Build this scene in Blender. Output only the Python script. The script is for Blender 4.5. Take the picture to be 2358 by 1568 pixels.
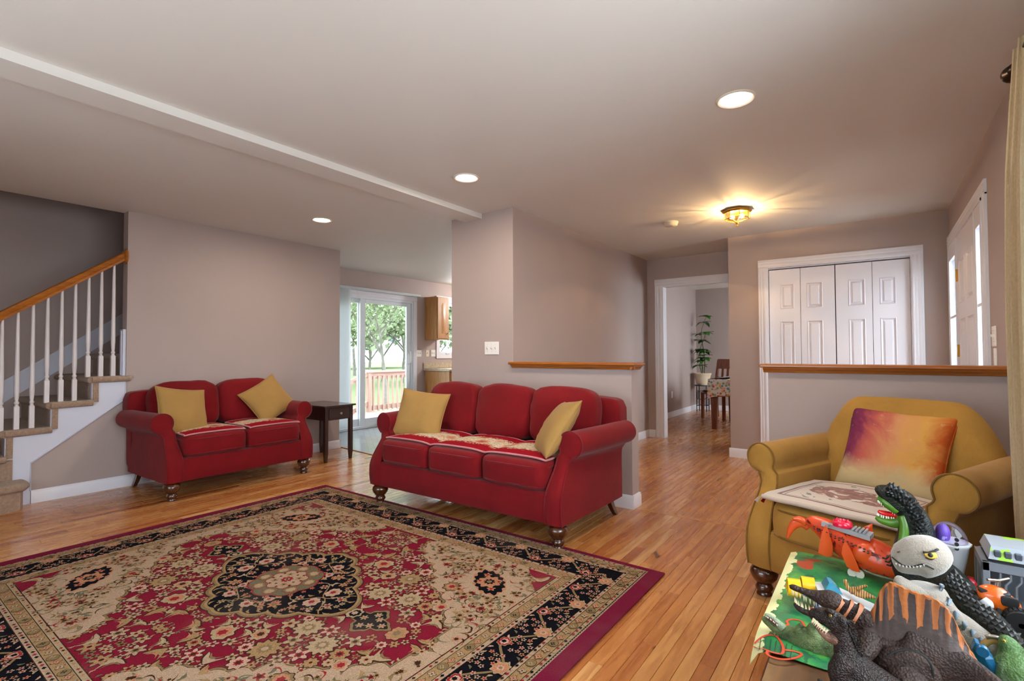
import bpy, bmesh, math, random
import numpy as np
from mathutils import Vector, Matrix, noise as mnoise

for _o in list(bpy.data.objects):
    bpy.data.objects.remove(_o, do_unlink=True)
SC = bpy.context.scene
COL = SC.collection
PI = math.pi

# ------------------------------------------------------------------ camera
YAW, PITCH, ROLL, FPX, CAMH = 0.625416, 0.024173, -0.003982, 1163.64, 1.163
_f = Vector((-math.sin(YAW)*math.cos(PITCH), math.cos(YAW)*math.cos(PITCH), math.sin(PITCH)))
_r0 = Vector((math.cos(YAW), math.sin(YAW), 0)); _u0 = _r0.cross(_f)
_r = _r0*math.cos(ROLL) + _u0*math.sin(ROLL); _u = -_r0*math.sin(ROLL) + _u0*math.cos(ROLL)
cam_d = bpy.data.cameras.new('camera'); cam = bpy.data.objects.new('camera', cam_d); COL.objects.link(cam)
cam.matrix_world = Matrix(((_r.x, _u.x, -_f.x, 0), (_r.y, _u.y, -_f.y, 0), (_r.z, _u.z, -_f.z, CAMH), (0, 0, 0, 1)))
cam_d.sensor_width = 36.0; cam_d.lens = 36.0*FPX/2358.0; cam_d.clip_start = 0.02; cam_d.clip_end = 400
SC.camera = cam

# ------------------------------------------------------------------ world, light, exposure
world = bpy.data.worlds.new('overcast_sky'); SC.world = world; world.use_nodes = True
_wn = world.node_tree.nodes; _wn.clear()
_bg = _wn.new('ShaderNodeBackground'); _wo = _wn.new('ShaderNodeOutputWorld')
_bg.inputs[0].default_value = (0.86, 0.94, 1.0, 1); _bg.inputs[1].default_value = 9.5
world.node_tree.links.new(_bg.outputs[0], _wo.inputs[0])
SC.view_settings.view_transform = 'Standard'; SC.view_settings.look = 'None'
SC.view_settings.gamma = 1.0; SC.view_settings.use_curve_mapping = False
SC.view_settings.exposure = -0.04
SC.cycles.max_bounces = 8; SC.cycles.diffuse_bounces = 4; SC.cycles.glossy_bounces = 3; SC.cycles.transmission_bounces = 4
SC.cycles.transparent_max_bounces = 16; SC.cycles.adaptive_threshold = 0.15; SC.cycles.adaptive_min_samples = 16; SC.cycles.use_light_tree = False; SC.cycles.caustics_reflective = False; SC.cycles.caustics_refractive = False
SC.cycles.sample_clamp_indirect = 6.0

def sky_portal(name, loc, direction, sx, sy):
    """guides sky sampling through a window or door opening (gives no light of its own)"""
    d = bpy.data.lights.new(name, 'AREA'); d.shape = 'RECTANGLE'; d.size = sx; d.size_y = sy
    d.cycles.is_portal = True
    o = bpy.data.objects.new(name, d); COL.objects.link(o); o.location = loc
    o.rotation_euler = Vector(direction).to_track_quat('-Z', 'Y').to_euler()
    return o
def daylight(name, loc, direction, sx, sy, power, color=(0.95, 0.97, 1.0)):
    """daylight entering through a window opening; stands outside the glass"""
    d = bpy.data.lights.new(name, 'AREA'); d.shape = 'RECTANGLE'; d.size = sx; d.size_y = sy; d.energy = power; d.color = color
    o = bpy.data.objects.new(name, d); COL.objects.link(o); o.location = loc
    o.rotation_euler = Vector(direction).to_track_quat('-Z', 'Y').to_euler()
    return o
daylight('daylight_front_window', (0.74, 1.1, 1.42), (-1, 0, 0), 2.4, 1.35, 98)
daylight('fill_back_window', (-1.9, -1.72, 1.42), (0, 1, 0), 2.5, 1.35, 34)  # fill light at an added, unseen window behind the camera
daylight('daylight_kitchen_window', (-6.72, 7.25, 1.62), (1, 0, 0), 1.0, .9, 150)
daylight('daylight_dining_window', (0.74, 9.0, 1.45), (-1, 0, 0), 1.7, 1.35, 120)
sky_portal('portal_sliding_door', (-6.62, 5.1, 1.05), (1, 0, 0), 2.0, 2.1)
daylight('daylight_sidelights', (0.86, 4.97, 1.25), (-1, 0, 0), 1.9, 1.8, 55)

# ------------------------------------------------------------------ helpers
def hexc(h, a=1.0):
    h = h.lstrip('#'); v = [int(h[i:i+2], 16)/255 for i in (0, 2, 4)]
    return tuple(c/12.92 if c <= .04045 else ((c+.055)/1.055)**2.4 for c in v) + (a,)

def pray(x, y):
    return _f + _r*((x-1179)/FPX) - _u*((y-784)/FPX)
def on_z(x, y, z):
    d = pray(x, y); return Vector((0, 0, CAMH)) + d*((z-CAMH)/d.z)
def on_y(x, y, Y):
    d = pray(x, y); return Vector((0, 0, CAMH)) + d*(Y/d.y)
def on_x(x, y, X):
    d = pray(x, y); return Vector((0, 0, CAMH)) + d*(X/d.x)

class MB:
    """collects vertices and faces; build() links them as one mesh object"""
    def __init__(s): s.v = []; s.f = []; s.m = []; s.mi = 0
    def add(s, vs, fs, mi=None):
        n = len(s.v); s.v += [tuple(p) for p in vs]; s.f += [tuple(i+n for i in f) for f in fs]
        s.m += [s.mi if mi is None else mi]*len(fs); return s
    def box(s, x0, x1, y0, y1, z0, z1, b=0.0, mi=None):
        if b <= 0:
            vs = [(x, y, z) for z in (z0, z1) for y in (y0, y1) for x in (x0, x1)]
            return s.add(vs, [(0, 2, 3, 1), (4, 5, 7, 6), (0, 1, 5, 4), (1, 3, 7, 5), (3, 2, 6, 7), (2, 0, 4, 6)], mi)
        X, Y, Z = (x0, x1), (y0, y1), (z0, z1); idx = {}; vs = []
        for i in (0, 1):
            for j in (0, 1):
                for k in (0, 1):
                    sx, sy, sz = (1, -1)[i], (1, -1)[j], (1, -1)[k]
                    for a in range(3):
                        p = [X[i]+sx*b*(a != 0), Y[j]+sy*b*(a != 1), Z[k]+sz*b*(a != 2)]
                        idx[(i, j, k, a)] = len(vs); vs.append(tuple(p))
        fs = []
        def q(*l): fs.append(tuple(idx[t] for t in l))
        for i in (0, 1):
            l = [(i, 0, 0, 0), (i, 1, 0, 0), (i, 1, 1, 0), (i, 0, 1, 0)]; q(*(l if i else l[::-1]))
            l = [(0, i, 0, 1), (1, i, 0, 1), (1, i, 1, 1), (0, i, 1, 1)]; q(*(l[::-1] if i else l))
            l = [(0, 0, i, 2), (1, 0, i, 2), (1, 1, i, 2), (0, 1, i, 2)]; q(*(l if i else l[::-1]))
        for i in (0, 1):
            for j in (0, 1):
                q((i, j, 0, 0), (i, j, 0, 1), (i, j, 1, 1), (i, j, 1, 0))
                q((i, 0, j, 0), (i, 0, j, 2), (i, 1, j, 2), (i, 1, j, 0))
                q((0, i, j, 1), (0, i, j, 2), (1, i, j, 2), (1, i, j, 1))
                for k in (0, 1): q((i, j, k, 0), (i, j, k, 1), (i, j, k, 2))
        return s.add(vs, fs, mi)
    def prism(s, poly, axis, a0, a1, mi=None):
        """extrude a 2-D polygon along an axis: poly in the two other axes in order"""
        n = len(poly); vs = []
        for a in (a0, a1):
            for (p, q) in poly:
                vs.append({'x': (a, p, q), 'y': (p, a, q), 'z': (p, q, a)}[axis])
        fs = [tuple(range(n))[::-1], tuple(range(n, 2*n))]
        fs += [(i, (i+1) % n, n+(i+1) % n, n+i) for i in range(n)]
        return s.add(vs, fs, mi)
    def lathe(s, prof, c=(0, 0, 0), n=20, axis='z', mi=None, a0=0.0):
        vs = []; fs = []
        for (r, h) in prof:
            for k in range(n):
                t = 2*PI*k/n + a0; a, b = r*math.cos(t), r*math.sin(t)
                p = {'z': (a, b, h), 'y': (a, h, b), 'x': (h, a, b)}[axis]
                vs.append((p[0]+c[0], p[1]+c[1], p[2]+c[2]))
        m = len(prof)
        for i in range(m-1):
            for k in range(n):
                fs.append((i*n+k, i*n+(k+1) % n, (i+1)*n+(k+1) % n, (i+1)*n+k))
        fs.append(tuple(range(n))[::-1]); fs.append(tuple((m-1)*n+k for k in range(n)))
        return s.add(vs, fs, mi)
    def rings(s, rings, cap=True, closed=False, mi=None):
        n = len(rings[0]); vs = [p for r in rings for p in r]; fs = []; m = len(rings)
        for i in range(m if closed else m-1):
            j = (i+1) % m
            for k in range(n): fs.append((i*n+k, i*n+(k+1) % n, j*n+(k+1) % n, j*n+k))
        if cap and not closed: fs.append(tuple(range(n))[::-1]); fs.append(tuple((m-1)*n+k for k in range(n)))
        return s.add(vs, fs, mi)
    def tube(s, pts, r, n=8, mi=None, closed=False, flat=None):
        """sweep a circle (or an ellipse r=(a,b)) along points; r may be a list"""
        pts = [Vector(p) for p in pts]; m = len(pts); rings = []
        up = Vector((0, 0, 1)); prev = None
        for i, p in enumerate(pts):
            if closed: t = pts[(i+1) % m]-pts[i-1]
            else: t = pts[min(i+1, m-1)]-pts[max(i-1, 0)]
            t = t.normalized() if t.length > 1e-9 else Vector((0, 0, 1))
            if prev is None:
                a = up if abs(t.z) < .95 else Vector((0, 1, 0))
                side = t.cross(a).normalized()
            else:
                side = (prev - t*prev.dot(t)); side = side.normalized() if side.length > 1e-6 else t.orthogonal().normalized()
            prev = side; nn = side.cross(t).normalized()
            rr = r[i] if isinstance(r, (list, tuple)) and len(r) == m else r
            ra, rb = rr if isinstance(rr, (list, tuple)) else (rr, rr)
            rings.append([tuple(p+side*(ra*math.cos(2*PI*k/n))+nn*(rb*math.sin(2*PI*k/n))) for k in range(n)])
        return s.rings(rings, cap=not closed, closed=closed, mi=mi)
    def superbox(s, c, h, p=5.0, n=10, rot=None, fn=None, mi=None):
        """rounded cushion box: p-norm sphere scaled to half sizes h"""
        bm = bmesh.new(); bmesh.ops.create_cube(bm, size=2)
        bmesh.ops.subdivide_edges(bm, edges=bm.edges[:], cuts=n, use_grid_fill=True)
        vs = []
        for v in bm.verts:
            d = [math.copysign(abs(math.sin(t*PI/2))**.9, t) for t in v.co]
            k = (abs(d[0])**p+abs(d[1])**p+abs(d[2])**p)**(1/p)
            q = Vector((d[0]/k, d[1]/k, d[2]/k))
            if fn: q = Vector(fn(q))
            q = Vector((q.x*h[0], q.y*h[1], q.z*h[2]))
            if rot is not None: q = rot @ q
            vs.append((q.x+c[0], q.y+c[1], q.z+c[2]))
        bm.verts.index_update(); fs = [tuple(v.index for v in f.verts) for f in bm.faces]; bm.free()
        return s.add(vs, fs, mi)
    def ball(s, c, r, n=12, mi=None, rot=None):
        r = r if isinstance(r, (tuple, list)) else (r, r, r); vs = []; fs = []; m = max(6, n*2//3)
        R = []
        for i in range(1, m):
            t = PI*i/m
            R.append([(math.sin(t)*math.cos(2*PI*k/n), math.sin(t)*math.sin(2*PI*k/n), -math.cos(t)) for k in range(n)])
        flat = [p for q in R for p in q]+[(0, 0, -1), (0, 0, 1)]
        for i in range(m-2):
            for k in range(n): fs.append((i*n+k, i*n+(k+1) % n, (i+1)*n+(k+1) % n, (i+1)*n+k))
        b, t = len(flat)-2, len(flat)-1
        for k in range(n): fs.append((b, (k+1) % n, k)); fs.append((t, (m-2)*n+k, (m-2)*n+(k+1) % n))
        for p in flat:
            q = Vector((p[0]*r[0], p[1]*r[1], p[2]*r[2]))
            if rot is not None: q = rot @ q
            vs.append((q.x+c[0], q.y+c[1], q.z+c[2]))
        return s.add(vs, fs, mi)
    def xf(s, M):
        s.v = [tuple(M @ Vector(p)) for p in s.v]; return s
    def build(s, name, mat, parent=None, smooth=None, kind=None, label=None):
        me = bpy.data.meshes.new(name); me.from_pydata(s.v, [], s.f)
        mats = mat if isinstance(mat, (list, tuple)) else [mat]
        for m in mats: me.materials.append(m)
        if len(mats) > 1: me.polygons.foreach_set('material_index', s.m)
        if smooth is not None:
            me.polygons.foreach_set('use_smooth', [True]*len(me.polygons))
            if smooth < 180: me.set_sharp_from_angle(angle=math.radians(smooth))
        me.update()
        o = bpy.data.objects.new(name, me); COL.objects.link(o)
        if parent is not None: o.parent = parent
        if kind: o['kind'] = kind
        if label: o['label'] = label
        return o

def thing(name, label, cat, loc=(0, 0, 0), rz=0.0, group=None):
    o = bpy.data.objects.new(name, None); COL.objects.link(o); o.empty_display_size = .05
    o.location = loc; o.rotation_euler = (0, 0, rz); o['label'] = label; o['category'] = cat
    if group: o['group'] = group
    return o
def tag(o, label, cat, group=None):
    o['label'] = label; o['category'] = cat
    if group: o['group'] = group
    return o
def struct(o, label=None):
    o['kind'] = 'structure'
    if label: o['label'] = label
    return o
def dup(root, loc, rz=None, label=None, group=None):
    r = root.copy(); COL.objects.link(r); r.location = loc
    if rz is not None: r.rotation_euler = (0, 0, rz)
    if label: r['label'] = label
    if group: r['group'] = group
    for ch in list(root.children):
        c = ch.copy(); COL.objects.link(c); c.parent = r
        for g in list(ch.children):
            d = g.copy(); COL.objects.link(d); d.parent = c
    return r

# ------------------------------------------------------------------ materials
class NT:
    def __init__(s, name):
        s.m = bpy.data.materials.new(name); s.m.use_nodes = True; s.t = s.m.node_tree; s.t.nodes.clear()
        s.out = s.t.nodes.new('ShaderNodeOutputMaterial'); s.b = s.t.nodes.new('ShaderNodeBsdfPrincipled')
        s.t.links.new(s.b.outputs[0], s.out.inputs[0])
    def n(s, typ, **kw):
        o = s.t.nodes.new('ShaderNode'+typ)
        for k, v in kw.items(): setattr(o, k, v)
        return o
    def l(s, a, b): s.t.links.new(a, b)
    def coord(s, kind='Object', scale=(1, 1, 1), off=None, rot=None):
        c = s.n('TexCoord'); mp = s.n('Mapping'); s.l(c.outputs[kind], mp.inputs[0]); mp.inputs['Scale'].default_value = scale
        if off: mp.inputs['Location'].default_value = off
        if rot: mp.inputs['Rotation'].default_value = rot
        return mp.outputs[0]
    def noise(s, vec, scale=5, detail=2, rough=.5, dist=0):
        o = s.n('TexNoise'); s.l(vec, o.inputs['Vector']); o.inputs['Scale'].default_value = scale
        o.inputs['Detail'].default_value = detail; o.inputs['Roughness'].default_value = rough; o.inputs['Distortion'].default_value = dist
        return o.outputs['Fac']
    def ramp(s, fac, stops, interp='LINEAR'):
        o = s.n('ValToRGB'); s.l(fac, o.inputs[0]); r = o.color_ramp; r.interpolation = interp
        while len(r.elements) < len(stops): r.elements.new(.5)
        for e, (p, c) in zip(r.elements, stops): e.position = p; e.color = c if len(c) == 4 else tuple(c)+(1,)
        return o.outputs[0]
    def mix(s, fac, a, b, mode='MIX'):
        o = s.n('Mix', data_type='RGBA', blend_type=mode); o.clamp_factor = True
        for v, i in ((fac, 0), (a, 6), (b, 7)):
            if hasattr(v, 'links'): s.l(v, o.inputs[i])
            else: o.inputs[i].default_value = v
        return o.outputs[2]
    def math(s, op, a, b=None, c=None, clamp=False):
        o = s.n('Math', operation=op); o.use_clamp = clamp
        for i, v in enumerate((a, b, c)):
            if v is None: continue
            if hasattr(v, 'links'): s.l(v, o.inputs[i])
            else: o.inputs[i].default_value = v
        return o.outputs[0]
    def bump(s, fac, strength=.2, dist=.01):
        o = s.n('Bump'); o.inputs['Strength'].default_value = strength; o.inputs['Distance'].default_value = dist
        s.l(fac, o.inputs['Height']); s.l(o.outputs[0], s.b.inputs['Normal'])
    def set(s, **kw):
        for k, v in kw.items():
            i = s.b.inputs[k.replace('_', ' ')]
            if hasattr(v, 'links'): s.l(v, i)
            else: i.default_value = v

def mat(name, col, rough=.5, metal=0.0, var=None, bump=None, sheen=0.0, coat=0.0, emit=None, spec=None, trans=0.0, alpha=None):
    """plain procedural surface: colour, optional noise variation (scale, amount) and relief (scale, strength)"""
    t = NT(name); c = hexc(col) if isinstance(col, str) else col
    vec = t.coord() if (var or bump) else None
    if var:
        sc, am = var; f = t.noise(vec, sc, 3)
        lo = tuple(x*(1-am) for x in c[:3])+(1,); hi = tuple(min(1, x*(1+am)) for x in c[:3])+(1,)
        t.set(Base_Color=t.ramp(f, [(.3, lo), (.7, hi)]))
    else: t.set(Base_Color=c)
    t.set(Roughness=rough, Metallic=metal)
    if bump: t.bump(t.noise(vec, bump[0], 2), bump[1], .01)
    if sheen: t.set(Sheen_Weight=sheen, Sheen_Roughness=.5)
    if coat: t.set(Coat_Weight=coat, Coat_Roughness=.12)
    if spec is not None: t.set(Specular_IOR_Level=spec)
    if trans: t.set(Transmission_Weight=trans)
    if emit: t.set(Emission_Color=hexc(emit[0]) if isinstance(emit[0], str) else emit[0], Emission_Strength=emit[1])
    if alpha is not None: t.set(Alpha=alpha)
    return t.m

def glass_mat(name, tint='#f4f8fa', refl=.08, rough=.0):
    t = NT(name); t.t.nodes.remove(t.b)
    tr = t.n('BsdfTransparent'); tr.inputs[0].default_value = hexc(tint)
    gl = t.n('BsdfGlossy'); gl.inputs['Roughness'].default_value = rough
    lw = t.n('LayerWeight'); lw.inputs[0].default_value = .2
    f = t.math('MULTIPLY_ADD', lw.outputs['Fresnel'], .6, refl*.3, clamp=True)
    mx = t.n('MixShader'); t.l(f, mx.inputs[0]); t.l(tr.outputs[0], mx.inputs[1]); t.l(gl.outputs[0], mx.inputs[2])
    t.l(mx.outputs[0], t.out.inputs[0]); return t.m

def oak_mat(name, dark, light, rough=.4, axis='z', scale=1.0, coat=.2):
    t = NT(name); sc = {'x': (2, 30, 30), 'y': (30, 2, 30), 'z': (30, 30, 2)}[axis]
    v = t.coord(scale=tuple(s*scale for s in sc)); f = t.noise(v, 1.6, 5, .6, .4)
    t.set(Base_Color=t.ramp(f, [(.3, hexc(dark)), (.72, hexc(light))]), Roughness=rough, Coat_Weight=coat, Coat_Roughness=.2)
    t.bump(f, .08, .004); return t.m

M = {}
M['wall'] = mat('wall_paint', '#a7958f', .62, var=(1.5, .02), bump=(180, .03))
M['ceiling'] = mat('ceiling_paint', '#d7d2cb', .75, bump=(120, .03))
M['trim'] = mat('white_trim_paint', '#dcdae0', .35)
M['stringer'] = mat('white_stringer_paint', '#c9c8d4', .4)
M['oak_x'] = oak_mat('honey_oak', '#8a4a12', '#b4691f', .32, 'x')
M['oak_y'] = oak_mat('honey_oak_rail', '#8a4a12', '#bb6f22', .32, 'y')
M['oak_z'] = oak_mat('cabinet_oak', '#a06a34', '#c48f56', .45, 'z')
M['carpet'] = mat('tan_carpet', '#a98a72', 1.0, var=(60, .2), bump=(260, .9), sheen=.3)
M['dark_wood'] = oak_mat('espresso_wood', '#2a130e', '#3d1d15', .3, 'z', 1.0, .5)
M['walnut_leg'] = oak_mat('walnut_stain', '#2e1408', '#54280f', .25, 'z', 1.0, .6)
M['brass'] = mat('antique_brass', '#c9983c', .42, .85)
M['nickel'] = mat('brushed_nickel', '#c9c2b6', .28, 1.0)
M['white_plastic'] = mat('white_plastic', '#e6e0da', .35)
M['black'] = mat('matt_black', '#0b0b0c', .6)
M['glass'] = glass_mat('window_glass')
M['vinyl'] = mat('white_vinyl_frame', '#d5dce2', .35)

def floor_mat():
    t = NT('oak_strip_floor'); a = t.n('Attribute'); a.attribute_name = 'rnd'
    sep = t.n('SeparateColor'); t.l(a.outputs['Color'], sep.inputs[0])
    c = t.n('TexCoord'); comb = t.n('CombineXYZ')
    t.l(t.math('MULTIPLY', sep.outputs[1], 37.0), comb.inputs[0]); t.l(t.math('MULTIPLY', sep.outputs[2], 53.0), comb.inputs[1])
    add = t.n('VectorMath', operation='ADD'); t.l(c.outputs['Object'], add.inputs[0]); t.l(comb.outputs[0], add.inputs[1])
    mp = t.n('Mapping'); mp.inputs['Scale'].default_value = (1, .075, 1); t.l(add.outputs[0], mp.inputs[0])
    g1 = t.noise(mp.outputs[0], 34, 5, .62, 1.1); g2 = t.noise(mp.outputs[0], 150, 3, .6, .3)
    mp2 = t.n('Mapping'); mp2.inputs['Scale'].default_value = (1, .35, 1); t.l(add.outputs[0], mp2.inputs[0])
    kn = t.noise(mp2.outputs[0], 9, 2, .5, .6)
    base = t.ramp(sep.outputs[0], [(0, hexc('#8c4c24')), (.16, hexc('#a96232')), (.45, hexc('#c18044')), (.75, hexc('#d0985a')), (1, hexc('#dcae74'))])
    col = t.mix(t.ramp(g1, [(.38, (0, 0, 0, 1)), (.66, (1, 1, 1, 1))]), base, t.mix(.55, base, hexc('#b07038'), 'MULTIPLY'))
    col = t.mix(t.math('MULTIPLY', g2, .16), col, hexc('#8a4e22'))
    col = t.mix(t.ramp(kn, [(.69, (0, 0, 0, 1)), (.76, (.85, .85, .85, 1))]), col, hexc('#4a2410'))
    t.set(Base_Color=col, Roughness=t.ramp(g1, [(.3, (.22, .22, .22, 1)), (.7, (.32, .32, .32, 1))]), Coat_Weight=.35, Coat_Roughness=.14, Specular_IOR_Level=.5)
    t.bump(g2, .05, .002); return t.m
M['floor'] = floor_mat()

def fabric(name, col, var=.1, weave=700, rough=.9, sheen=.4, wear=None):
    t = NT(name); c = hexc(col); v = t.coord()
    f = t.noise(v, 4, 4, .6); lo = tuple(x*(1-var) for x in c[:3])+(1,); hi = tuple(min(1, x*(1+var)) for x in c[:3])+(1,)
    col = t.ramp(f, [(.3, lo), (.7, hi)])
    vs = t.coord(scale=(1, 1, .25)); w = t.noise(vs, weave*.5, 2)
    col = t.mix(t.math('MULTIPLY', w, .35), col, tuple(x*.6 for x in c[:3])+(1,))
    if wear:
        g = t.n('NewGeometry'); pf = t.ramp(g.outputs['Pointiness'], [(.5, (0, 0, 0, 1)), (.56, (1, 1, 1, 1))])
        col = t.mix(t.math('MULTIPLY', pf, .5), col, hexc(wear))
    t.set(Base_Color=col, Roughness=rough, Sheen_Weight=sheen, Sheen_Roughness=.4, Specular_IOR_Level=.2)
    t.bump(t.noise(v, weave, 1), .25, .004); return t.m
M['red'] = fabric('crimson_velvet', '#740910', .18, 600, .85, .10)
M['red_pipe'] = fabric('crimson_piping', '#700b14', .1, 600, .85, .2)
M['mustard'] = fabric('mustard_chenille', '#a67a36', .16, 420, .9, .12)
M['mustard_pipe'] = fabric('mustard_piping', '#7d581f', .1, 420, .9, .2)
M['gold'] = fabric('gold_cotton', '#a17b44', .08, 800, .9, .1)
# ------------------------------------------------------------------ the room shell
CEIL = 2.44; XL = -5.39; XR = 0.54; YH = 3.585; YC = 5.99; YD = 6.78; XK = -6.48; YB = -1.5
XW = -2.575                     # hall wall
def wall(name, boxes, m='wall', label=None):
    b = MB()
    for q in boxes: b.box(*q)
    return struct(b.build(name, M[m]), label)
b = MB(); b.box(XL-.11, XL, 1.63, 3.82, 0, CEIL+.1); b.prism([(.872, 0), (1.63, 0), (1.63, .90), (1.40, .90), (1.40, .72), (1.14, .72), (1.14, .52), (.872, .52)], 'x', XL-.11, XL)
struct(b.build('wall_left', M['wall']), 'taupe painted wall behind the loveseat')
wall('wall_kitchen_return', [(XK-.12, XL-.11, 3.71, 3.82, 0, CEIL+.1)])
wall('wall_stairwell', [(-6.50, -6.38, YB-.12, 3.71, -.1, 5.0), (-6.38, XL-.11, 3.65, 3.71, CEIL, 5.0), (-6.5, XL-.11, YB-.12, YB, 0, 5.0),
                        (XL-.2, XL-.11, YB, 3.71, CEIL+.1, 5.0)], label='shaded taupe wall of the stairwell')
wall('ceiling_stairwell', [(-6.5, XL-.1, YB-.12, 3.75, 5.0, 5.1)], 'ceiling')
# back wall (behind the camera) with an added window that lets in fill light
BW = (-3.1, -.5, .72, 2.12)
wall('wall_back', [(XL-.11, BW[0], YB-.12, YB, 0, CEIL+.1), (BW[1], XR+.12, YB-.12, YB, 0, CEIL+.1), (BW[0], BW[1], YB-.12, YB, 0, BW[2]), (BW[0], BW[1], YB-.12, YB, BW[3], CEIL+.1)])
# right wall: living window, front door, dining window
RW = (-.15, 2.35, .70, 2.12); DR = (4.12, 5.87, 0, 2.11); DW = (8.1, 9.9, .75, 2.15)
wall('wall_right', [(XR, XR+.12, YB-.12, RW[0], 0, CEIL+.1), (XR, XR+.12, RW[0], RW[1], 0, RW[2]), (XR, XR+.12, RW[0], RW[1], RW[3], CEIL+.1),
                    (XR, XR+.12, RW[1], DR[0], 0, CEIL+.1), (XR, XR+.12, DR[0], DR[1], DR[3], CEIL+.1), (XR, XR+.12, DR[1], DW[0], 0, CEIL+.1),
                    (XR, XR+.12, DW[0], DW[1], 0, DW[2]), (XR, XR+.12, DW[0], DW[1], DW[3], CEIL+.1), (XR, XR+.12, DW[1], 10.72, 0, CEIL+.1)],
     label='taupe wall with the front door')
wall('wall_hall', [(-3.30, XW, YH, 6.90, 0, CEIL+.1)], label='taupe wall block between kitchen and hall')
wall('wall_closet', [(-1.335, -.945, YC, YC+.11, 0, CEIL+.1), (.275, XR, YC, YC+.11, 0, CEIL+.1), (-.945, .275, YC, YC+.11, 2.055, CEIL+.1),
                     (-1.335, -1.225, YC+.11, 6.90, 0, CEIL+.1), (-1.225, XR, 6.68, 6.90, 0, CEIL+.1)], label='taupe wall around the white closet doors')
wall('wall_doorway', [(XW, -2.365, YD, YD+.12, 0, CEIL+.1), (-2.365, -1.225, YD, YD+.12, 2.065, CEIL+.1)], label='taupe wall over the cased opening to the dining room')
wall('wall_dining_left', [(-3.12, -3.0, 6.90, 10.6, 0, CEIL+.1)], label='pale taupe wall of the dining room')
wall('wall_dining_far', [(-3.12, XR, 10.6, 10.72, 0, CEIL+.1)], label='far taupe wall of the dining room')
wall('wall_dining_near', [(-3.3, -3.0, 6.78, 6.90, 0, CEIL+.1)])
SD = (4.15, 6.06, .03, 2.05); KW = (6.70, 7.80, 1.14, 2.10)
wall('wall_kitchen', [(XK-.12, XK, 3.71, SD[0], 0, CEIL+.1), (XK-.12, XK, SD[0], SD[1], SD[3], CEIL+.1), (XK-.12, XK, SD[1], KW[0], 0, CEIL+.1), (XK-.12, XK, SD[0], SD[1], -.1, SD[2]),
                      (XK-.12, XK, KW[0], KW[1], 0, KW[2]), (XK-.12, XK, KW[0], KW[1], KW[3], CEIL+.1), (XK-.12, XK, KW[1], 8.62, 0, CEIL+.1),
                      ], label='taupe kitchen wall with the sliding door')
wall('wall_kitchen_far', [(XK-.12, -3.30, 8.62, 8.74, 0, CEIL+.1)])
wall('wall_kitchen_side', [(-3.42, -3.30, 6.9, 8.62, 0, CEIL+.1)])
wall('ceiling', [(XL-.11, XR+.12, YB-.12, 10.72, CEIL, CEIL+.1), (XK-.12, XL-.11, 3.71, 8.62, CEIL, CEIL+.1)], 'ceiling', 'off-white painted ceiling')
b = MB(); b.box(-3.132, -2.925, YB, YH, 2.394, CEIL+.02)
struct(b.build('trim_ceiling_beam', M['ceiling']), 'shallow boxed beam crossing the ceiling')

# half walls with oak caps
for nm, x0, x1 in (('left', XW, -1.49), ('right', -.568, XR)):
    w = MB(); w.box(x0, x1, YH, YH+.125, 0, 1.035); w = struct(w.build('wall_half_'+nm, M['wall']), 'taupe half wall under an oak cap behind the %s' % ('red sofa' if nm == 'left' else 'mustard armchair'))
    e0 = x0-(.03 if nm == 'left' else .045); e1 = x1+(.045 if nm == 'left' else 0)
    c = MB(); c.box(e0, e1, YH-.045, YH+.17, 1.062, 1.084, .006); c.build('oak_cap', M['oak_x'], w)
    c = MB()
    prof = [(YH, 1.030), (YH-.014, 1.034), (YH-.018, 1.044), (YH-.032, 1.054), (YH-.034, 1.062), (YH, 1.062)]
    c.prism(prof, 'x', e0+.02, e1-(.016 if nm == 'left' else 0)); c.build('cap_moulding', M['oak_x'], w)
    if nm == 'left':
        c = MB(); c.prism([(x1, 1.030), (x1+.014, 1.034), (x1+.018, 1.044), (x1+.030, 1.054), (x1+.032, 1.062), (x1, 1.062)], 'y', YH-.03, YH+.15); c.build('cap_moulding', M['oak_x'], w)

# baseboards
BBP = [(0, 0), (.014, 0), (.014, .078), (.009, .092), (.004, .100), (0, .100)]
def base_x(b, x0, x1, y, s=-1): b.prism([(y+s*p, q) for p, q in BBP], 'x', x0, x1)
def base_y(b, y0, y1, x, s=1): b.prism([(x+s*p, q) for p, q in BBP], 'y', y0, y1)
def baseboard(name, fn, label):
    b = MB(); fn(b); struct(b.build(name, M['trim'], smooth=30), label)
baseboard('baseboard_left', lambda b: (base_y(b, 1.02, 3.8195, XL), base_x(b, XL-.11, XL+.014, 3.82, 1)), 'white baseboard along the loveseat wall')
baseboard('baseboard_half', lambda b: (base_x(b, -3.30, -1.476, YH), base_y(b, YH+.0005, YH+.1245, -1.49), base_x(b, XW, -1.476, YH+.125, 1)), 'white baseboard of the half wall')
baseboard('baseboard_right_half', lambda b: (base_x(b, -.582, XR, YH), base_y(b, YH+.0005, YH+.125, -.568, -1)), 'white baseboard of the right half wall')
baseboard('baseboard_hall', lambda b: (base_y(b, YH+.14, YD, XW), base_x(b, XW+.0145, -2.47, YD)), 'white baseboard along the hall wall')
baseboard('baseboard_closet', lambda b: (base_x(b, -1.349, -1.025, YC), base_y(b, YC+.0005, YD, -1.335, -1), base_x(b, .36, XR, YC)), 'white baseboard beside the closet')
baseboard('baseboard_dining', lambda b: (base_y(b, 6.9, 10.6, -3.0), base_x(b, -3.0, XR, 10.6)), 'white baseboard in the dining room')
baseboard('baseboard_kitchen', lambda b: (base_y(b, 3.82, 4.05, XK), base_y(b, 6.17, 6.33, XK)), 'white baseboard in the kitchen')

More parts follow.
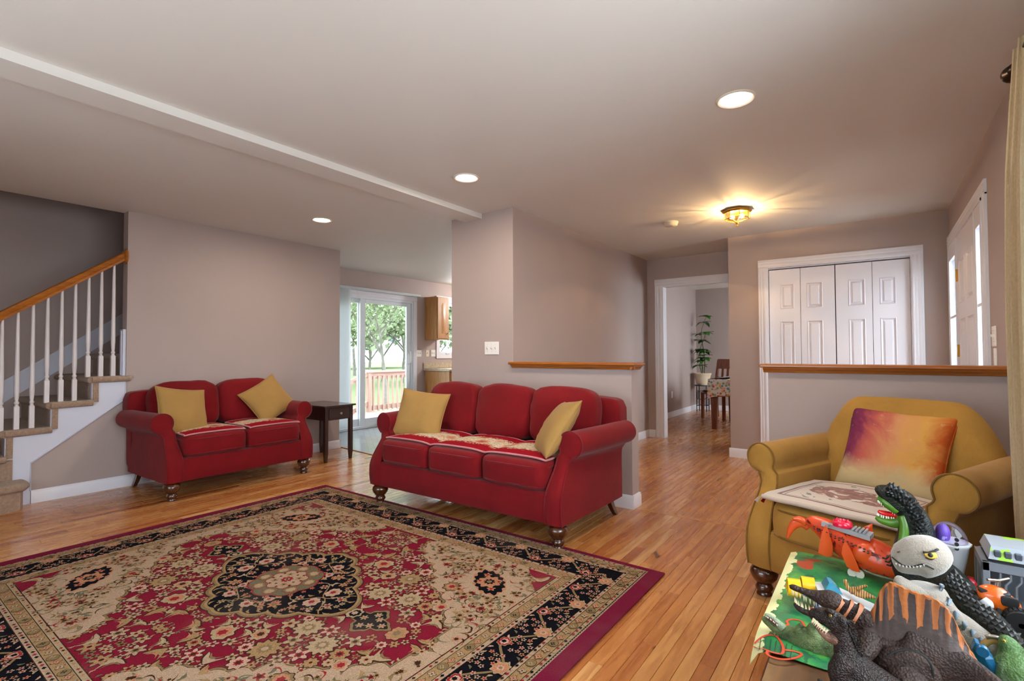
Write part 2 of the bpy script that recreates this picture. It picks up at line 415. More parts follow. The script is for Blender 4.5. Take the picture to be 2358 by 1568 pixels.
# casings: fluted profile boards
def casing_v(b, plane, fixed, a0, a1, z0, z1, s):
    """vertical casing; plane 'y': fixed y, spans x a0..a1, sticks out by s"""
    w = a1-a0; pr = [(0, 0), (0, .014), (.12*w, .017), (.2*w, .013), (.3*w, .016), (.42*w, .016), (.5*w, .012), (.62*w, .016), (.8*w, .016), (.88*w, .011), (w, .009), (w, 0)]
    if plane == 'y': b.prism([(a0+p, fixed+s*q) for p, q in pr], 'z', z0, z1)
    else: b.prism([(fixed+s*q, a0+p) for p, q in pr], 'z', z0, z1)
def casing_h(b, plane, fixed, a0, a1, z0, z1, s):
    w = z1-z0; pr = [(0, 0), (0, .009), (.12*w, .011), (.2*w, .016), (.38*w, .016), (.5*w, .012), (.58*w, .016), (.7*w, .016), (.8*w, .013), (.88*w, .017), (w, .014), (w, 0)]
    if plane == 'y': b.prism([(fixed+s*q, z0+p) for p, q in pr], 'x', a0, a1)
    else: b.prism([(fixed+s*q, z0+p) for p, q in pr], 'y', a0, a1)
# closet: casing, jamb, four bifold leaves
b = MB(); casing_v(b, 'y', YC, -1.03, -.945, 0, 2.06, -1); casing_v(b, 'y', YC, .275, .36, 0, 2.06, -1); casing_h(b, 'y', YC, -1.03, .36, 2.055, 2.145, -1)
b.box(-.957, -.935, YC-.005, YC+.11, 0, 2.055); b.box(.265, .287, YC-.005, YC+.11, 0, 2.055); b.box(-.935, .265, YC+.02, YC+.11, 2.045, 2.056)
struct(b.build('trim_closet_casing', M['trim'], smooth=30), 'white fluted casing around the closet')
b = MB(); b.box(-1.22, .53, 6.60, 6.66, 0, 2.4); struct(b.build('closet_shade_sheet', M['black']), 'black sheet standing for shade inside the closet')  # black sheet puts the closet's inner shade into colour
M['door'] = mat('white_door_paint', '#dcd9e0', .38)
def panel_face(b, x0, x1, z0, z1, y, s=-1, deep=.010):
    """raised panel set in a door face at plane y (front towards s)"""
    i = .018; k = .036
    def ring(d, o): return [(x0+d, y+s*o, z0+d), (x1-d, y+s*o, z0+d), (x1-d, y+s*o, z1-d), (x0+d, y+s*o, z1-d)]
    R = [ring(0, 0), ring(.006, .004), ring(i, -deep), ring(i+.004, -deep), ring(k, .001)]
    vs = [p for r in R for p in r]; fs = []
    for q in range(len(R)-1):
        for c in range(4): fs.append((q*4+c, q*4+(c+1) % 4, q*4+4+(c+1) % 4, q*4+4+c))
    fs.append((16, 17, 18, 19)); b.add(vs, fs)
def slab_with_panels(w, h, t, panels):
    """door leaf in local x 0..w, z 0..h, front at y=0, back at y=t, with holes filled by raised panels"""
    b = MB(); xs = sorted({0, w} | {p for q in panels for p in q[:2]}); zs = sorted({0, h} | {p for q in panels for p in q[2:]})
    for i in range(len(xs)-1):
        for j in range(len(zs)-1):
            cx, cz = (xs[i]+xs[i+1])/2, (zs[j]+zs[j+1])/2
            if any(p[0] < cx < p[1] and p[2] < cz < p[3] for p in panels): continue
            b.add([(xs[i], 0, zs[j]), (xs[i+1], 0, zs[j]), (xs[i+1], 0, zs[j+1]), (xs[i], 0, zs[j+1])], [(0, 1, 2, 3)])
    b.add([(0, 0, 0), (w, 0, 0), (w, 0, h), (0, 0, h), (0, t, 0), (w, t, 0), (w, t, h), (0, t, h)], [(7, 6, 5, 4), (0, 4, 5, 1), (1, 5, 6, 2), (2, 6, 7, 3), (3, 7, 4, 0)])
    return b
door = struct(thing('door_1', 'white four-leaf bifold closet doors with raised panels', 'door', (0, 0, 0)))
del door['category']
edges = [(-.930, -.640), (-.636, -.335), (-.327, -.029), (-.025, .262)]
for k, (x0, x1) in enumerate(edges):
    w = x1-x0; mx = .098 if k % 2 == 0 else .09
    a = (.105, w-.055) if k in (0, 2) else (.055, w-.105)
    P = [(a[0], a[1], 1.60, 1.86), (a[0], a[1], .86, 1.47), (a[0], a[1], .16, .74)]
    b = slab_with_panels(w, 2.02, .03, P)
    for p in P: panel_face(b, *p, 0)
    o = b.build('door_leaf', M['door'], door); o.location = (x0, YC+.035, .015)
# doorway to the dining room: casing and jamb
b = MB(); casing_v(b, 'y', YD, -2.465, -2.365, 0, 2.07, -1); casing_h(b, 'y', YD, -2.465, -1.34, 2.065, 2.155, -1)
b.box(-2.372, -2.352, YD-.006, YD+.126, 0, 2.065); b.box(-2.352, -1.34, YD-.006, YD+.126, 2.050, 2.066)
struct(b.build('trim_doorway_casing', M['trim'], smooth=30), 'white casing of the opening to the dining room')

# front door with sidelights on the right wall
b = MB(); casing_v(b, 'x', XR, DR[1], DR[1]+.085, 0, 2.10, -1); casing_v(b, 'x', XR, DR[0]-.085, DR[0], 0, 2.10, -1); casing_h(b, 'x', XR, DR[0]-.085, DR[1]+.085, 2.09, 2.18, -1)
for y0, y1 in ((DR[0], DR[0]+.02), (4.395, 4.425), (5.335, 5.365), (DR[1]-.02, DR[1])): b.box(XR-.021, XR+.12, y0, y1, 0, 2.09)
b.box(XR-.0215, XR+.12, DR[0], DR[1], 2.072, 2.11)
struct(b.build('trim_front_door_casing', M['trim'], smooth=30), 'white casing of the front door and sidelights')
fd = struct(thing('door_2', 'white six-panel front door with brass hinges', 'door')); del fd['category']
W_ = .905; P = [(.12, .40, 1.52, 1.86), (.505, .785, 1.52, 1.86), (.12, .40, .78, 1.40), (.505, .785, .78, 1.40), (.12, .40, .18, .66), (.505, .785, .18, .66)]
b = slab_with_panels(W_, 2.06, .04, P)
for p in P: panel_face(b, *p, 0)
lf = b.build('door_leaf', M['door'], fd); lf.location = (XR-.010, 5.333, .012); lf.rotation_euler = (0, 0, -PI/2)
for z in (1.72, 1.12, .25):
    h = MB(); h.box(XR-.013, XR-.008, 5.305, 5.365, z, z+.09, .001); h.lathe([(.006, z-.004), (.006, z+.094)], (XR-.016, 5.337, 0), 8); h.build('hinge', M['brass'], fd, smooth=40)
h = MB(); h.lathe([(.028, 0), (.028, .008), (.011, .012), (.011, .035), (.024, .042), (.030, .055), (.022, .068), (.0, .070)], (0, 0, 0), 14); hh = h.build('knob', M['brass'], fd, smooth=50)
hh.location = (XR-.010, 4.50, .98); hh.rotation_euler = (0, -PI/2, 0)
for k, (y0, y1) in enumerate(((DR[0]+.02, 4.395), (5.365, DR[1]-.02))):
    sl = struct(thing('window_sidelight', 'narrow white sidelight window %s the front door' % ('on the near side of' if k == 0 else 'on the far side of'), 'window')); del sl['category']
    s = MB(); xa, xb = XR-.018, XR+.04
    s.box(xa, xb, y0, y0+.035, 0, 2.075); s.box(xa, xb, y1-.055, y1, 0, 2.075); s.box(xa, xb, y0+.035, y1-.055, 1.94, 2.075); s.box(xa, xb, y0+.035, y1-.055, 0, .5)
    s.build('sidelight_frame', M['trim'], sl)
    s = MB()
    for z in (.98, 1.45): s.box(XR-.014, XR+.0, y0+.035, y1-.055, z-.009, z+.009)
    s.build('muntin', M['trim'], sl)
    s = MB(); s.box(XR-.008, XR-.004, y0+.03, y1-.05, .49, 1.95); s.build('pane', M['glass'], sl)

# window frames (living, the added one behind the camera, dining)
def plain_window(name, label, axis, fixed, a0, a1, z0, z1, s, panes):
    t = struct(thing(name, label, 'window')); del t['category']
    def bx(b, p0, p1, q0, q1, d0, d1):
        if axis == 'x': b.box(min(fixed+s*d0, fixed+s*d1), max(fixed+s*d0, fixed+s*d1), p0, p1, q0, q1)
        else: b.box(p0, p1, min(fixed+s*d0, fixed+s*d1), max(fixed+s*d0, fixed+s*d1), q0, q1)
    b = MB(); c = .07
    bx(b, a0-c, a0, z0-c, z1+c, 0, -.016); bx(b, a1, a1+c, z0-c, z1+c, 0, -.016); bx(b, a0, a1, z1, z1+c, 0, -.016); bx(b, a0, a1, z0-c, z0, 0, -.016)
    b.build('window_casing', M['trim'], t)
    n = panes; w = (a1-a0)/n
    for k in range(n):
        b = MB(); u0, u1 = a0+k*w, a0+(k+1)*w
        bx(b, u0, u0+.04, z0, z1, .03, .08); bx(b, u1-.04, u1, z0, z1, .03, .08); bx(b, u0+.04, u1-.04, z0, z0+.04, .03, .08); bx(b, u0+.04, u1-.04, z1-.04, z1, .03, .08)
        o = b.build('sash', M['vinyl'], t)
        g = MB(); bx(g, u0+.035, u1-.035, z0+.035, z1-.035, .053, .057); g.build('pane', M['glass'], o)
    return t
plain_window('window_1', 'white living room window beside the curtain', 'x', XR, RW[0], RW[1], RW[2], RW[3], 1, 3)
plain_window('window_added_back', 'added unseen white window in the back wall', 'y', YB, BW[0], BW[1], BW[2], BW[3], -1, 3)
plain_window('window_3', 'white dining room window', 'x', XR, DW[0], DW[1], DW[2], DW[3], 1, 2)
# ------------------------------------------------------------------ floors
random.seed(7)
floor = MB(); floor.box(XL-.2, XR+.12, YB-.12, 10.72, -.12, -.019)
M['gap'] = mat('dark_floor_gap', '#2c1408', .8)
floor = struct(floor.build('floor', M['gap']), 'honey oak strip floor')
RUG = (-3.96, -.93, .215, 2.645)
PW = .0572
def plank_geo(b, x0, x1, y0, y1, rnd, cols, top=0.0):
    g = .0005; c = .0011
    x0 += g; x1 -= g; y0 += g; y1 -= g
    z0, z1 = -.02, top
    vs = [(x0, y0, z0), (x1, y0, z0), (x1, y1, z0), (x0, y1, z0), (x0, y0, z1-c), (x1, y0, z1-c), (x1, y1, z1-c), (x0, y1, z1-c),
          (x0+c, y0+c, z1), (x1-c, y0+c, z1), (x1-c, y1-c, z1), (x0+c, y1-c, z1)]
    fs = [(0, 1, 5, 4), (1, 2, 6, 5), (2, 3, 7, 6), (3, 0, 4, 7), (4, 5, 9, 8), (5, 6, 10, 9), (6, 7, 11, 10), (7, 4, 8, 11), (8, 9, 10, 11)]
    b.add(vs, fs); cols += [rnd]*len(fs)
def finish_planks(o, cols):
    me = o.data; a = me.color_attributes.new('rnd', 'FLOAT_COLOR', 'CORNER')
    arr = np.ones((len(me.loops), 4), np.float32); i = 0
    for p, c in zip(me.polygons, cols):
        arr[p.loop_start:p.loop_start+p.loop_total, :3] = c
    a.data.foreach_set('color', arr.ravel())
def hidden_by_rug(x0, x1, y0, y1): return x0 > RUG[0]+.05 and x1 < RUG[1]-.05 and y0 > RUG[2]+.05 and y1 < RUG[3]-.05
planks = []
def rows(xa, xb, ya, yb, lens):
    x = xa
    while x < xb-.004:
        x1 = min(x+PW, xb); y = ya-random.uniform(0, .8)
        while y < yb:
            L = random.choice(lens); y1 = y+L
            p0, p1 = max(y, ya), min(y1, yb)
            if p1-p0 > .02: planks.append((x, x1, p0, p1))
            y = y1
        x = x1
rows(-4.62, XR, YB, 3.60, (.32, .45, .55, .7, .85, 1.0, 1.2))      # living room
rows(XL, -4.62, YB, 3.82, (.32, .45, .55, .7, .85, 1.0, 1.2))
def px_area(p):
    x0, x1, y0, y1 = p; cx, cy = (x0+x1)/2, (y0+y1)/2
    cs = []
    for (x, y) in ((x0, max(y0, 0)), (x1, max(y0, 0)), (x1, y1), (x0, y1)):
        d = Vector((x, y, -CAMH)); w = d.dot(_f)
        if w < .3: return 0
        cs.append((1179+FPX*d.dot(_r)/w, 784-FPX*d.dot(_u)/w))
    mx, my = sum(c[0] for c in cs)/4, sum(c[1] for c in cs)/4
    if not (-200 < mx < 2500 and my < 1750): return 0
    if hidden_by_rug(*p): return 0
    if mx > 1780 and my > 1330: return 0
    return abs(sum(cs[i][0]*cs[(i+1) % 4][1]-cs[(i+1) % 4][0]*cs[i][1] for i in range(4)))/2
scored = sorted(planks, key=px_area, reverse=True)
def rcol():
    return (min(1, max(0, random.gauss(.56, .24))), random.random(), random.random())
for p in scored[:300]:
    b = MB(); cols = []; plank_geo(b, *p, rcol(), cols); o = b.build('plank', M['floor'], floor); finish_planks(o, cols)
rest = scored[300:]
planks = []
rows(-2.575, XR, 3.645, 10.6, (.45, .7, .9, 1.2))                   # hall and dining room
rows(-3.0, -2.575, 6.9, 10.6, (.45, .7, .9, 1.2))
b = MB(); cols = []
for p in rest: plank_geo(b, *p, rcol(), cols)
for p in planks:
    c = rcol(); plank_geo(b, *p, (c[0]*.45+.30, c[1], c[2]), cols)
o = b.build('plank_field', M['floor'], floor, kind='stuff'); finish_planks(o, cols)
b = MB(); cols = []; y0 = 3.60
plank_geo(b, XW-.6, XR, 3.60, 3.645, (.55, .2, .7), cols, .001); o = b.build('header_strip', M['floor'], floor); finish_planks(o, cols)

# kitchen floor: grey vinyl laid in an angled parquet pattern
def vinyl():
    t = NT('grey_vinyl_parquet'); v = t.coord(rot=(0, 0, .62))
    w1 = t.n('TexBrick'); t.l(v, w1.inputs['Vector']); w1.inputs['Scale'].default_value = 3.2; w1.inputs['Mortar Size'].default_value = .012
    w1.inputs['Brick Width'].default_value = 1.0; w1.inputs['Row Height'].default_value = .25
    w1.inputs['Color1'].default_value = hexc('#8f9498'); w1.inputs['Color2'].default_value = hexc('#747b80'); w1.inputs['Mortar'].default_value = hexc('#5f666b')
    f = t.noise(t.coord(), 6, 4); t.set(Base_Color=t.mix(t.math('MULTIPLY', f, .4), w1.outputs[0], hexc('#a3a5a4')), Roughness=.28, Coat_Weight=.3)
    return t.m
M['vinyl_floor'] = vinyl()
b = MB(); b.box(XK-.12, -3.30, 3.60, 8.62, -.12, -.004); b.box(XL, -3.30, 3.575, 3.60, -.12, -.02)
kf = struct(b.build('floor_kitchen', M['vinyl_floor']), 'grey patterned vinyl kitchen floor')
b = MB(); p0, p1 = Vector((-5.40, 3.86)), Vector((-3.25, 3.60)); d = (p1-p0).normalized(); n_ = Vector((-d.y, d.x))*.012
b.prism([tuple(p0-n_), tuple(p1-n_), tuple(p1+n_), tuple(p0+n_)], 'z', -.02, .008)
struct(b.build('trim_threshold', M['oak_x']), 'thin oak threshold strip at the kitchen floor')
b = MB(); b.box(XK-.2, XL-.11, YB-.1, 3.71, -.12, -.01); struct(b.build('floor_stairwell', M['carpet']))
# ------------------------------------------------------------------ stairs
st = thing('stairs', 'carpeted staircase with white stringer climbing beside the loveseat wall', 'stairs'); st['kind'] = 'structure'; del st['category']
def tread(k, yf, depth, open_end):
    """carpet over one step: body, and on the open side a thin wrap over tread edge and riser"""
    z = .195*k; n = 6; b = MB(); x1 = XL-.02 if open_end else XL-.115
    nose = [(yf+.01, z)]+[(yf-.008+.028*math.cos(PI/2+PI*i/n), z-.028+.028*math.sin(PI/2+PI*i/n)) for i in range(n+1)]+[(yf+.002, z-.056)]
    b.prism([(yf+depth, z)]+nose+[(yf+.002, z-.20), (yf+depth, z-.20)], 'x', -6.38, x1)
    if open_end:
        end = min(yf+.262, 1.655)
        b.prism([(end, z)]+nose+[(end, z-.050)], 'x', x1, XL+.022); b.tube([(XL+.022, end, z-.025), (XL+.022, yf-.006, z-.027)], .025, 10)
        b.prism([(yf+.002, z-.05), (yf+.040, z-.05), (yf+.040, z-.215), (yf+.002, z-.215)], 'x', x1, XL+.024)
    return b
for k in range(2, 12):
    yf = .871+.26*(k-3)
    b = tread(k, yf, .27 if k < 11 else .6, k <= 5)
    if k == 2: b.box(XL-.02, XL+.024, yf, .911, .19, .36)
    b.build('carpeted_tread', M['carpet'], st, smooth=50)
b = MB()                                       # wide starter step with a rounded end
pl = [(-6.38, .30), (-5.27, .30)]+[(-5.27+.115*math.sin(a), .545-.245*math.cos(a)) for a in [i*PI/16 for i in range(1, 16)]]
pl = [(-6.38, .30), (-5.30, .30), (-5.22, .33), (-5.19, .42), (-5.19, .86), (-5.21, .93), (-5.27, .955), (-5.36, .955), (-5.36, .9), (-6.38, .9)]
b.prism(pl, 'z', 0, .16)
def grow(p, d): return [(x+(d if x > -6 else 0), y+(d if y > .6 else -d)) for x, y in p]
rg = []
for i in range(9):
    a = -PI/2+PI*i/8; d = .032*math.cos(a); z = .172+.034*math.sin(a); rg.append([(x, y, z) for x, y in grow(pl, d)])
b.rings(rg)
b.build('starter_step', M['carpet'], st, smooth=50)
b = MB()
poly = [(1.632, .955), (1.388, .955), (1.388, .76), (1.128, .76), (1.128, .565), (.868, .565), (.868, 0), (1.015, 0), (1.015, .315), (1.620, .765)]
b.prism(poly, 'x', XL-.02, XL+.012)
b.build('stringer', M['stringer'], st)
b = MB(); b.tube([(XL+.012, 1.015, .10), (XL+.012, 1.015, .315), (XL+.012, 1.622, .768), (XL+.012, 1.622, .955)], .006, 6); b.build('stringer_bead', M['stringer'], st, smooth=60)
b = MB(); b.prism([(.3, .20), (3.6, 2.66), (3.6, 2.86), (.3, .40)], 'x', -6.385, -6.365); b.build('wall_skirt', M['stringer'], st)
b = MB(); b.box(XL-.10, XL-.012, 1.606, 1.631, .96, 1.385, .003); b.box(XL-.055, XL-.04, 1.600, 1.607, .98, 1.37); b.build('end_skirt', M['stringer'], st)
rail = thing('stair_railing', 'honey oak handrail on white turned balusters beside the stairs', 'railing', (-5.42, 0, 0))
def railz(y): return 1.457+.7415*(y-.834)
b = MB(); sec = [(-.030, -.040), (.030, -.040), (.034, -.020), (.026, -.006), (.031, .012), (.026, .030), (.012, .040), (-.012, .040), (-.026, .030), (-.031, .012), (-.026, -.006), (-.034, -.020)]
rings = [[(x, y, railz(y)+z) for x, z in sec] for y in (.30, 1.0, 1.615)]
b.rings(rings); b.build('handrail', M['oak_y'], rail, smooth=35)
b = MB(); b.lathe([(.066, 1.628), (.066, 1.618), (.058, 1.610), (.050, 1.606), (.0, 1.605)], (0, 0, railz(1.615)), 24, 'y'); b.build('rosette', M['oak_y'], rail, smooth=40)
def baluster(zb, zt):
    b = MB(); s = .016; b.box(-s, s, -s, s, zb, zb+.18, .002)
    h = zt-zb
    prof = [(.015, zb+.18), (.010, zb+.195), (.0155, zb+.205), (.0155, zb+.213), (.010, zb+.222), (.013, zb+.24), (.0165, zb+.30), (.0155, zb+.40), (.011, zt-.08), (.0095, zt)]
    b.lathe(prof, (0, 0, 0), 12); return b
M['baluster'] = mat('white_baluster_paint', '#cfc6c4', .4)
for tz, ys in ((.585, (.848, .935, 1.022)), (.78, (1.108, 1.195, 1.281)), (.975, (1.368, 1.455, 1.541)), (.39, (.762, .675))):
    for y in ys:
        o = baluster(tz-.005, railz(y)-.036).build('baluster', M['baluster'], rail, smooth=40); o.location = (0, y, 0)

# ------------------------------------------------------------------ ceiling fixtures
M['lens'] = mat('glowing_lens', '#ffffff', .5, emit=((1, .90, .74, 1), 14.0))
M['ring'] = mat('white_light_trim', '#d9cdbd', .45)
def downlight(x, y, label):
    t = thing('recessed_light', label, 'light', (x, y, CEIL), group='recessed ceiling lights')
    b = MB(); b.lathe([(.094, 0), (.094, -.004), (.086, -.008), (.074, -.003), (.072, .0)], (0, 0, 0), 40); b.build('trim_ring', M['ring'], t, smooth=40)
    b = MB(); b.lathe([(.0715, -.001), (.0715, -.0045), (.03, -.006), (0, -.006)], (0, 0, 0), 32); b.build('lens', M['lens'], t, smooth=60)
    d = bpy.data.lights.new('recessed_lamp', 'AREA'); d.shape = 'DISK'; d.size = .13; d.energy = 16; d.color = (1, .87, .70)
    o = bpy.data.objects.new('recessed_lamp', d); COL.objects.link(o); o.location = (0, 0, -.012); o.parent = t
downlight(-.557, 2.71, 'recessed ceiling light nearest the front door')
downlight(-2.405, 2.77, 'recessed ceiling light over the red sofa beside the beam')
downlight(-4.279, 2.83, 'recessed ceiling light over the loveseat, beyond the beam')
t = thing('flush_ceiling_light', 'octagonal brass and glass flush light on the hall ceiling', 'light', (-1.0, 4.85, CEIL))
M['fixture_glass'] = glass_mat('bevelled_glass', '#fff0cc', .3, .12)
def octo(r, z, a=PI/8): return [(r*math.cos(a+2*PI*k/8), r*math.sin(a+2*PI*k/8), z) for k in range(8)]
b = MB(); b.rings([octo(.118, -.002), octo(.125, -.010), octo(.125, -.017), octo(.110, -.030)]); b.build('brass_plate', M['brass'], t, smooth=30)
R1, R2, Z1, Z2, Z3 = .106, .102, -.030, -.082, -.116
o1, o2 = octo(R1, Z1), octo(R2, Z2); ap = (0, 0, Z3)
b = MB()
for k in range(8): b.tube([o1[k], o2[k]], .0035, 6); b.tube([o2[k], ap], .0035, 6); b.tube([o2[k], o2[(k+1) % 8]], .0038, 6)
b.build('brass_frame', M['brass'], t, smooth=60)
for k in range(8):
    b = MB(); b.add([o1[k], o1[(k+1) % 8], o2[(k+1) % 8], o2[k]], [(0, 1, 2, 3)]); b.build('side_pane', M['fixture_glass'], t)
    b = MB(); b.add([o2[k], o2[(k+1) % 8], ap], [(0, 1, 2)]); b.build('bottom_pane', M['fixture_glass'], t)
b = MB(); b.lathe([(0, Z3-.034), (.006, Z3-.032), (.008, Z3-.024), (.005, Z3-.016), (.013, Z3-.010), (.013, Z3-.002), (.004, Z3+.006)], (0, 0, 0), 12); b.build('finial', M['brass'], t, smooth=60)
M['bulb'] = mat('warm_bulb', '#ffffff', .5, emit=((1, .74, .40, 1), 120.0))
for dx in (-.04, .04):
    b = MB(); b.ball((dx, 0, -.060), (.022, .018, .018), 12); b.build('bulb', M['bulb'], t, smooth=180)
    d = bpy.data.lights.new('bulb_lamp', 'POINT'); d.energy = 22; d.color = (1, .74, .47); d.shadow_soft_size = .006
    o = bpy.data.objects.new('bulb_lamp', d); COL.objects.link(o); o.location = (dx, 0, -.082); o.parent = t
t = thing('smoke_detector', 'round cream smoke detector on the hall ceiling', 'detector', (-1.62, 4.92, CEIL))
M['cream'] = mat('cream_plastic', '#d9ccb4', .45)
b = MB(); b.lathe([(.070, 0), (.070, -.012), (.066, -.016), (.060, -.036), (.052, -.042), (0, -.042)], (0, 0, 0), 32); b.build('housing', M['cream'], t, smooth=40)
b = MB(); b.lathe([(.012, -.041), (.012, -.045), (0, -.045)], (.02, -.02, 0), 14); b.build('test_button', M['cream'], t, smooth=40)

# ------------------------------------------------------------------ switch plates
def plate(name, label, loc, rz, w, h, kind, group=None):
    """plate in local x-z plane facing -y"""
    t = thing(name, label, 'switch' if kind != 'outlet' else 'outlet', loc, rz, group)
    b = MB(); b.box(-w/2, w/2, -.006, 0, -h/2, h/2, .002); b.build('cover_plate', M['white_plastic'], t)
    n = {'triple': 3, 'double': 2, 'outlet': 1, 'single': 1}[kind]
    for i in range(n):
        x = (i-(n-1)/2)*.046; b = MB()
        if kind == 'outlet':
            for z in (-.02, .02): b = MB(); b.box(x-.014, x+.014, -.0085, -.004, z-.013, z+.013, .002); b.build('socket', M['white_plastic'], t)
        else:
            b.add([(x-.005, -.006, -.011), (x+.005, -.006, -.011), (x+.005, -.006, .011), (x-.005, -.006, .011), (x-.004, -.018, .004), (x+.004, -.018, .004), (x+.004, -.018, .011), (x-.004, -.018, .011)],
                  [(0, 1, 5, 4), (1, 2, 6, 5), (2, 3, 7, 6), (3, 0, 4, 7), (4, 5, 6, 7)])
            b.build('toggle', M['white_plastic'], t)
            for z in (-.031, .031): b = MB(); b.lathe([(.0028, -.0072), (.0028, -.0055)], (x, 0, z), 8, 'y'); b.build('screw', M['nickel'], t)
    return t
plate('light_switch', 'white triple light switch on the wall between sofa and kitchen', (-2.812, YH, 1.205), 0, .162, .115, 'triple')
plate('light_switch', 'white double switch plate above the other beside the front door', (XR, 3.90, 1.245), -PI/2, .115, .115, 'double', 'plates by the front door')
plate('wall_outlet', 'white outlet plate below the switch beside the front door', (XR, 3.88, 1.12), -PI/2, .075, .115, 'outlet', 'plates by the front door')
plate('light_switch', 'white double switch plate nearest the sliding door in the kitchen', (XK, 6.20, 1.16), PI/2, .115, .12, 'double', 'kitchen plates')
M['almond'] = M['cream']
o = plate('light_switch', 'cream single plate between the two white plates in the kitchen', (XK, 6.40, 1.16), PI/2, .075, .12, 'single', 'kitchen plates')
o.children[0].data.materials[0] = M['cream']
plate('wall_outlet', 'white double plate nearest the kitchen window', (XK, 6.545, 1.16), PI/2, .115, .12, 'double', 'kitchen plates')
plate('wall_outlet', 'white outlet low on the dining room wall', (-3.0, 9.05, .40), PI/2, .075, .115, 'outlet')

# ------------------------------------------------------------------ kitchen: sliding door, blinds, cabinets, window
sd = struct(thing('door_3', 'white sliding glass door to the deck', 'door')); del sd['category']
b = MB(); y0, y1 = SD[0], SD[1]
casing_v(b, 'x', XK, y1, y1+.085, 0, 2.06, 1); casing_v(b, 'x', XK, y0-.085, y0, 0, 2.06, 1); casing_h(b, 'x', XK, y0-.085, y1+.085, 2.05, 2.135, 1)
b.build('door_casing', M['trim'], sd, smooth=30)
b = MB(); b.box(XK-.12, XK, y1-.03, y1, 0, 2.05); b.box(XK-.12, XK, y0, y0+.03, 0, 2.05); b.box(XK-.12, XK-.001, y0+.03, y1-.03, 2.015, 2.05); b.box(XK-.119, XK+.03, y0, y1, 0, .035)
b.build('door_frame', M['vinyl'], sd)
def sash(a0, a1, xa, xb, side, top=.06, bot=.11):
    b = MB(); b.box(xa, xb, a0, a0+side, .035, 2.015, .003); b.box(xa, xb, a1-side, a1, .035, 2.015, .003); b.box(xa, xb, a0+side, a1-side, 2.015-top, 2.015, .003); b.box(xa, xb, a0+side, a1-side, .035, .035+bot, .003)
    o = b.build('sash', M['vinyl'], sd); g = MB(); g.box((xa+xb)/2-.003, (xa+xb)/2+.003, a0+side-.005, a1-side+.005, .14, 1.96); g.build('pane', M['glass'], o); return o
sash(y0+.03, 5.06, XK-.10, XK-.062, .085)
o = sash(4.98, y1-.03, XK-.058, XK-.02, .095)
b = MB(); b.tube([(XK-.02, 5.985, .98), (XK+.018, 5.985, 1.0), (XK+.026, 5.985, 1.09), (XK+.018, 5.985, 1.18), (XK-.02, 5.985, 1.20)], .010, 8); b.build('handle', M['white_plastic'], o, smooth=60)
def vane_mat():
    t = NT('white_vane'); t.set(Base_Color=hexc('#dfe3e4'), Roughness=.5); tl = t.n('BsdfTranslucent'); tl.inputs[0].default_value = hexc('#e4e8ea'); mx = t.n('MixShader'); mx.inputs[0].default_value = .35
    t.l(t.b.outputs[0], mx.inputs[1]); t.l(tl.outputs[0], mx.inputs[2]); t.l(mx.outputs[0], t.out.inputs[0]); return t.m
M['blind'] = vane_mat()
t = thing('vertical_blinds', 'white vertical blinds drawn to the side of the sliding door', 'blinds', (XK, 4.0, 0))
b = MB(); b.box(.015, .075, 0, 2.18, 2.135, 2.175, .004); b.build('head_rail', M['blind'], t)
b = MB(); b.tube([(.09, .83, 2.13), (.09, .835, 1.28)], .004, 6); b.build('wand', M['white_plastic'], t)
for k in range(9):
    y = .46+.030*k; b = MB(); n = 5; ang = .42
    pts = [(.06+.042*math.cos(ang)*(i/4*2-1)*1.0, y+.042*math.sin(ang)*(i/4*2-1)+.005*math.cos((i/4-.5)*PI)) for i in range(n)]
    vs = [(p[0], p[1], z) for z in (.05, 2.13) for p in pts]
    b.add(vs, [(i, i+1, n+i+1, n+i) for i in range(n-1)]); b.build('vane', M['blind'], t, smooth=180)
# wall cabinet
t = thing('wall_cabinet', 'honey oak kitchen wall cabinet with arched door panel', 'cabinet', (XK, 6.34, 1.395))
b = MB(); b.box(0, .29, 0, .30, 0, .755, .002); b.build('carcass', M['oak_z'], t)
def arch_door(w, h, arch=True):
    """door leaf: local y 0..w, z 0..h, front at +x"""
    b = MB(); b.box(0, .018, 0, w, 0, h, .003); i = .055; R = []
    for d, o in ((0, .018), (.006, .012), (.02, .012), (.04, .021)):
        l = [(o, i+d, i+d), (o, w-i-d, i+d)]
        for k in range(9):
            s = k/8; yy = w-i-d-(w-2*i-2*d)*s; zz = h-i-d-(.045*(1-math.sin(PI*s)) if arch else 0)
            l.append((o, yy, zz))
        R.append(l)
    n = len(R[0]); vs = [p for r in R for p in r]; fs = [(q*n+c, q*n+(c+1) % n, q*n+n+(c+1) % n, q*n+n+c) for q in range(3) for c in range(n)]
    fs.append(tuple(3*n+c for c in range(n))); b.add(vs, fs); return b
o = arch_door(.28, .72).build('door', M['oak_z'], t, smooth=25); o.location = (.292, .01, .018)
b = MB(); b.lathe([(.006, 0), (.006, .012), (.013, .018), (.012, .026), (0, .029)], (0, 0, 0), 12, 'x'); k = b.build('knob', M['nickel'], o, smooth=50); k.location = (.018, .255, .10)
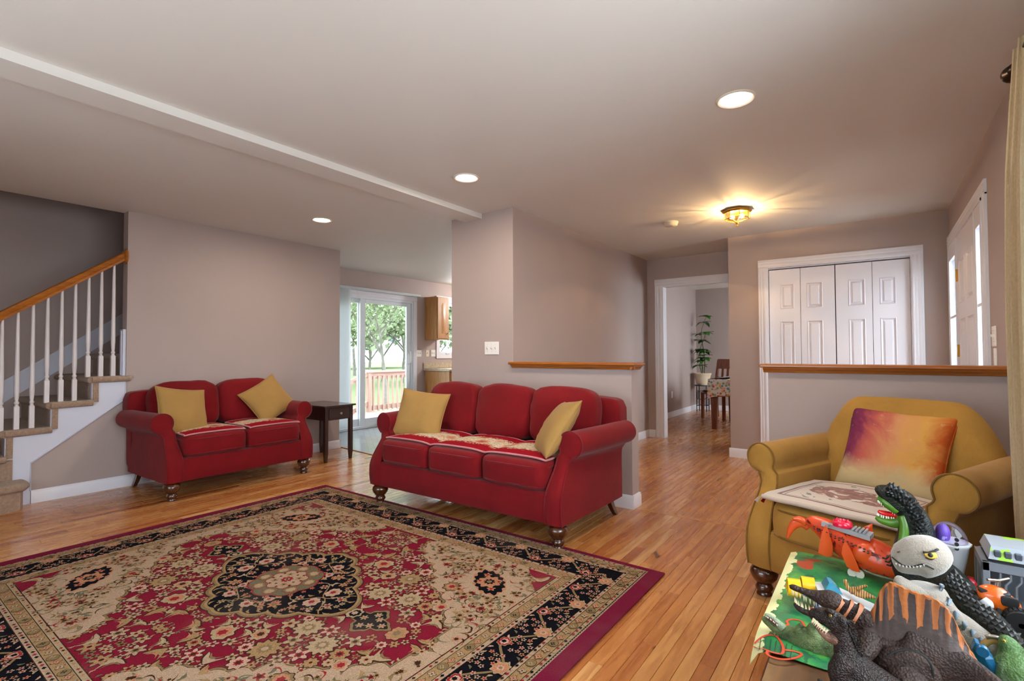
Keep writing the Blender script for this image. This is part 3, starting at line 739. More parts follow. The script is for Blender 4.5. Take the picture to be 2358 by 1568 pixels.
# base cabinets and counter
t = thing('base_cabinet', 'honey oak base cabinet with end panel under the granite-look counter', 'cabinet', (XK+.004, 6.34, 0))
b = MB(); b.box(0, .585, .0, .62, .09, .85, .002); b.box(0, .52, .01, .62, 0, .09); b.build('carcass', M['oak_z'], t)
for (z0, z1) in ((.70, .83),):
    b = MB(); b.box(.586, .604, .02, .34, z0, z1, .004); o = b.build('drawer', M['oak_z'], t); b = MB(); b.lathe([(.006, 0), (.006, .012), (.013, .018), (0, .028)], (.604, .18, .765), 12, 'x'); b.build('knob', M['nickel'], o, smooth=50)
o = arch_door(.32, .55, False).build('door', M['oak_z'], t, smooth=25); o.location = (.586, .02, .12)
t = thing('dishwasher', 'black dishwasher front beyond the oak end cabinet', 'dishwasher', (XK+.004, 6.965, 0))
b = MB(); b.box(.05, .59, 0, .6, .1, .85, .004); b.build('body', M['black'], t); b = MB(); b.box(.59, .605, .01, .59, .70, .84, .004); b.build('control_panel', M['black'], t); b = MB(); b.box(.592, .63, .08, .52, .66, .685, .006); b.build('handle', M['black'], t)
def granite():
    t = NT('speckled_laminate'); v = t.coord(); f = t.noise(v, 90, 3, .7); g = t.noise(v, 22, 2)
    t.set(Base_Color=t.mix(t.ramp(g, [(.4, (0, 0, 0, 1)), (.6, (.5, .5, .5, 1))]), t.ramp(f, [(.3, hexc('#8c7a62')), (.5, hexc('#b9a78d')), (.7, hexc('#d9cfc0'))]), hexc('#9f8d75')), Roughness=.22); return t.m
M['granite'] = granite()
t = thing('countertop', 'speckled beige laminate kitchen counter with backsplash', 'countertop', (XK, 6.30, 0))
b = MB(); b.box(0, .63, 0, 2.2, .852, .89, .006); b.build('slab', M['granite'], t); b = MB(); b.box(0, .02, 0, 2.2, .89, .99, .004); b.build('backsplash', M['granite'], t)
# kitchen window: casing, two casements with muntins
kw = struct(thing('window_4', 'white casement window over the kitchen counter', 'window')); del kw['category']
b = MB(); a0, a1, z0, z1 = KW
for q in ((XK, XK+.016, a0-.08, a0, z0, z1), (XK, XK+.016, a1, a1+.08, z0, z1), (XK, XK+.016, a0-.08, a1+.08, z1, z1+.075), (XK, XK+.02, a0-.08, a1+.08, z0-.075, z0)): b.box(*q)
b.box(XK, XK+.03, a0-.10, a1+.1, z1+.075, z1+.10); b.build('window_casing', M['trim'], kw)
for c0, c1 in ((a0, (a0+a1)/2), ((a0+a1)/2, a1)):
    b = MB(); xa, xb = XK-.08, XK-.03
    b.box(xa, xb, c0, c0+.05, z0, z1); b.box(xa, xb, c1-.05, c1, z0, z1); b.box(xa, xb, c0+.05, c1-.05, z0, z0+.05); b.box(xa, xb, c0+.05, c1-.05, z1-.05, z1)
    o = b.build('sash', M['vinyl'], kw)
    m = MB(); m.box(xa+.02, xb-.012, (c0+c1)/2-.008, (c0+c1)/2+.008, z0+.05, z1-.05)
    for z in (z0+.34, z0+.64): m.box(xa+.021, xb-.013, c0+.05, c1-.05, z-.008, z+.008)
    m.build('muntin', M['vinyl'], o)
    g = MB(); g.box(xa+.014, xa+.018, c0+.045, c1-.045, z0+.045, z1-.045); g.build('pane', M['glass'], o)
b = MB(); b.box(XK-.03, XK-.005, a0+.20, a0+.30, z0+.005, z0+.025, .004); b.tube([(XK-.01, a0+.25, z0+.02), (XK+.01, a0+.29, z0+.03), (XK+.012, a0+.36, z0+.028)], .006, 6); b.build('crank', M['vinyl'], kw, smooth=60)
# warm task light tucked above the sink, out of sight behind the wall block
t = thing('kitchen_light', 'warm light over the kitchen sink', 'light', (-6.0, 7.75, CEIL))
b = MB(); b.lathe([(.07, 0), (.07, -.02), (.05, -.05), (0, -.06)], (0, 0, 0), 20); b.build('shade', M['lens'], t, smooth=50)
d = bpy.data.lights.new('sink_lamp', 'POINT'); d.energy = 9; d.color = (1, .74, .42); d.shadow_soft_size = .05
o = bpy.data.objects.new('sink_lamp', d); COL.objects.link(o); o.location = (0, 0, -.12); o.parent = t
t = thing('kitchen_fill_light', 'added unseen round fill light on the kitchen ceiling', 'light', (-5.2, 8.1, CEIL))  # fill light added out of view to brighten the kitchen
b = MB(); b.lathe([(.17, 0), (.17, -.03), (.15, -.06), (.09, -.085), (0, -.092)], (0, 0, 0), 28); b.build('glass_bowl', M['lens'], t, smooth=50)
d = bpy.data.lights.new('kitchen_fill_lamp', 'POINT'); d.energy = 125; d.color = (.95, .98, 1); d.shadow_soft_size = .12
o = bpy.data.objects.new('kitchen_fill_lamp', d); COL.objects.link(o); o.location = (0, 0, -.25); o.parent = t
# ------------------------------------------------------------------ rolled-arm seats
def smooth01(t): t = min(1, max(0, t)); return t*t*(3-2*t)
def fnoise(x, y, z, s=1.0): return mnoise.noise(Vector((x*s, y*s, z*s)))
ZB = .145
def arm_profile(W, zc, r, xc, base_in):
    """list of (z, x_inner, x_outer) for the right arm"""
    zs = [ZB+(zc-r-ZB)*i/10 for i in range(10)]+[zc+r*math.sin(-PI/2+PI*i/18) for i in range(1, 19)]
    L = []
    for z in zs:
        xo = W/2-.012*smooth01((z-.32)/.2); xi = W/2-base_in+(.02)*smooth01((z-.28)/.2)
        if z > zc-r:
            c = math.sqrt(max(0, r*r-(z-zc)**2)); t = smooth01((z-(zc-r))/(r*.6))
            xo = max(xo*(1-t)+(xc+c)*t, xc+c) if z < zc else xc+c
            xi = (xi*(1-t)+(xc-c)*t) if z < zc else xc-c
        L.append((z, xi, xo))
    return L
def front_y(z, set_back): return -.012*math.sin(PI*min(1, (z-ZB)/.2))*(z < ZB+.2) + set_back*smooth01((z-.30)/.26)
def rolled_arm(b, W, D, side, zc=.605, r=.080, xc=None, base_in=.115, set_back=.12, flare=.06, rise=0.0):
    xc = W/2-.008 if xc is None else xc
    L = arm_profile(W, zc, r, xc, base_in); n = len(L); S = 9; yb = D-.06
    loops = []
    for s in range(S):
        t = s/(S-1); ring = []
        for (z, xi, xo) in L: ring.append((xo, z, t))
        for (z, xi, xo) in reversed(L): ring.append((xi, z, t))
        pr = []
        for (x, z, t) in ring:
            y0 = front_y(z, set_back); y = y0+(yb-y0)*t
            k = flare*t*(.4+.6*smooth01((z-.4)/.2)); puff = .006*math.sin(PI*t)
            pr.append((side*(x+k+(puff if x > W/2-.05 else 0)), y, z+rise*t*smooth01((z-.4)/.2)))
        loops.append(pr)
    if side < 0: loops = [l[::-1] for l in loops]
    b.rings(loops, cap=False)
    # front and back caps as strips between inner and outer edges
    for s, flip in ((0, False), (S-1, True)):
        l = loops[s] if side > 0 else loops[s][::-1]
        vs = []; fs = []
        for i in range(n):
            o, a = Vector(l[i]), Vector(l[2*n-1-i]); w = (o-a).length
            for j in range(5):
                q = a.lerp(o, j/4); q.y -= (0 if flip else 1)*.012*math.sin(PI*j/4)*min(1, w/.06); vs.append(tuple(q))
        for i in range(n-1):
            for j in range(4):
                f = (i*5+j, i*5+j+1, (i+1)*5+j+1, (i+1)*5+j)
                fs.append(f if (side > 0) != flip else f[::-1])
        b.add(vs, fs)
    l = loops[0] if side > 0 else loops[0][::-1]
    return [(p[0], p[1]-.003, p[2]) for p in l[:n]], [(p[0], p[1]-.003, p[2]) for p in l[n:]][::-1]
def seat_cushion(b, x0, x1, y0, y1, z0, z1, seed, crown=.02):
    cx, cy, cz = (x0+x1)/2, (y0+y1)/2, (z0+z1)/2; hx, hy, hz = (x1-x0)/2, (y1-y0)/2, (z1-z0)/2
    def fn(q):
        z = q.z+(crown/hz)*(1-q.x**2)*(1-q.y**2)*(1 if q.z > 0 else .2)
        w = .05*fnoise(q.x*2+seed, q.y*2, q.z*2)
        return (q.x*(1+.012*math.cos(q.z*PI/2)), q.y*(1+.02*math.cos(q.z*PI/2))+w*.2, z+w)
    b.superbox((cx, cy, cz), (hx, hy, hz), 9, 11, None, fn)
def cushion_welt(x0, x1, y0, y1, z, r=.006, p=8):
    pts = []
    for k in range(48):
        a = 2*PI*k/48; c, s = math.cos(a), math.sin(a); d = (abs(c)**p+abs(s)**p)**(1/p)
        pts.append(((x0+x1)/2+(x1-x0)/2*1.005*c/d, (y0+y1)/2+(y1-y0)/2*1.01*s/d, z))
    return pts
def back_cushion(b, x0, x1, z0, z1, yb, thick, lean, seed, slump=.02):
    cx, cz = (x0+x1)/2, (z0+z1)/2; hx, hz = (x1-x0)/2, (z1-z0)/2
    def fn(q):
        u, v, w = q.x, q.z, q.y
        top = 1 if v > 0 else 0
        puff = 1+.22*(1-u*u)*(1-v*v)*(1 if w < 0 else .2)
        wr = .15*fnoise(u*2.2+seed, v*1.6, w)+.10*fnoise(u*5+seed, v*4+u*3, w+3)+.06*fnoise(u*11+seed, v*7-u*4, w)+.035*math.sin((u*.7+v*1.3)*7+seed)*max(0, -u+.2)*max(0, v+.4)
        zz = v+(.06*(1-u*u)-.05*abs(u)**3)*top+slump*fnoise(u*2+seed, 1, 1)*3
        return (u*(1+.02*v), w*puff+(wr if w < 0 else 0), zz)
    R = Matrix.Rotation(-lean, 3, 'X')
    b.superbox((cx, yb, cz), (hx, thick/2, hz), 4.6, 12, R, fn)
def turned_leg(h=.145):
    b = MB(); k = h/.145
    b.lathe([(a*1.32, z) for a, z in [(.022, 0), (.026, .004*k), (.026, .010*k), (.022, .018*k), (.028, .028*k), (.031, .038*k), (.026, .050*k), (.023, .056*k), (.030, .064*k), (.042, .084*k), (.047, .102*k), (.046, .118*k), (.038, .132*k), (.030, .140*k), (.030, h+.01)]], (0, 0, 0), 20)
    return b
def splay_leg(side):
    b = MB(); R = []
    for i in range(6):
        t = i/5; z = ZB+.01-(ZB+.01)*t; w = .034-.010*t; y = .0+.075*t**1.8; x = side*.018*t
        R.append([(x-w*.6, y-w*.7, z), (x+w*.6, y-w*.7, z), (x+w*.6, y+w*.7, z), (x-w*.6, y+w*.7, z)])
    b.rings(R); return b
def rolled_seat(t, W, D, n_seat, fab, pipe, seat_z=(.325, .505), back='cushions', set_back=.12, zc=.605, r=.080, base_in=.115, leg_in=.055, flare=.06):
    xi = W/2-base_in
    b = MB()   # seat base with soft front rail
    R = []
    for i, (d, z) in enumerate(((.0, ZB), (-.008, ZB+.012), (-.012, .24), (-.008, .31), (.004, .325), (.03, .33))):
        R.append([(-xi-.02, d, z), (xi+.02, d, z), (xi+.02, D-.05, z), (-xi-.02, D-.05, z)])
    b.rings(R); b.build('seat_base', fab, t, smooth=35)
    for s in (-1, 1):
        b = MB(); o, i_ = rolled_arm(b, W, D, s, zc, r, None, base_in, set_back, flare)
        a = b.build('arm', fab, t, smooth=60)
        w = MB(); w.tube(o+i_[::-1], .0045, 6); w.build('piping', pipe, a, smooth=60)
    # back frame
    if back == 'cushions':
        b = MB(); H = .815; hw = W/2+.045
        def frame(q):
            return (q.x*(.955+.045*smooth01((q.z-.15)/.3)), q.y+.10*(q.z+1)/2, q.z)
        b.superbox((0, D-.075, (ZB+H)/2+.01), (hw, .075, (H-ZB)/2+.02), 14, 8, None, frame); b.build('back_frame', fab, t, smooth=50)
        wseat = (2*xi-.004)/n_seat
        for k in range(n_seat):
            x0 = -xi+.002+k*wseat; c = MB(); seat_cushion(c, x0+.002, x0+wseat-.002, -.020, D-.25, seat_z[0], seat_z[1], k*3.7+W)
            o = c.build('seat_cushion', fab, t, smooth=80)
            for z in (seat_z[0]+.028, seat_z[1]-.035):
                p = MB(); p.tube(cushion_welt(x0+.002, x0+wseat-.002, -.020, D-.25, z), .005, 6, closed=True); p.build('piping', pipe, o, smooth=80)
        wb = (2*xi+.075)/n_seat
        for k in range(n_seat):
            x0 = -xi-.037+k*wb; c = MB()
            back_cushion(c, x0-.004, x0+wb+.004, seat_z[1]-.02, .905, D-.235, .21, .17, k*5.3+W*2)
            c.build('back_cushion', fab, t, smooth=120)
    for s in (-1, 1):
        o = turned_leg(ZB).build('front_leg', M['walnut_leg'], t, smooth=50); o.location = (s*(W/2-leg_in), .045, 0)
        o = splay_leg(s).build('back_leg', M['walnut_leg'], t, smooth=40); o.location = (s*(W/2-.06), D-.105, 0)

sofa = thing('sofa', 'red three-seat rolled-arm sofa in front of the half wall', 'sofa', (-2.360, 2.572, 0), group='red sofas')
rolled_seat(sofa, 1.715, .86, 3, M['red'], M['red_pipe'])
ls = thing('loveseat', 'red two-seat rolled-arm loveseat against the left wall', 'sofa', (-4.515, 2.262, 0), PI/2, group='red sofas')
rolled_seat(ls, 1.25, .84, 2, M['red'], M['red_pipe'], flare=.035)

# mustard armchair, turned towards the room
ac = thing('armchair', 'mustard rolled-arm armchair with arched back by the curtain', 'armchair', (-.165, 2.520, 0), math.radians(-23))
W, D = .775, .77
rolled_seat(ac, W, D, 1, M['mustard'], M['mustard_pipe'], back=None, zc=.640, r=.070, set_back=.10, base_in=.115, leg_in=.05, flare=.005)
xi = W/2-.115
c = MB(); seat_cushion(c, -xi+.006, xi-.006, -.035, D-.16, .30, .475, 2.2, .03); o = c.build('seat_cushion', M['mustard'], ac, smooth=80)
for z in (.325, .445):
    p = MB(); p.tube(cushion_welt(-xi+.006, xi-.006, -.035, D-.16, z), .005, 6, closed=True); p.build('piping', M['mustard_pipe'], o, smooth=80)
b = MB(); nx, nz = 26, 18; hw = W/2-.015          # arched back, thick and padded
F = []; 
for side, yy in ((0, 0), (1, 1)):
    pass
def back_pt(u, v, front):
    hh = .93-.015*u*u - (.24)*max(0, (abs(u)-.50)/.50)**2.2   # arch
    x = u*hw*(1+.02*v); z = ZB+.02+v*(hh-ZB-.02)
    edge = (1-abs(u)**6)*(1-max(0, v)**10)
    lean = .10*v
    th = .085*max(0, edge)**.4
    return (x, D-.165+lean+(-th if front else th*.85)+(.02*fnoise(u*2, v*2, 1) if front else 0)*edge, z)
vs = []; fs = []
for fr in (True, False):
    for j in range(nz+1):
        for i in range(nx+1): vs.append(back_pt(-1+2*i/nx, j/nz, fr))
st_ = (nx+1)*(nz+1)
for j in range(nz):
    for i in range(nx):
        a = j*(nx+1)+i; fs.append((a, a+1, a+nx+2, a+nx+1)); fs.append((st_+a+nx+1, st_+a+nx+2, st_+a+1, st_+a))
b.add(vs, fs); b.build('backrest', M['mustard'], ac, smooth=120)

# ------------------------------------------------------------------ throw pillows
def pillow_mesh(w, h, T, seed=0, n=22):
    """local x-z plane, thickness along y, centre at origin"""
    b = MB(); vs = []; fs = []
    def pt(u, v, s):
        e = ((1-u*u)*(1-v*v)); t = T/2*max(0, e)**.42
        x = u*w/2*(1-.075*(1-v*v)); z = v*h/2*(1-.075*(1-u*u))
        wr = (.010*fnoise(u*2+seed, v*2, s)+.006*fnoise(u*5+seed, v*5, s))*max(0, e)**.3
        return (x, s*t+wr, z)
    for s in (-1, 1):
        for j in range(n+1):
            for i in range(n+1):
                u = math.sin((-1+2*i/n)*PI/2); v = math.sin((-1+2*j/n)*PI/2)
                vs.append(pt(u, v, s))
    o = (n+1)**2
    for j in range(n):
        for i in range(n):
            a = j*(n+1)+i; fs.append((a, a+1, a+n+2, a+n+1)); fs.append((o+a+n+1, o+a+n+2, o+a+1, o+a))
    b.add(vs, fs)
    edge = []
    for k in range(4*n):
        q, i = divmod(k, n); m = math.sin((-1+2*i/n)*PI/2)
        u, v = ((m, -1), (1, m), (-m, 1), (-1, -m))[q]; edge.append(pt(u, v, 0))
    return b, edge
def throw_pillow(label, loc, rot, w=.42, h=.42, T=.15, seed=0, m=None, pm=None, group='gold throw pillows', name='throw_pillow'):
    t = thing(name, label, 'pillow', loc, 0, group); t.rotation_mode = 'YXZ'; t.rotation_euler = rot
    b, e = pillow_mesh(w, h, T, seed); b.build('pillow_cover', m or M['gold'], t, smooth=120)
    p = MB(); p.tube(e, .0045, 6, closed=True); p.build('piping', pm or M['gold'], t, smooth=120); return t
throw_pillow('gold square pillow leaning on the left arm of the red sofa', (-2.985, 2.875, .672), (-.42, .12, .42), .41, .39, .14, 1)
throw_pillow('gold square pillow leaning on the right arm of the red sofa', (-1.700, 2.84, .672), (-.60, -.14, -.88), .43, .41, .15, 5)
throw_pillow('gold square pillow leaning on the left arm of the loveseat', (-4.80, 1.855, .675), (-.38, .16, PI/2+.25), .42, .42, .15, 9)
throw_pillow('gold square pillow tilted on its corner on the loveseat right side', (-4.92, 2.665, .705), (-.42, -.52, PI/2-.10), .41, .39, .16, 13)

# ------------------------------------------------------------------ seat throws with woven florals
def tapestry():
    t = NT('woven_rose_tapestry'); v = t.coord()
    sp = t.n('SeparateXYZ'); t.l(v, sp.inputs[0])
    vo = t.n('TexVoronoi'); t.l(v, vo.inputs['Vector']); vo.inputs['Scale'].default_value = 7.5
    n1 = t.noise(v, 26, 4, .7, 1.5); n2 = t.noise(v, 60, 2)
    band = t.math('SUBTRACT', 1.0, t.math('MULTIPLY', t.math('ABSOLUTE', sp.outputs[1]), 5.2), clamp=True)
    mask = t.math('GREATER_THAN', t.math('ADD', t.math('MULTIPLY', band, .62), t.math('MULTIPLY', n1, .85)), .70)
    rose = t.ramp(vo.outputs['Distance'], [(0, hexc('#8e2c28')), (.25, hexc('#c06a58')), (.42, hexc('#d0a890')), (.55, hexc('#cdb8a4')), (1, hexc('#bfa78e'))])
    rose = t.mix(t.ramp(n2, [(.5, (0, 0, 0, 1)), (.62, (.8, .8, .8, 1))]), rose, hexc('#7d8a5a'))
    red = hexc('#8d0a1c')
    t.set(Base_Color=t.mix(mask, red, rose), Roughness=.95, Specular_IOR_Level=.1); t.bump(t.noise(v, 500, 1), .3, .004); return t.m
M['tapestry'] = tapestry(); M['pink_edge'] = fabric('pink_binding', '#c2787a', .05)
def seat_throw(parent_loc, rz, label, x0, x1, y0, y1, zfun, group, edge=True):
    t = thing('seat_throw', label, 'throw', parent_loc, rz, group)
    cx, cy = (x0+x1)/2, (y0+y1)/2; nx, ny = 40, 16; vs = []; fs = []; th = .008
    for s in (0, 1):
        for j in range(ny+1):
            for i in range(nx+1):
                x = x0+(x1-x0)*i/nx; y = y0+(y1-y0)*j/ny; vs.append((x, y, zfun(x, y)+(th if s else 0)))
    o = (nx+1)*(ny+1)
    for j in range(ny):
        for i in range(nx):
            a = j*(nx+1)+i; fs.append((o+a, o+a+1, o+a+nx+2, o+a+nx+1)); fs.append((a+nx+1, a+nx+2, a+1, a))
    ring = [i for i in range(nx+1)]+[(j+1)*(nx+1)-1 for j in range(1, ny+1)]+[ny*(nx+1)+i for i in range(nx-1, -1, -1)]+[j*(nx+1) for j in range(ny-1, 0, -1)]
    for k in range(len(ring)): a, c = ring[k], ring[(k+1) % len(ring)]; fs.append((a, c, o+c, o+a))
    vs = [(x-cx, y-cy, z) for x, y, z in vs]
    b = MB(); b.add(vs, fs); w = b.build('cloth', M['tapestry'], t, smooth=60); w.location = (cx, cy, 0)
    p = MB(); p.tube([vs[i] and (vs[i][0], vs[i][1], vs[i][2]+th/2) for i in ring], .0065, 6, closed=True); e = p.build('bound_edge', M['pink_edge'], t, smooth=80); e.location = (cx, cy, 0)
    return t
def seat_top(W, n, base_in, D, z1, crown=.02):
    xi = W/2-base_in; w = (2*xi)/n
    def f(x, y):
        u = ((x+xi) % w)/w*2-1; v = (y-(D-.27)/2)/((D-.23)/2)
        return z1+crown*(1-min(1, u*u))*(1-min(1, v*v))*.8-.012*abs(u)**6-.02*max(0, (-y+.03)/.06)+.006
    return f
seat_throw((-2.360, 2.572, 0), 0, 'rose-patterned red tapestry throw along the sofa seat', -.715, .728, .03, .50, seat_top(1.715, 3, .115, .86, .508), 'tapestry throws')
f2 = seat_top(1.25, 2, .115, .84, .508)
seat_throw((-4.515, 2.262, 0), PI/2, 'rose-patterned red throw on the loveseat left cushion', -.495, -.02, .01, .48, f2, 'tapestry throws')
seat_throw((-4.515, 2.262, 0), PI/2, 'rose-patterned red throw on the loveseat right cushion', .03, .50, .01, .48, f2, 'tapestry throws')

# ------------------------------------------------------------------ end table
t = thing('end_table', 'small espresso end table with drawer between loveseat and kitchen', 'table', (-5.035, 3.365, 0))
hx, hy, H = .30, .195, .605
b = MB(); b.box(-hx, hx+.02, -hy, hy, H-.018, H, .004); b.build('table_top', M['dark_wood'], t)
b = MB(); a = .028
b.box(-hx+.02, hx-.02, -hy+.025, -hy+.043, H-.16, H-.018); b.box(-hx+.02, hx-.02, hy-.043, hy-.025, H-.16, H-.018); b.box(-hx+.02, -hx+.038, -hy+.03, hy-.03, H-.16, H-.018); b.box(hx-.038, hx-.018, -hy+.03, hy-.03, H-.16, H-.018)
b.build('apron', M['dark_wood'], t)
for sx in (-1, 1):
    for sy in (-1, 1):
        cx, cy = sx*(hx-.03), sy*(hy-.04); b = MB(); R = []
        for z, w in ((0, .011), (.004, .013), (.09, .019), (H-.018, .019)): R.append([(cx-w, cy-w, z), (cx+w, cy-w, z), (cx+w, cy+w, z), (cx-w, cy+w, z)])
        b.rings(R); b.build('leg', M['dark_wood'], t)
b = MB(); b.box(hx-.016, hx-.004, -hy+.07, hy-.07, H-.145, H-.035, .003); b.box(hx-.004, hx-.001, -hy+.085, hy-.085, H-.132, H-.048, .001); o = b.build('drawer', M['dark_wood'], t)
b = MB(); b.lathe([(.007, hx-.002), (.006, hx+.012), (.013, hx+.018), (.013, hx+.026), (0, hx+.030)], (0, 0, H-.09), 14, 'x'); b.build('knob', M['nickel'], o, smooth=50)
# ------------------------------------------------------------------ Persian rug: every motif is a small raised patch of pile
random.seed(21)
RC = Vector(((RUG[0]+RUG[1])/2, (RUG[2]+RUG[3])/2)); HU, HV = (RUG[1]-RUG[0])/2, (RUG[3]-RUG[2])/2
def wool(name, col):
    t = NT(name); c = hexc(col); v = t.coord(); f = t.noise(v, 220, 2, .6); g = t.noise(v, 2.2, 3)
    lo = tuple(x*.56 for x in c[:3])+(1,); hi = tuple(min(1, x*1.04) for x in c[:3])+(1,)
    k = t.mix(t.ramp(g, [(.52, (0, 0, 0, 1)), (.8, (.14, .14, .14, 1))]), t.ramp(f, [(.3, lo), (.7, hi)]), hexc('#9a8878'))
    t.set(Base_Color=k, Roughness=1.0, Specular_IOR_Level=.04); t.bump(f, .5, .003); return t.m
RW_ = ['#78182a', '#701a32', '#aa8d74', '#987853', '#7f6746', '#0f0e14', '#ad7657', '#66614a', '#8a262a', '#3e2318', '#a68c6d', '#b9917e']
RED, BURG, IVO, TAN, OLI, BLK, PEA, SAG, ROS, BRN, BEI, PNK = range(12)
rugm = [wool('rug_wool_%s' % n, c) for n, c in zip(('crimson', 'burgundy', 'ivory', 'tan', 'ochre', 'black', 'peach', 'sage', 'rose', 'brown', 'beige', 'pink'), RW_)]
rb = MB(); Z0 = .009; DZ = .00026
class LP(list): pass           # outline of a leaf: filled as a strip
_zr = random.Random(3)
def flat(pts, layer, mi, c=None):
    z = Z0+DZ*(layer+.7*_zr.random())
    if isinstance(pts, LP):
        n = len(pts)//2; rb.add([(p[0], p[1], z) for p in pts], [(i, i+1, n+i+1, n+i) for i in range(n-1)], mi); return
    if c is None: c = (sum(p[0] for p in pts)/len(pts), sum(p[1] for p in pts)/len(pts))
    n = len(pts); rb.add([(p[0], p[1], z) for p in pts]+[(c[0], c[1], z)], [(i, (i+1) % n, n) for i in range(n)], mi)
def rect(u0, u1, v0, v1, layer, mi): rb.add([(u0, v0, Z0+DZ*layer), (u1, v0, Z0+DZ*layer), (u1, v1, Z0+DZ*layer), (u0, v1, Z0+DZ*layer)], [(0, 1, 2, 3)], mi)
def ribbon(pts, w, layer, mi):
    z = Z0+DZ*layer; L = []; m = len(pts)
    for i, p in enumerate(pts):
        a = Vector(pts[max(0, i-1)]); b_ = Vector(pts[min(m-1, i+1)]); d = b_-a
        d = d.normalized() if d.length > 0 else Vector((1, 0)); n = Vector((-d.y, d.x))*(w/2 if not isinstance(w, (list, tuple)) else w[i]/2)
        L += [(p[0]+n.x, p[1]+n.y, z), (p[0]-n.x, p[1]-n.y, z)]
    rb.add(L, [(2*i, 2*i+1, 2*i+3, 2*i+2) for i in range(m-1)], mi)
def ngon(cx, cy, rot, fn, n=24, sx=1, sy=1):
    P = []
    for k in range(n):
        t = 2*PI*k/n; r = fn(t); x, y = r*math.cos(t)*sx, r*math.sin(t)*sy
        P.append((cx+x*math.cos(rot)-y*math.sin(rot), cy+x*math.sin(rot)+y*math.cos(rot)))
    return P
def leaf(cx, cy, rot, L, w, bend=.3, n=8):
    a = []; b_ = []
    for i in range(n+1):
        t = i/n; h = w*math.sin(PI*t**.8)*(1+.25*math.sin(t*14)); y = bend*L*math.sin(PI*t)*.5
        a.append((L*t, y+h/2)); b_.append((L*t, y-h/2))
    P = a+b_
    return LP([(cx+x*math.cos(rot)-y*math.sin(rot), cy+x*math.sin(rot)+y*math.cos(rot)) for x, y in P])
SYM = [(1, 1), (-1, 1), (1, -1), (-1, -1)]
def sym(fn):
    """draw a motif in all four quadrants"""
    for s in SYM: fn(*s)
def mir(P, su, sv):
    Q = [(p[0]*su, p[1]*sv) for p in P]
    if isinstance(P, LP): return LP(Q)
    return Q if su*sv > 0 else Q[::-1]
def flower(u, v, r, cols, lay, pet=5, rot=0, s=(1, 1), outline=None):
    c = (u*s[0], v*s[1])
    am = .26 if pet <= 6 else .13
    f = lambda k: (lambda t: k*r*(1-am+am*math.cos(pet*t)))
    if outline is not None: flat(mir(ngon(u, v, rot, f(1.16), pet*5), *s), lay, outline, c)
    flat(mir(ngon(u, v, rot, f(1.0), pet*5), *s), lay+1, cols[0], c)
    if len(cols) > 1: flat(mir(ngon(u, v, rot, lambda t: r*.50*(.8+.2*math.cos(pet*t+PI)), pet*3), *s), lay+2, cols[1], c)
    if len(cols) > 2: flat(mir(ngon(u, v, rot, lambda t: r*.22, 8), *s), lay+3, cols[2], c)
def palmette(u, v, r, rot, cols, lay, s=(1, 1), outline=BRN):
    c = (u*s[0], v*s[1])
    def fan(k): return lambda t: k*r*(.30+.70*abs(math.cos(t/2))**.8*(.88+.12*math.cos(9*t)))
    if outline is not None: flat(mir(ngon(u, v, rot, fan(1.1), 54), *s), lay, outline, c)
    flat(mir(ngon(u, v, rot, fan(1.0), 54), *s), lay+1, cols[0], c)
    flat(mir(ngon(u+.12*r*math.cos(rot), v+.12*r*math.sin(rot), rot, fan(.68), 36), *s), lay+2, cols[1])
    flat(mir(ngon(u+.18*r*math.cos(rot), v+.18*r*math.sin(rot), rot, lambda t: r*.28*(1+.2*math.cos(6*t)), 18), *s), lay+3, cols[2])
def acanthus(u, v, L, rot, cols, lay, s=(1, 1), bend=.6, outline=BRN):
    if outline is not None: flat(mir(leaf(u-.006*math.cos(rot), v-.006*math.sin(rot), rot, L*1.08, L*.46, bend, 14), *s), lay, outline)
    flat(mir(leaf(u, v, rot, L, L*.36, bend, 14), *s), lay+1, cols[0])
    flat(mir(leaf(u+L*.16*math.cos(rot), v+L*.16*math.sin(rot), rot, L*.66, L*.13, bend*.8, 8), *s), lay+2, cols[1])
# backing slab
b = MB(); b.box(-HU, HU, -HV, HV, 0, Z0-.0006, .003)
# bands (distance from the rug edge)
def frame_rect(d_u, d_v, layer, mi): rect(-HU+d_u, HU-d_u, -HV+d_v, HV-d_v, layer, mi)
EU, EV = .078, .036            # plain burgundy edge
frame_rect(0, 0, 0, BURG)
bands = [(0, IVO), (.008, BLK), (.011, BEI), (.028, BLK), (.0305, TAN), (.074, BLK), (.0765, IVO), (.094, BRN), (.097, BLK), (.252, BRN), (.255, IVO), (.277, BLK), (.2795, TAN), (.325, BLK), (.3275, BEI), (.348, BRN), (.352, RED)]
for i, (d, m) in enumerate(bands): frame_rect(EU+d, EV+d, i+1, m)
FU, FV = HU-EU-.352, HV-EV-.352
LB = 19                        # layers above the bands
def along(d, step, fn):
    """run fn(u, v, direction, k) along the rectangle at distance d inside the edge"""
    a, c = HU-EU-d, HV-EV-d
    nu, nv = max(2, round(2*a/step)), max(2, round(2*c/step))
    for k in range(nu):
        u = -a+2*a*(k+.5)/nu; fn(u, c, 0, k); fn(-u, -c, PI, k)
    for k in range(nv):
        v = -c+2*c*(k+.5)/nv; fn(-a, v, PI/2, k); fn(a, -v, -PI/2, k)
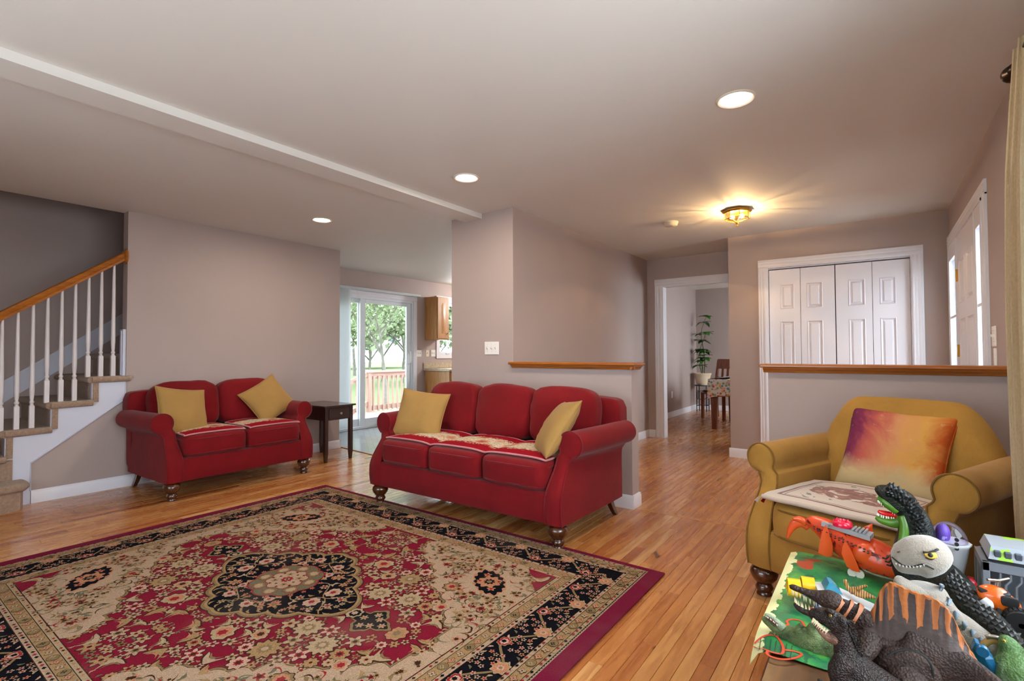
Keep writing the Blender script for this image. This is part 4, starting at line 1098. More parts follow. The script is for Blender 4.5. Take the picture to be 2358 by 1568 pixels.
# narrow stripes: alternating lozenges and dots
def small(cols, r, kinds=(4, 6)):
    def f(u, v, d, k): flat(ngon(u, v, d, lambda t: r*(1+.25*math.cos(kinds[k % 2]*t)), 10, 1.25, .9), LB, cols[k % len(cols)])
    return f
along(.0195, .030, small([ROS, BEI, BLK, ROS], .0062)); along(.085, .030, small([BLK, BEI, ROS, BRN], .0062))
along(.266, .028, small([ROS, BRN, BEI, BLK], .0066)); along(.338, .028, small([ROS, BEI, PEA, BRN], .006))
along(.003, .016, small([BLK], .0030)); along(.351, .014, small([BRN, RED], .003))
# tan guard bands: crescents, blossoms and lozenges
def guard(u, v, d, k):
    if k % 3 == 0:
        flat(ngon(u, v, d, lambda t: .020*(1-.25*math.cos(t)), 20, 1.15, 1), LB, BRN); flat(ngon(u, v, d, lambda t: .0185*(1-.25*math.cos(t)), 20, 1.15, 1), LB+1, OLI)
        flower(u, v, .011, (BLK if k % 6 else BEI, SAG), LB+2, 4, d)
    elif k % 3 == 1: flower(u, v, .016, (IVO, BEI, BRN), LB, 4, d+.4, outline=BRN)
    else: flower(u, v, .017, (PEA, IVO, ROS), LB, 4, d, outline=BRN)
along(.052, .052, guard); along(.302, .050, guard)
# main black border: vine, palmettes and little blossoms
def border_main():
    d0 = .1745; a, c = HU-EU-d0, HV-EV-d0; per = []
    for (p, q) in (((-a, c), (a, c)), ((a, c), (a, -c)), ((a, -c), (-a, -c)), ((-a, -c), (-a, c))):
        p, q = Vector(p), Vector(q); L = (q-p).length; d = (q-p)/L; n = Vector((-d.y, d.x)); ang = math.atan2(d.y, d.x)
        N = max(2, round(L/.30)); 
        vine = [tuple(p+d*(L*i/(N*16))+n*(.050*math.sin(2*PI*i/16))) for i in range(N*16+1)]
        ribbon(vine, .011, LB, OLI)
        for k in range(N*2):
            s = L*(k+.5)/(N*2); sg = 1 if k % 2 == 0 else -1; m = p+d*s
            q2 = m+n*(.050*sg)
            if k % 2: palmette(q2.x, q2.y, .036, ang+sg*PI/2+PI, (ROS, PNK, BLK), LB+2, outline=BEI)
            else: flower(q2.x, q2.y, .036, (PEA, PNK, OLI), LB+2, 8, ang, outline=BEI)
            for j in range(12):
                w = m-n*(sg*(-.012+.026*(j % 4))) + d*(-.062+.029*(j//3)+.008*(j % 2))
                if abs((w-p).dot(n)) < .066: flower(w.x, w.y, .0128, ((PNK, IVO, PEA)[j % 3], BLK if j % 2 else ROS), LB+2, 5, j*.7)
            for j in (-1, 1):
                e = m+d*(.055*j)+n*(.058*sg*-1); flat(leaf(e.x, e.y, ang+j*.9, .028, .010, .4, 6), LB+2, SAG if j > 0 else BEI)
                e = m+d*(.05*j)+n*(.055*sg); flat(leaf(e.x, e.y, ang-j*.7, .026, .010, -.3, 6), LB+2, (BEI, PNK)[k % 2])
border_main()
# corner spandrels
edge = [(.24, FV), (.255, .72), (.33, .665), (.385, .60), (.47, .605), (.535, .525), (.60, .47), (.675, .375), (.745, .395), (.80, .315), (.875, .295), (.91, .205), (.985, .165), (1.005, .06), (FU, .0)]
edge = [(min(u, FU), min(v, FV)) for u, v in edge]
def scallop(pts, bulge, n=6):
    out = []
    for a, b_ in zip(pts, pts[1:]):
        a, b_ = Vector(a), Vector(b_); d = b_-a; nn = Vector((d.y, -d.x))
        # bulge towards the field centre
        if nn.dot(-(a+b_)/2) < 0: nn = -nn
        for i in range(n): t = i/n; q = a.lerp(b_, t)+nn*(bulge*math.sin(PI*t)); out.append((q.x, q.y))
    out.append(tuple(pts[-1])); return out
sc_ = []; _last = -9
for q in scallop(edge, .30):           # keep the outline turning one way round the corner
    a_ = math.atan2(q[1]-FV-.001, q[0]-FU-.001); a_ = a_ if a_ > 0 else a_+2*PI
    if a_ > _last: sc_.append(q); _last = a_
L1 = LB
def spandrel(su, sv):
    corner = (FU*su, FV*sv)
    for k, (mi, sh) in enumerate(((BRN, .016), (OLI, .012), (BRN, .0), (IVO, -.003))):
        P = [(max(0, u-sh*.7), max(0, v-sh*.7)) for u, v in sc_]; P = [(min(u, FU), min(v, FV)) for u, v in P]
        flat(mir(P+[(FU, FV)], su, sv), L1+k, mi, corner)
    s = (su, sv)
    # cartouche
    flat(mir(ngon(.845, .585, -.72, lambda t: .150*(1-.25*abs(math.sin(t)))*(1+.05*math.cos(8*t)), 40, 1, .72), *s), L1+5, PEA)
    flat(mir(ngon(.845, .585, -.72, lambda t: .138*(1-.25*abs(math.sin(t)))*(1+.09*math.cos(14*t)), 60, 1, .70), *s), L1+6, BLK)
    flower(.845, .585, .066, (PEA, BLK, OLI), L1+7, 8, 0, s); 
    for (u, v, r) in ((.79, .64, .024), (.90, .53, .024), (.80, .565, .02), (.885, .61, .02)): flower(u, v, r, (PEA, ROS), L1+9, 5, u, s)
    palmette(.735, .445, .055, math.atan2(.585-.445, .845-.735)+PI, (OLI, PEA, ROS), L1+5, s)
    for (u, v, r) in ((.60, .72, .036), (1.0, .40, .036), (.93, .75, .03)): flower(u, v, r, (BEI, OLI, ROS), L1+5, 9, u, s, BRN)
    for k in range(1100):
        u = random.uniform(.25, FU-.02); v = random.uniform(.06, FV-.02)
        if not inside(u, v) or ((u-.845)**2/.026+(v-.585)**2/.018) < 1: continue
        r = random.random()
        if r < .42: flat(mir(leaf(u, v, random.uniform(0, 6.3), .048, .017, .4, 6), *s), L1+5, random.choice((SAG, OLI, TAN, BEI, SAG)))
        elif r < .7: flower(u, v, random.choice((.016, .024)), (random.choice((ROS, PEA, TAN, OLI, BEI)), BRN), L1+5, 5, u*9, s)
        else: flat(mir(leaf(u, v, random.uniform(0, 6.3), .07, .008, .9, 8), *s), L1+5, random.choice((BRN, ROS, SAG, OLI)))
    # little red corner with pale leaves
    flat(mir([(FU, FV), (FU-.17, FV), (FU-.11, FV-.06), (FU-.05, FV-.08), (FU-.06, FV-.13), (FU, FV-.19)], *s), L1+8, RED, corner)
    acanthus(FU-.02, FV-.02, .10, PI*1.22, (BEI, OLI), L1+9, s); acanthus(FU-.015, FV-.06, .07, PI*1.05, (IVO, PEA), L1+9, s)
def boundary(u, v):
    """>0 on the ivory side"""
    best = 1e9; sg = 1
    for a, b_ in zip(edge, edge[1:]):
        d = (b_[0]-a[0], b_[1]-a[1]); L = d[0]**2+d[1]**2; t = max(0, min(1, ((u-a[0])*d[0]+(v-a[1])*d[1])/L))
        q = (a[0]+d[0]*t, a[1]+d[1]*t); ds = (u-q[0])**2+(v-q[1])**2
        if ds < best: best = ds; sg = (d[0]*(v-a[1])-d[1]*(u-a[0]))
    return math.copysign(math.sqrt(best), sg)
def inside(u, v): return boundary(u, v) > .035
sym(spandrel)
# central medallion
def med(k, dlt=0):
    def f(t):
        c, s = abs(math.cos(t)), abs(math.sin(t)); p = 1.16
        r = ((c/.54)**p+(s/.385)**p)**(-1/p)
        return (r-dlt)*(1+.085*abs(math.sin(8*t))-.03)
    return f
for i, (dl, mi) in enumerate(((-.006, BRN), (0, OLI), (.013, TAN), (.026, BLK))): flat(ngon(0, 0, 0, med(1, dl), 160), L1+i, mi, (0, 0))
for k in range(44):      # tufted inner edge of the medallion
    t = 2*PI*k/44; r = med(1, .03)(t); flat(leaf(r*math.cos(t), r*math.sin(t), t+PI+.5, .040, .012, .5, 6), L1+5, TAN)
def med_quarter(su, sv):
    s = (su, sv); rnd = random.Random(5)
    for (u, v, r, kind) in ((.30, .055, .050, 1), (.19, .17, .045, 0), (.08, .235, .040, 1), (.40, .035, .032, 0), (.28, .135, .032, 0), (.155, .075+.14, .026, 0), (.035, .30, .026, 0), (.225, .065, .03, 0), (.36, .10, .026, 0), (.12, .155, .03, 1), (.44, .015, .02, 0)):
        if kind: palmette(u, v, r, math.atan2(v, u), (PNK, IVO, ROS), L1+6, s, None)
        else: flower(u, v, r*.8, ((IVO, PEA, PNK, BEI)[int(u*90) % 4], OLI if int(v*70) % 2 else ROS), L1+6, 6, u*8, s)
    for _ in range(70):
        t = rnd.uniform(.02, PI/2-.02); r = rnd.uniform(.17, .97)*med(1, .05)(t)
        if r < .16: continue
        u, v = r*math.cos(t), r*math.sin(t)
        if rnd.random() < .55: flat(mir(leaf(u, v, rnd.uniform(0, 6.3), .036, .015, .6, 6), *s), L1+5, rnd.choice((BEI, TAN, SAG, IVO)))
        else: flower(u, v, .013, (rnd.choice((PEA, IVO, PNK)), ROS), L1+5, 5, u*5, s)
    pts = [(.15+.02*i, .05+.05*math.sin(i*.55)) for i in range(15)]; ribbon(mir(pts, *s), .006, L1+5, TAN)
    pts = [(.06+.07*math.sin(i*.5), .14+.012*i) for i in range(13)]; ribbon(mir(pts, *s), .006, L1+5, TAN)
sym(med_quarter)
flat(ngon(0, 0, 0, lambda t: .165*(1+.10*abs(math.sin(4*t+PI/4))), 96), L1+9, ROS, (0, 0)); flat(ngon(0, 0, 0, lambda t: .158*(1+.10*abs(math.sin(4*t+PI/4))), 96), L1+10, SAG, (0, 0))
for k in range(8):
    t = 2*PI*k/8+PI/8; palmette(.118*math.cos(t), .118*math.sin(t), .042, t, (OLI, BEI, IVO), L1+11, (1, 1), ROS)
flat(ngon(0, 0, 0, lambda t: .098*(1+.08*math.cos(8*t)), 64), L1+15, ROS, (0, 0)); flat(ngon(0, 0, 0, lambda t: .094*(1+.08*math.cos(8*t)), 64), L1+16, IVO, (0, 0))
for k in range(8):
    t = 2*PI*k/8; flower(.058*math.cos(t), .058*math.sin(t), .021, (TAN if k % 2 else PNK, OLI, BRN), L1+17, 5, t)
    t += PI/8; flower(.080*math.cos(t), .080*math.sin(t), .010, (ROS, BLK), L1+17, 5, t)
flower(0, 0, .032, (ROS, IVO, BLK), L1+17, 8)
# pendants on the long axis
for sg in (-1, 1):
    for i, (k, mi) in enumerate(((1.12, BRN), (1.08, OLI), (.92, BLK))): flat(ngon(.66*sg, 0, 0 if sg > 0 else PI, lambda t: k*.115*(.82+.18*math.cos(4*t))*(1+.06*math.cos(12*t)), 60, 1, .78), L1+i, mi)
    for (u, v) in ((.62, 0), (.69, .028), (.69, -.028), (.735, 0), (.655, .05), (.655, -.05)): flower(u*sg, v, .021, (BEI, PEA), L1+4, 6, u)
    palmette(.545*sg, 0, .05, 0 if sg > 0 else PI, (BEI, BLK, IVO), L1+4, (1, 1), BLK); palmette(.82*sg, 0, .06, 0 if sg > 0 else PI, (PEA, TAN, OLI), L1+4)
# red field: blossoms, palmettes, curling leaves on thin stems
occ = [(0, 0, .40), (.66, 0, .13), (.545, 0, .06), (.82, 0, .07), (.25, .12, .26)]
def free(u, v, r):
    if u < r*.5 or v < r*.4: return False
    if u > FU-r*.9 or v > FV-r*.9: return False
    if boundary(u, v) > -r*1.0: return False
    t = math.atan2(v, u)
    if math.hypot(u, v) < med(1)(t)+r*1.0: return False
    return all((u-a)**2+(v-b_)**2 > ((r+c)*.88)**2 for a, b_, c in occ[1:4]+occ[5:])
big = []
for (n_try, r, kind) in ((16, .062, 'pal'), (60, .050, 'aca'), (60, .046, 'pal'), (120, .040, 'flo'), (500, .037, 'aca'), (700, .030, 'flo'), (1500, .024, 'flo'), (3000, .017, 'sml'), (5000, .0115, 'tin')):
    for _ in range(n_try):
        u = random.uniform(0, FU); v = random.uniform(0, FV)
        if free(u, v, r): occ.append((u, v, r)); big.append((u, v, r, kind, random.random(), random.uniform(0, 2*PI)))
for (u, v, r, kind, q, a) in big:
    for s in SYM:
        if kind == 'pal':
            if q < .5: palmette(u, v, r*1.1, a, ((BEI, TAN, IVO)[int(q*6) % 3], PEA, (BRN, ROS)[int(q*9) % 2]), L1+2, s)
            else: flower(u, v, r*1.05, ((BEI, TAN)[int(q*8) % 2], OLI, IVO), L1+2, 11, a, s, BRN)
        elif kind == 'aca': acanthus(u-r*.8*math.cos(a), v-r*.8*math.sin(a), r*1.9, a, ((BEI, TAN, IVO)[int(q*9) % 3], (OLI, PEA)[int(q*7) % 2]), L1+2, s, .9 if q > .5 else -.9)
        elif kind == 'flo': flower(u, v, r*1.05, ((IVO, BEI, TAN, PNK)[int(q*12) % 4], (OLI, PEA, ROS)[int(q*9) % 3], BRN), L1+2, (5, 6, 8)[int(q*15) % 3], a, s, BRN)
        elif kind == 'sml': flower(u, v, r*1.1, ((BEI, IVO, OLI)[int(q*9) % 3], (BRN, ROS)[int(q*5) % 2]), L1+2, 5, a, s, BRN if q < .5 else None)
        else: flat(mir(leaf(u-r*math.cos(a), v-r*math.sin(a), a, r*2.3, r*.8, .5, 6), *s), L1+2, (OLI, TAN, SAG, BEI)[int(q*12) % 4])
for i in range(len(big)):
    if big[i][3] in ('pal', 'flo') and i % 2 == 0:
        near = sorted(big, key=lambda p: (p[0]-big[i][0])**2+(p[1]-big[i][1])**2)[1:3]
        for p in near:
            a, c = Vector(big[i][:2]), Vector(p[:2]); m = (a+c)/2+Vector((-(c-a).y, (c-a).x))*.25
            pts = [tuple(a*(1-t)**2+m*(2*t*(1-t))+c*t*t) for t in [k/6 for k in range(7)]]
            for s in SYM: ribbon(mir(pts, *s), .004, L1+1, TAN)
rug = thing('area_rug', 'large crimson Persian rug with black medallion on the oak floor', 'rug', (RC.x, RC.y, .001), math.radians(-.6))
b.build('rug_backing', rugm[BURG], rug)
rb.build('rug_pile', rugm, rug)
# ------------------------------------------------------------------ curtain and rod at the living room window
def curtain_mat(name, col, trans):
    t = NT(name); v = t.coord(scale=(1, 1, .3)); f = t.noise(v, 300, 2); c = hexc(col)
    colr = t.ramp(f, [(.3, tuple(x*.85 for x in c[:3])+(1,)), (.7, c)])
    t.set(Base_Color=colr, Roughness=.95, Specular_IOR_Level=.1, Sheen_Weight=.1)
    tl = t.n('BsdfTranslucent'); t.l(colr, tl.inputs[0]); mx = t.n('MixShader'); mx.inputs[0].default_value = trans
    t.l(t.b.outputs[0], mx.inputs[1]); t.l(tl.outputs[0], mx.inputs[2]); t.l(mx.outputs[0], t.out.inputs[0]); return t.m
M['curtain'] = curtain_mat('cream_linen_curtain', '#cfb692', .12); M['sheer'] = curtain_mat('white_sheer', '#e9edf2', .45)
M['bronze'] = mat('dark_bronze', '#3a2c22', .35, .9)
def drape(y0, y1, x, z0, z1, folds, amp, seed, bulge=0.0):
    b = MB(); n = folds*10; m = 26; vs = []; fs = []; th = .004
    for s in (0, 1):
        for j in range(m+1):
            v = j/m; z = z1+(z0-z1)*v
            for i in range(n+1):
                u = i/n; a = amp*(.55+.45*min(1, v*5))*(1+.25*fnoise(u*3, v*1.5, seed))
                ph = u*folds*2*PI+.5*fnoise(u*2, v*1.2, seed+4)
                xx = x+a*math.cos(ph)-bulge*math.sin(PI*min(1, v/.95))*(1-u)*1.0+(th if s else 0)
                yy = y0+(y1-y0)*u+.012*math.sin(2*ph)+.02*(v-.5)*fnoise(u*2, 0, seed)
                vs.append((xx, yy, z))
    o = (n+1)*(m+1)
    for j in range(m):
        for i in range(n):
            a = j*(n+1)+i; fs.append((a, a+1, a+n+2, a+n+1)); fs.append((o+a+n+1, o+a+n+2, o+a+1, o+a))
    ring = list(range(n+1))+[(j+1)*(n+1)-1 for j in range(1, m+1)]+[m*(n+1)+i for i in range(n-1, -1, -1)]+[j*(n+1) for j in range(m-1, 0, -1)]
    for k in range(len(ring)): a, c = ring[k], ring[(k+1) % len(ring)]; fs.append((a, o+a, o+c, c))
    b.add(vs, fs); return b
RODX = .415; RODZ = 2.165
t = thing('curtain', 'cream linen curtain hanging at the living room window beside the armchair', 'curtain', (0, 0, 0))
drape(2.44, 2.20, RODX, .03, RODZ+.035, 3, .034, 2.0, .030).build('curtain_panel', M['curtain'], t, smooth=120)
t = thing('sheer_curtain', 'white sheer curtain beside the cream panel', 'curtain', (0, 0, 0))
drape(2.20, 1.95, RODX+.05, .04, RODZ+.02, 4, .022, 7.0).build('curtain_panel', M['sheer'], t, smooth=120)
t = thing('curtain_rod', 'dark bronze curtain rod with ringed finial', 'curtain rod', (RODX, 2.50, RODZ))
b = MB(); b.tube([(0, -.02, 0), (0, -2.75, 0)], .011, 12); b.build('rod', M['bronze'], t, smooth=60)
b = MB(); b.lathe([(.012, -.03), (.014, -.02), (.022, -.014), (.012, -.006), (.014, .002), (.029, .014), (.033, .028), (.026, .042), (.010, .050), (0, .052)], (0, 0, 0), 18, 'y'); b.build('finial', M['bronze'], t, smooth=60)
b = MB(); b.tube([(.01, -.10, 0), (XR-RODX-.004, -.10, 0)], .007, 8); b.box(XR-RODX-.006, XR-RODX, -.125, -.075, -.04, .04); b.build('bracket', M['bronze'], t)

# ------------------------------------------------------------------ dining room
M['cherry'] = oak_mat('cherry_stain', '#5a230c', '#8a4218', .3, 'z', 1.0, .4)
def floral_cloth():
    t = NT('floral_tablecloth'); v = t.coord(); vo = t.n('TexVoronoi'); t.l(v, vo.inputs['Vector']); vo.inputs['Scale'].default_value = 26
    sp = t.n('SeparateColor'); t.l(vo.outputs['Color'], sp.inputs[0])
    pal = t.ramp(sp.outputs[0], [(0, hexc('#c45a66')), (.25, hexc('#e09a90')), (.45, hexc('#6a8aa6')), (.62, hexc('#d9a85a')), (.8, hexc('#8fa07c')), (1, hexc('#c46a70'))], 'CONSTANT')
    t.set(Base_Color=t.mix(t.math('LESS_THAN', vo.outputs['Distance'], .50), hexc('#d9d2c8'), pal), Roughness=.9); return t.m
M['floral'] = floral_cloth()
t = thing('dining_table', 'cherry wood dining table under the floral cloth', 'table', (-1.58, 8.45, 0))
b = MB(); b.box(-.48, .62, -.50, .75, .715, .745, .006); b.build('table_top', M['cherry'], t)
b = MB(); b.box(-.42, .56, -.44, -.42, .63, .715); b.box(-.42, -.40, -.44, .7, .63, .715); b.build('apron', M['cherry'], t)
for sx, sy in ((-.43, -.43), (.57, -.43), (-.43, .68), (.57, .68)):
    b = MB(); b.rings([[(sx-w, sy-w, z), (sx+w, sy-w, z), (sx+w, sy+w, z), (sx-w, sy+w, z)] for z, w in ((0, .036), (.5, .045), (.715, .045))]); b.build('leg', M['cherry'], t)
cl = MB(); nx = 40; R = []                   # cloth: flat top, hanging rim with a pointed corner
def rim(off, z, wav):
    P = []
    x0, x1, y0, y1 = -.50, .64, -.52, .77
    for k in range(120):
        s = k/120*4; q = int(s); f = s-q
        p = ((x0+(x1-x0)*f, y0), (x1, y0+(y1-y0)*f), (x1-(x1-x0)*f, y1), (x0, y1-(y1-y0)*f))[q]
        cx, cy = (x0+x1)/2, (y0+y1)/2; corner = (2*abs(f-.5))**6
        d = Vector((p[0]-cx, p[1]-cy)); nrm = ((0, -1), (1, 0), (0, 1), (-1, 0))[q]
        w = wav*(.025*math.sin(s*9)+.03*corner)
        P.append((p[0]+nrm[0]*(off+w), p[1]+nrm[1]*(off+w), z-wav*.07*corner))
    return P
R = [rim(-.25, .752, 0), rim(-.02, .752, 0), rim(.004, .748, 0), rim(.012, .735, 0), rim(.02, .64, .5), rim(.03, .52, 1)]
cl.rings(R, cap=True)
o = cl.build('tablecloth', M['floral'], None, smooth=70); o.location = (-1.58, 8.45, 0); tag(o, 'pink and blue floral tablecloth on the dining table', 'tablecloth')
M['black_seat'] = mat('black_vinyl_seat', '#17120f', .4)
def dining_chair(label, loc, rz):
    t = thing('dining_chair', label, 'chair', loc, rz, 'dining chairs')
    b = MB(); b.box(-.23, .23, -.22, .22, .425, .455, .006); b.build('seat_frame', M['cherry'], t); b = MB(); b.superbox((0, 0, .472), (.22, .21, .026), 6, 6); b.build('seat', M['black_seat'], t, smooth=80)
    for sx in (-1, 1):
        b = MB(); b.box(sx*.205-.022, sx*.205+.022, -.215, -.171, 0, .425, .003); b.build('front_leg', M['cherry'], t)
        b = MB(); R = []
        for z, y in ((0, .24), (.43, .20), (.75, .235), (1.02, .30)): R.append([(sx*.205-.018, y-.022, z), (sx*.205+.018, y-.022, z), (sx*.205+.018, y+.022, z), (sx*.205-.018, y+.022, z)])
        b.rings(R); b.build('back_leg', M['cherry'], t, smooth=40)
    b = MB(); b.prism([(.245, .86), (.262, .86), (.308, 1.035), (.288, 1.035)], 'x', -.215, .215); b.build('crest_rail', M['cherry'], t)
    b = MB(); b.prism([(.222, .66), (.238, .66), (.248, .71), (.232, .71)], 'x', -.2, .2); b.build('lower_rail', M['cherry'], t)
    for x in (-.10, 0, .10):
        b = MB(); b.prism([(.236, .70), (.246, .70), (.268, .87), (.258, .87)], 'x', x-.022, x+.022); b.build('back_slat', M['cherry'], t)
dining_chair('cherry dining chair at the far end of the floral-covered table', (-2.25, 9.32, 0), -.35)
dining_chair('cherry dining chair tucked under the side of the floral-covered table', (-1.55, 8.60, 0), PI/2*0+.9)
# plant on an iron stand
PL = Vector((-2.785, 10.24, 0))
t = thing('plant_stand', 'black iron plant stand in the dining room corner', 'plant stand', PL)
b = MB(); b.lathe([(.15, .50), (.15, .515), (0, .515)], (0, 0, 0), 24); b.build('tray', M['black'], t)
for k in range(4):
    a = PI/4+k*PI/2; b = MB(); b.tube([(.13*math.cos(a), .13*math.sin(a), .5), (.13*math.cos(a), .13*math.sin(a), 0)], .009, 6); b.build('leg', M['black'], t)
for k in range(4):
    a, c = PI/4+k*PI/2, PI/4+(k+1)*PI/2; p, q = Vector((.13*math.cos(a), .13*math.sin(a), 0)), Vector((.13*math.cos(c), .13*math.sin(c), 0)); b = MB()
    m = (p+q)/2; b.tube([p+Vector((0, 0, .12)), q+Vector((0, 0, .12))], .006, 6); b.tube([(m.x+.05*math.cos(s)*(q-p).normalized().x, m.y+.05*math.cos(s)*(q-p).normalized().y, .32+.09*math.sin(s)) for s in [i*PI/8 for i in range(17)]], .005, 6); b.build('scroll_panel', M['black'], t)
t = thing('potted_plant', 'tall leafy green plant in a ribbed cream pot on the iron stand', 'plant', (PL.x, PL.y, .515))
b = MB(); prof = [(.10, 0)]
for i in range(5): prof += [(.115+.008*i, .02+.038*i), (.120+.008*i, .038+.038*i)]
prof += [(.165, .215), (.165, .235), (.14, .235), (.13, .20), (0, .20)]
b.lathe(prof, (0, 0, 0), 24); b.build('pot', mat('cream_pot', '#c9b79c', .5), t, smooth=40)
M['stem'] = mat('green_stem', '#4a5a2a', .6); M['leaf'] = mat('glossy_leaf', '#2f6b1c', .35, var=(12, .3))
random.seed(4); b = MB(); nodes = []
for k in range(3):
    x, y = .03*math.cos(k*2.1), .03*math.sin(k*2.1); H = (1.16, .85, .5)[k]
    pts = [(x+.05*math.sin(i*.7+k)*i/8, y+.04*math.cos(i*.6+k)*i/8, .18+H*i/10) for i in range(11)]; b.tube(pts, [.011-.0007*i for i in range(11)], 6)
    nodes += [(pts[i], i/10) for i in ((3, 4, 6, 7, 9, 10) if k == 0 else (4, 6, 8, 10))]
b.build('stem', M['stem'], t, smooth=60)
for p, f in nodes:
    n = 8 if f in (1.0,) else 6
    for i in range(n):
        a = 2*PI*i/n+random.uniform(-.3, .3); L = random.uniform(.12, .17); dr = random.uniform(.2, .9); b = MB(); R = []
        for j in range(7):
            s = j/6; w = .046*math.sin(PI*min(1, .06+s*.94))**.8*(1 if s < 1 else 0)+.001; out = L*s; z = p[2]+.05*s-dr*L*s*s
            c = Vector((p[0]+out*math.cos(a), p[1]+out*math.sin(a), z)); sd_ = Vector((-math.sin(a), math.cos(a), 0))*w
            R.append([tuple(c+sd_+Vector((0, 0, .006))), tuple(c), tuple(c-sd_+Vector((0, 0, .006))), tuple(c-Vector((0, 0, .002)))])
        b.rings(R); b.build('leaf', M['leaf'], t, smooth=80)

# ------------------------------------------------------------------ outdoors beyond the sliding door
M['deck'] = oak_mat('pinkish_deck_wood', '#9a7a6c', '#b3988a', .7, 'z', .6, 0)
M['deck_y'] = oak_mat('pinkish_deck_rail', '#9a7a6c', '#b3988a', .7, 'y', .6, 0)
def grass():
    t = NT('lawn_grass'); v = t.coord(); f = t.noise(v, 1.2, 5, .6); g = t.noise(v, 40, 2)
    t.set(Base_Color=t.mix(t.math('MULTIPLY', g, .5), t.ramp(f, [(.3, hexc('#66744c')), (.7, hexc('#74805a'))]), hexc('#6f7d50')), Roughness=1, Specular_IOR_Level=.1); return t.m  # greens muted to stand for glare haze and cut green bounce
b = MB(); b.add([(-90, -60, -.75), (XK-.2, -60, -.75), (XK-.2, 90, -.75), (-90, 90, -.75), (-90, -60, 5)], [(0, 1, 2, 3)]); lawn = b.build('ground', grass()); struct(lawn, 'bright green lawn behind the deck')
b = MB(); b.add([(XR+.2, -40, -.4), (40, -40, -.4), (40, 50, -.4), (XR+.2, 50, -.4)], [(0, 1, 2, 3)]); struct(b.build('ground_front', mat('neutral_grey_ground', '#8a8a88', .9)), 'unseen front ground, made grey to keep green bounce out')  # unseen ground, made grey so no green light bounces indoors
dk = thing('deck', 'pinkish wooden deck outside the sliding door', 'deck', (0, 0, 0))
for k in range(17):
    b = MB(); x1 = XK-.14-k*.147; b.box(x1-.142, x1, 2.6, 9.4, -.15, -.115, .003); b.build('board', M['deck_y'], dk)
dr_ = thing('deck_railing', 'pinkish wooden deck railing with square balusters', 'railing', (-9.0, 0, 0))
def post(x, y, z0=-.75, z1=.80):
    b = MB(); b.box(x-.05, x+.05, y-.05, y+.05, z0, z1, .006); b.build('post', M['deck'], dr_)
Yc = 7.12
for y in (Yc, 9.3): post(0, y)
b = MB(); b.box(-.07, .07, Yc-.06, 9.36, .735, .775, .006); b.build('top_rail', M['deck_y'], dr_)
b = MB(); b.box(-.02, .02, Yc, 9.3, .60, .735); b.build('upper_rail', M['deck_y'], dr_); b = MB(); b.box(-.02, .02, Yc, 9.3, -.08, .02); b.build('lower_rail', M['deck_y'], dr_)
for k in range(16):
    y = Yc+.10+.135*k; b = MB(); b.box(.02, .055, y-.018, y+.018, -.10, .66); b.build('baluster', M['deck'], dr_)
post(0, 5.1, -.75, .02)
for z0, nm in ((.66, 'stair_rail'), (.02, 'stair_lower_rail')):
    b = MB(); b.prism([(Yc-.05, z0), (Yc-.05, z0+.10), (5.1, z0-.62), (5.1, z0-.72)], 'x', -.03, .03); b.build(nm, M['deck_y'], dr_)
for k in range(12):
    y = Yc-.2-.15*k; zz = .70-.36*(Yc-.05-y); b = MB(); b.box(.03, .06, y-.018, y+.018, zz-.66, zz); b.build('stair_baluster', M['deck'], dr_)
M['bark'] = mat('grey_bark', '#6f6a62', .9, var=(8, .3), bump=(30, .6)); M['spring_leaf'] = mat('spring_leaf', '#8e9c78', .8, var=(.6, .25)); M['dark_leaf'] = mat('summer_leaf', '#7e8c68', .8, var=(.4, .25))  # leaf greens muted, glare haze put into their colour
def tree(name, label, loc, H, spread, seed, leaf_n, lm, ls=.11):
    rnd = random.Random(seed); t = thing(name, label, 'tree', loc, group='trees behind the deck'); b = MB(); tips = []
    def grow(p, d, L, r, lev):
        q = p; pts = [tuple(p)]; rr = [r]
        for i in range(4):
            d = (d+Vector((rnd.uniform(-.16, .16), rnd.uniform(-.16, .16), .05))).normalized(); q = q+d*(L/4); pts.append(tuple(q)); rr.append(r*(1-.14*(i+1)))
            if lev >= 2: tips.append(q.copy())
        b.tube(pts, rr, 6)
        if lev < 4:
            for k in range(3 if lev else 5):
                a = rnd.uniform(0, 2*PI); tl = rnd.uniform(.45, .9); nd = (d*math.cos(tl)+Vector((math.cos(a), math.sin(a), .2))*math.sin(tl)*spread).normalized()
                grow(Vector(pts[rnd.choice((2, 3, 4))]), nd, L*rnd.uniform(.6, .8), r*.55, lev+1)
    grow(Vector((0, 0, 0)), Vector((0, 0, 1)), H*.34, H*.011, 0); b.build('trunk', M['bark'], t, smooth=60)
    lf = MB()
    for i in range(leaf_n):
        p = rnd.choice(tips)+Vector((rnd.gauss(0, .16), rnd.gauss(0, .16), rnd.gauss(0, .16)))*H/4; s = ls*rnd.uniform(.6, 1.3)
        u = Vector((rnd.gauss(0, 1), rnd.gauss(0, 1), rnd.gauss(0, 1))).normalized()*s; w = u.orthogonal().normalized()*s*.6
        lf.add([tuple(p-u), tuple(p+w), tuple(p+u), tuple(p-w)], [(0, 1, 2, 3)])
    lf.build('foliage', lm, t, kind='stuff')
tree('young_tree', 'young pale green tree right behind the deck railing', (-13.5, 11.4, -.75), 7.2, 1.25, 3, 16000, M['spring_leaf'], .045)
for k, (x, y, H) in enumerate(((-24, 19, 9), (-27, 22.5, 10), (-25, 22.5, 9), (-31, 28, 12), (-24, 15, 9), (-36, 27, 13), (-22, 22, 8))):
    tree('tree', 'leafy green tree beyond the lawn behind the deck', (x, y, -.8), H, 1.1, 11+k, 5200, M['dark_leaf'] if k % 2 else M['spring_leaf'], .20)
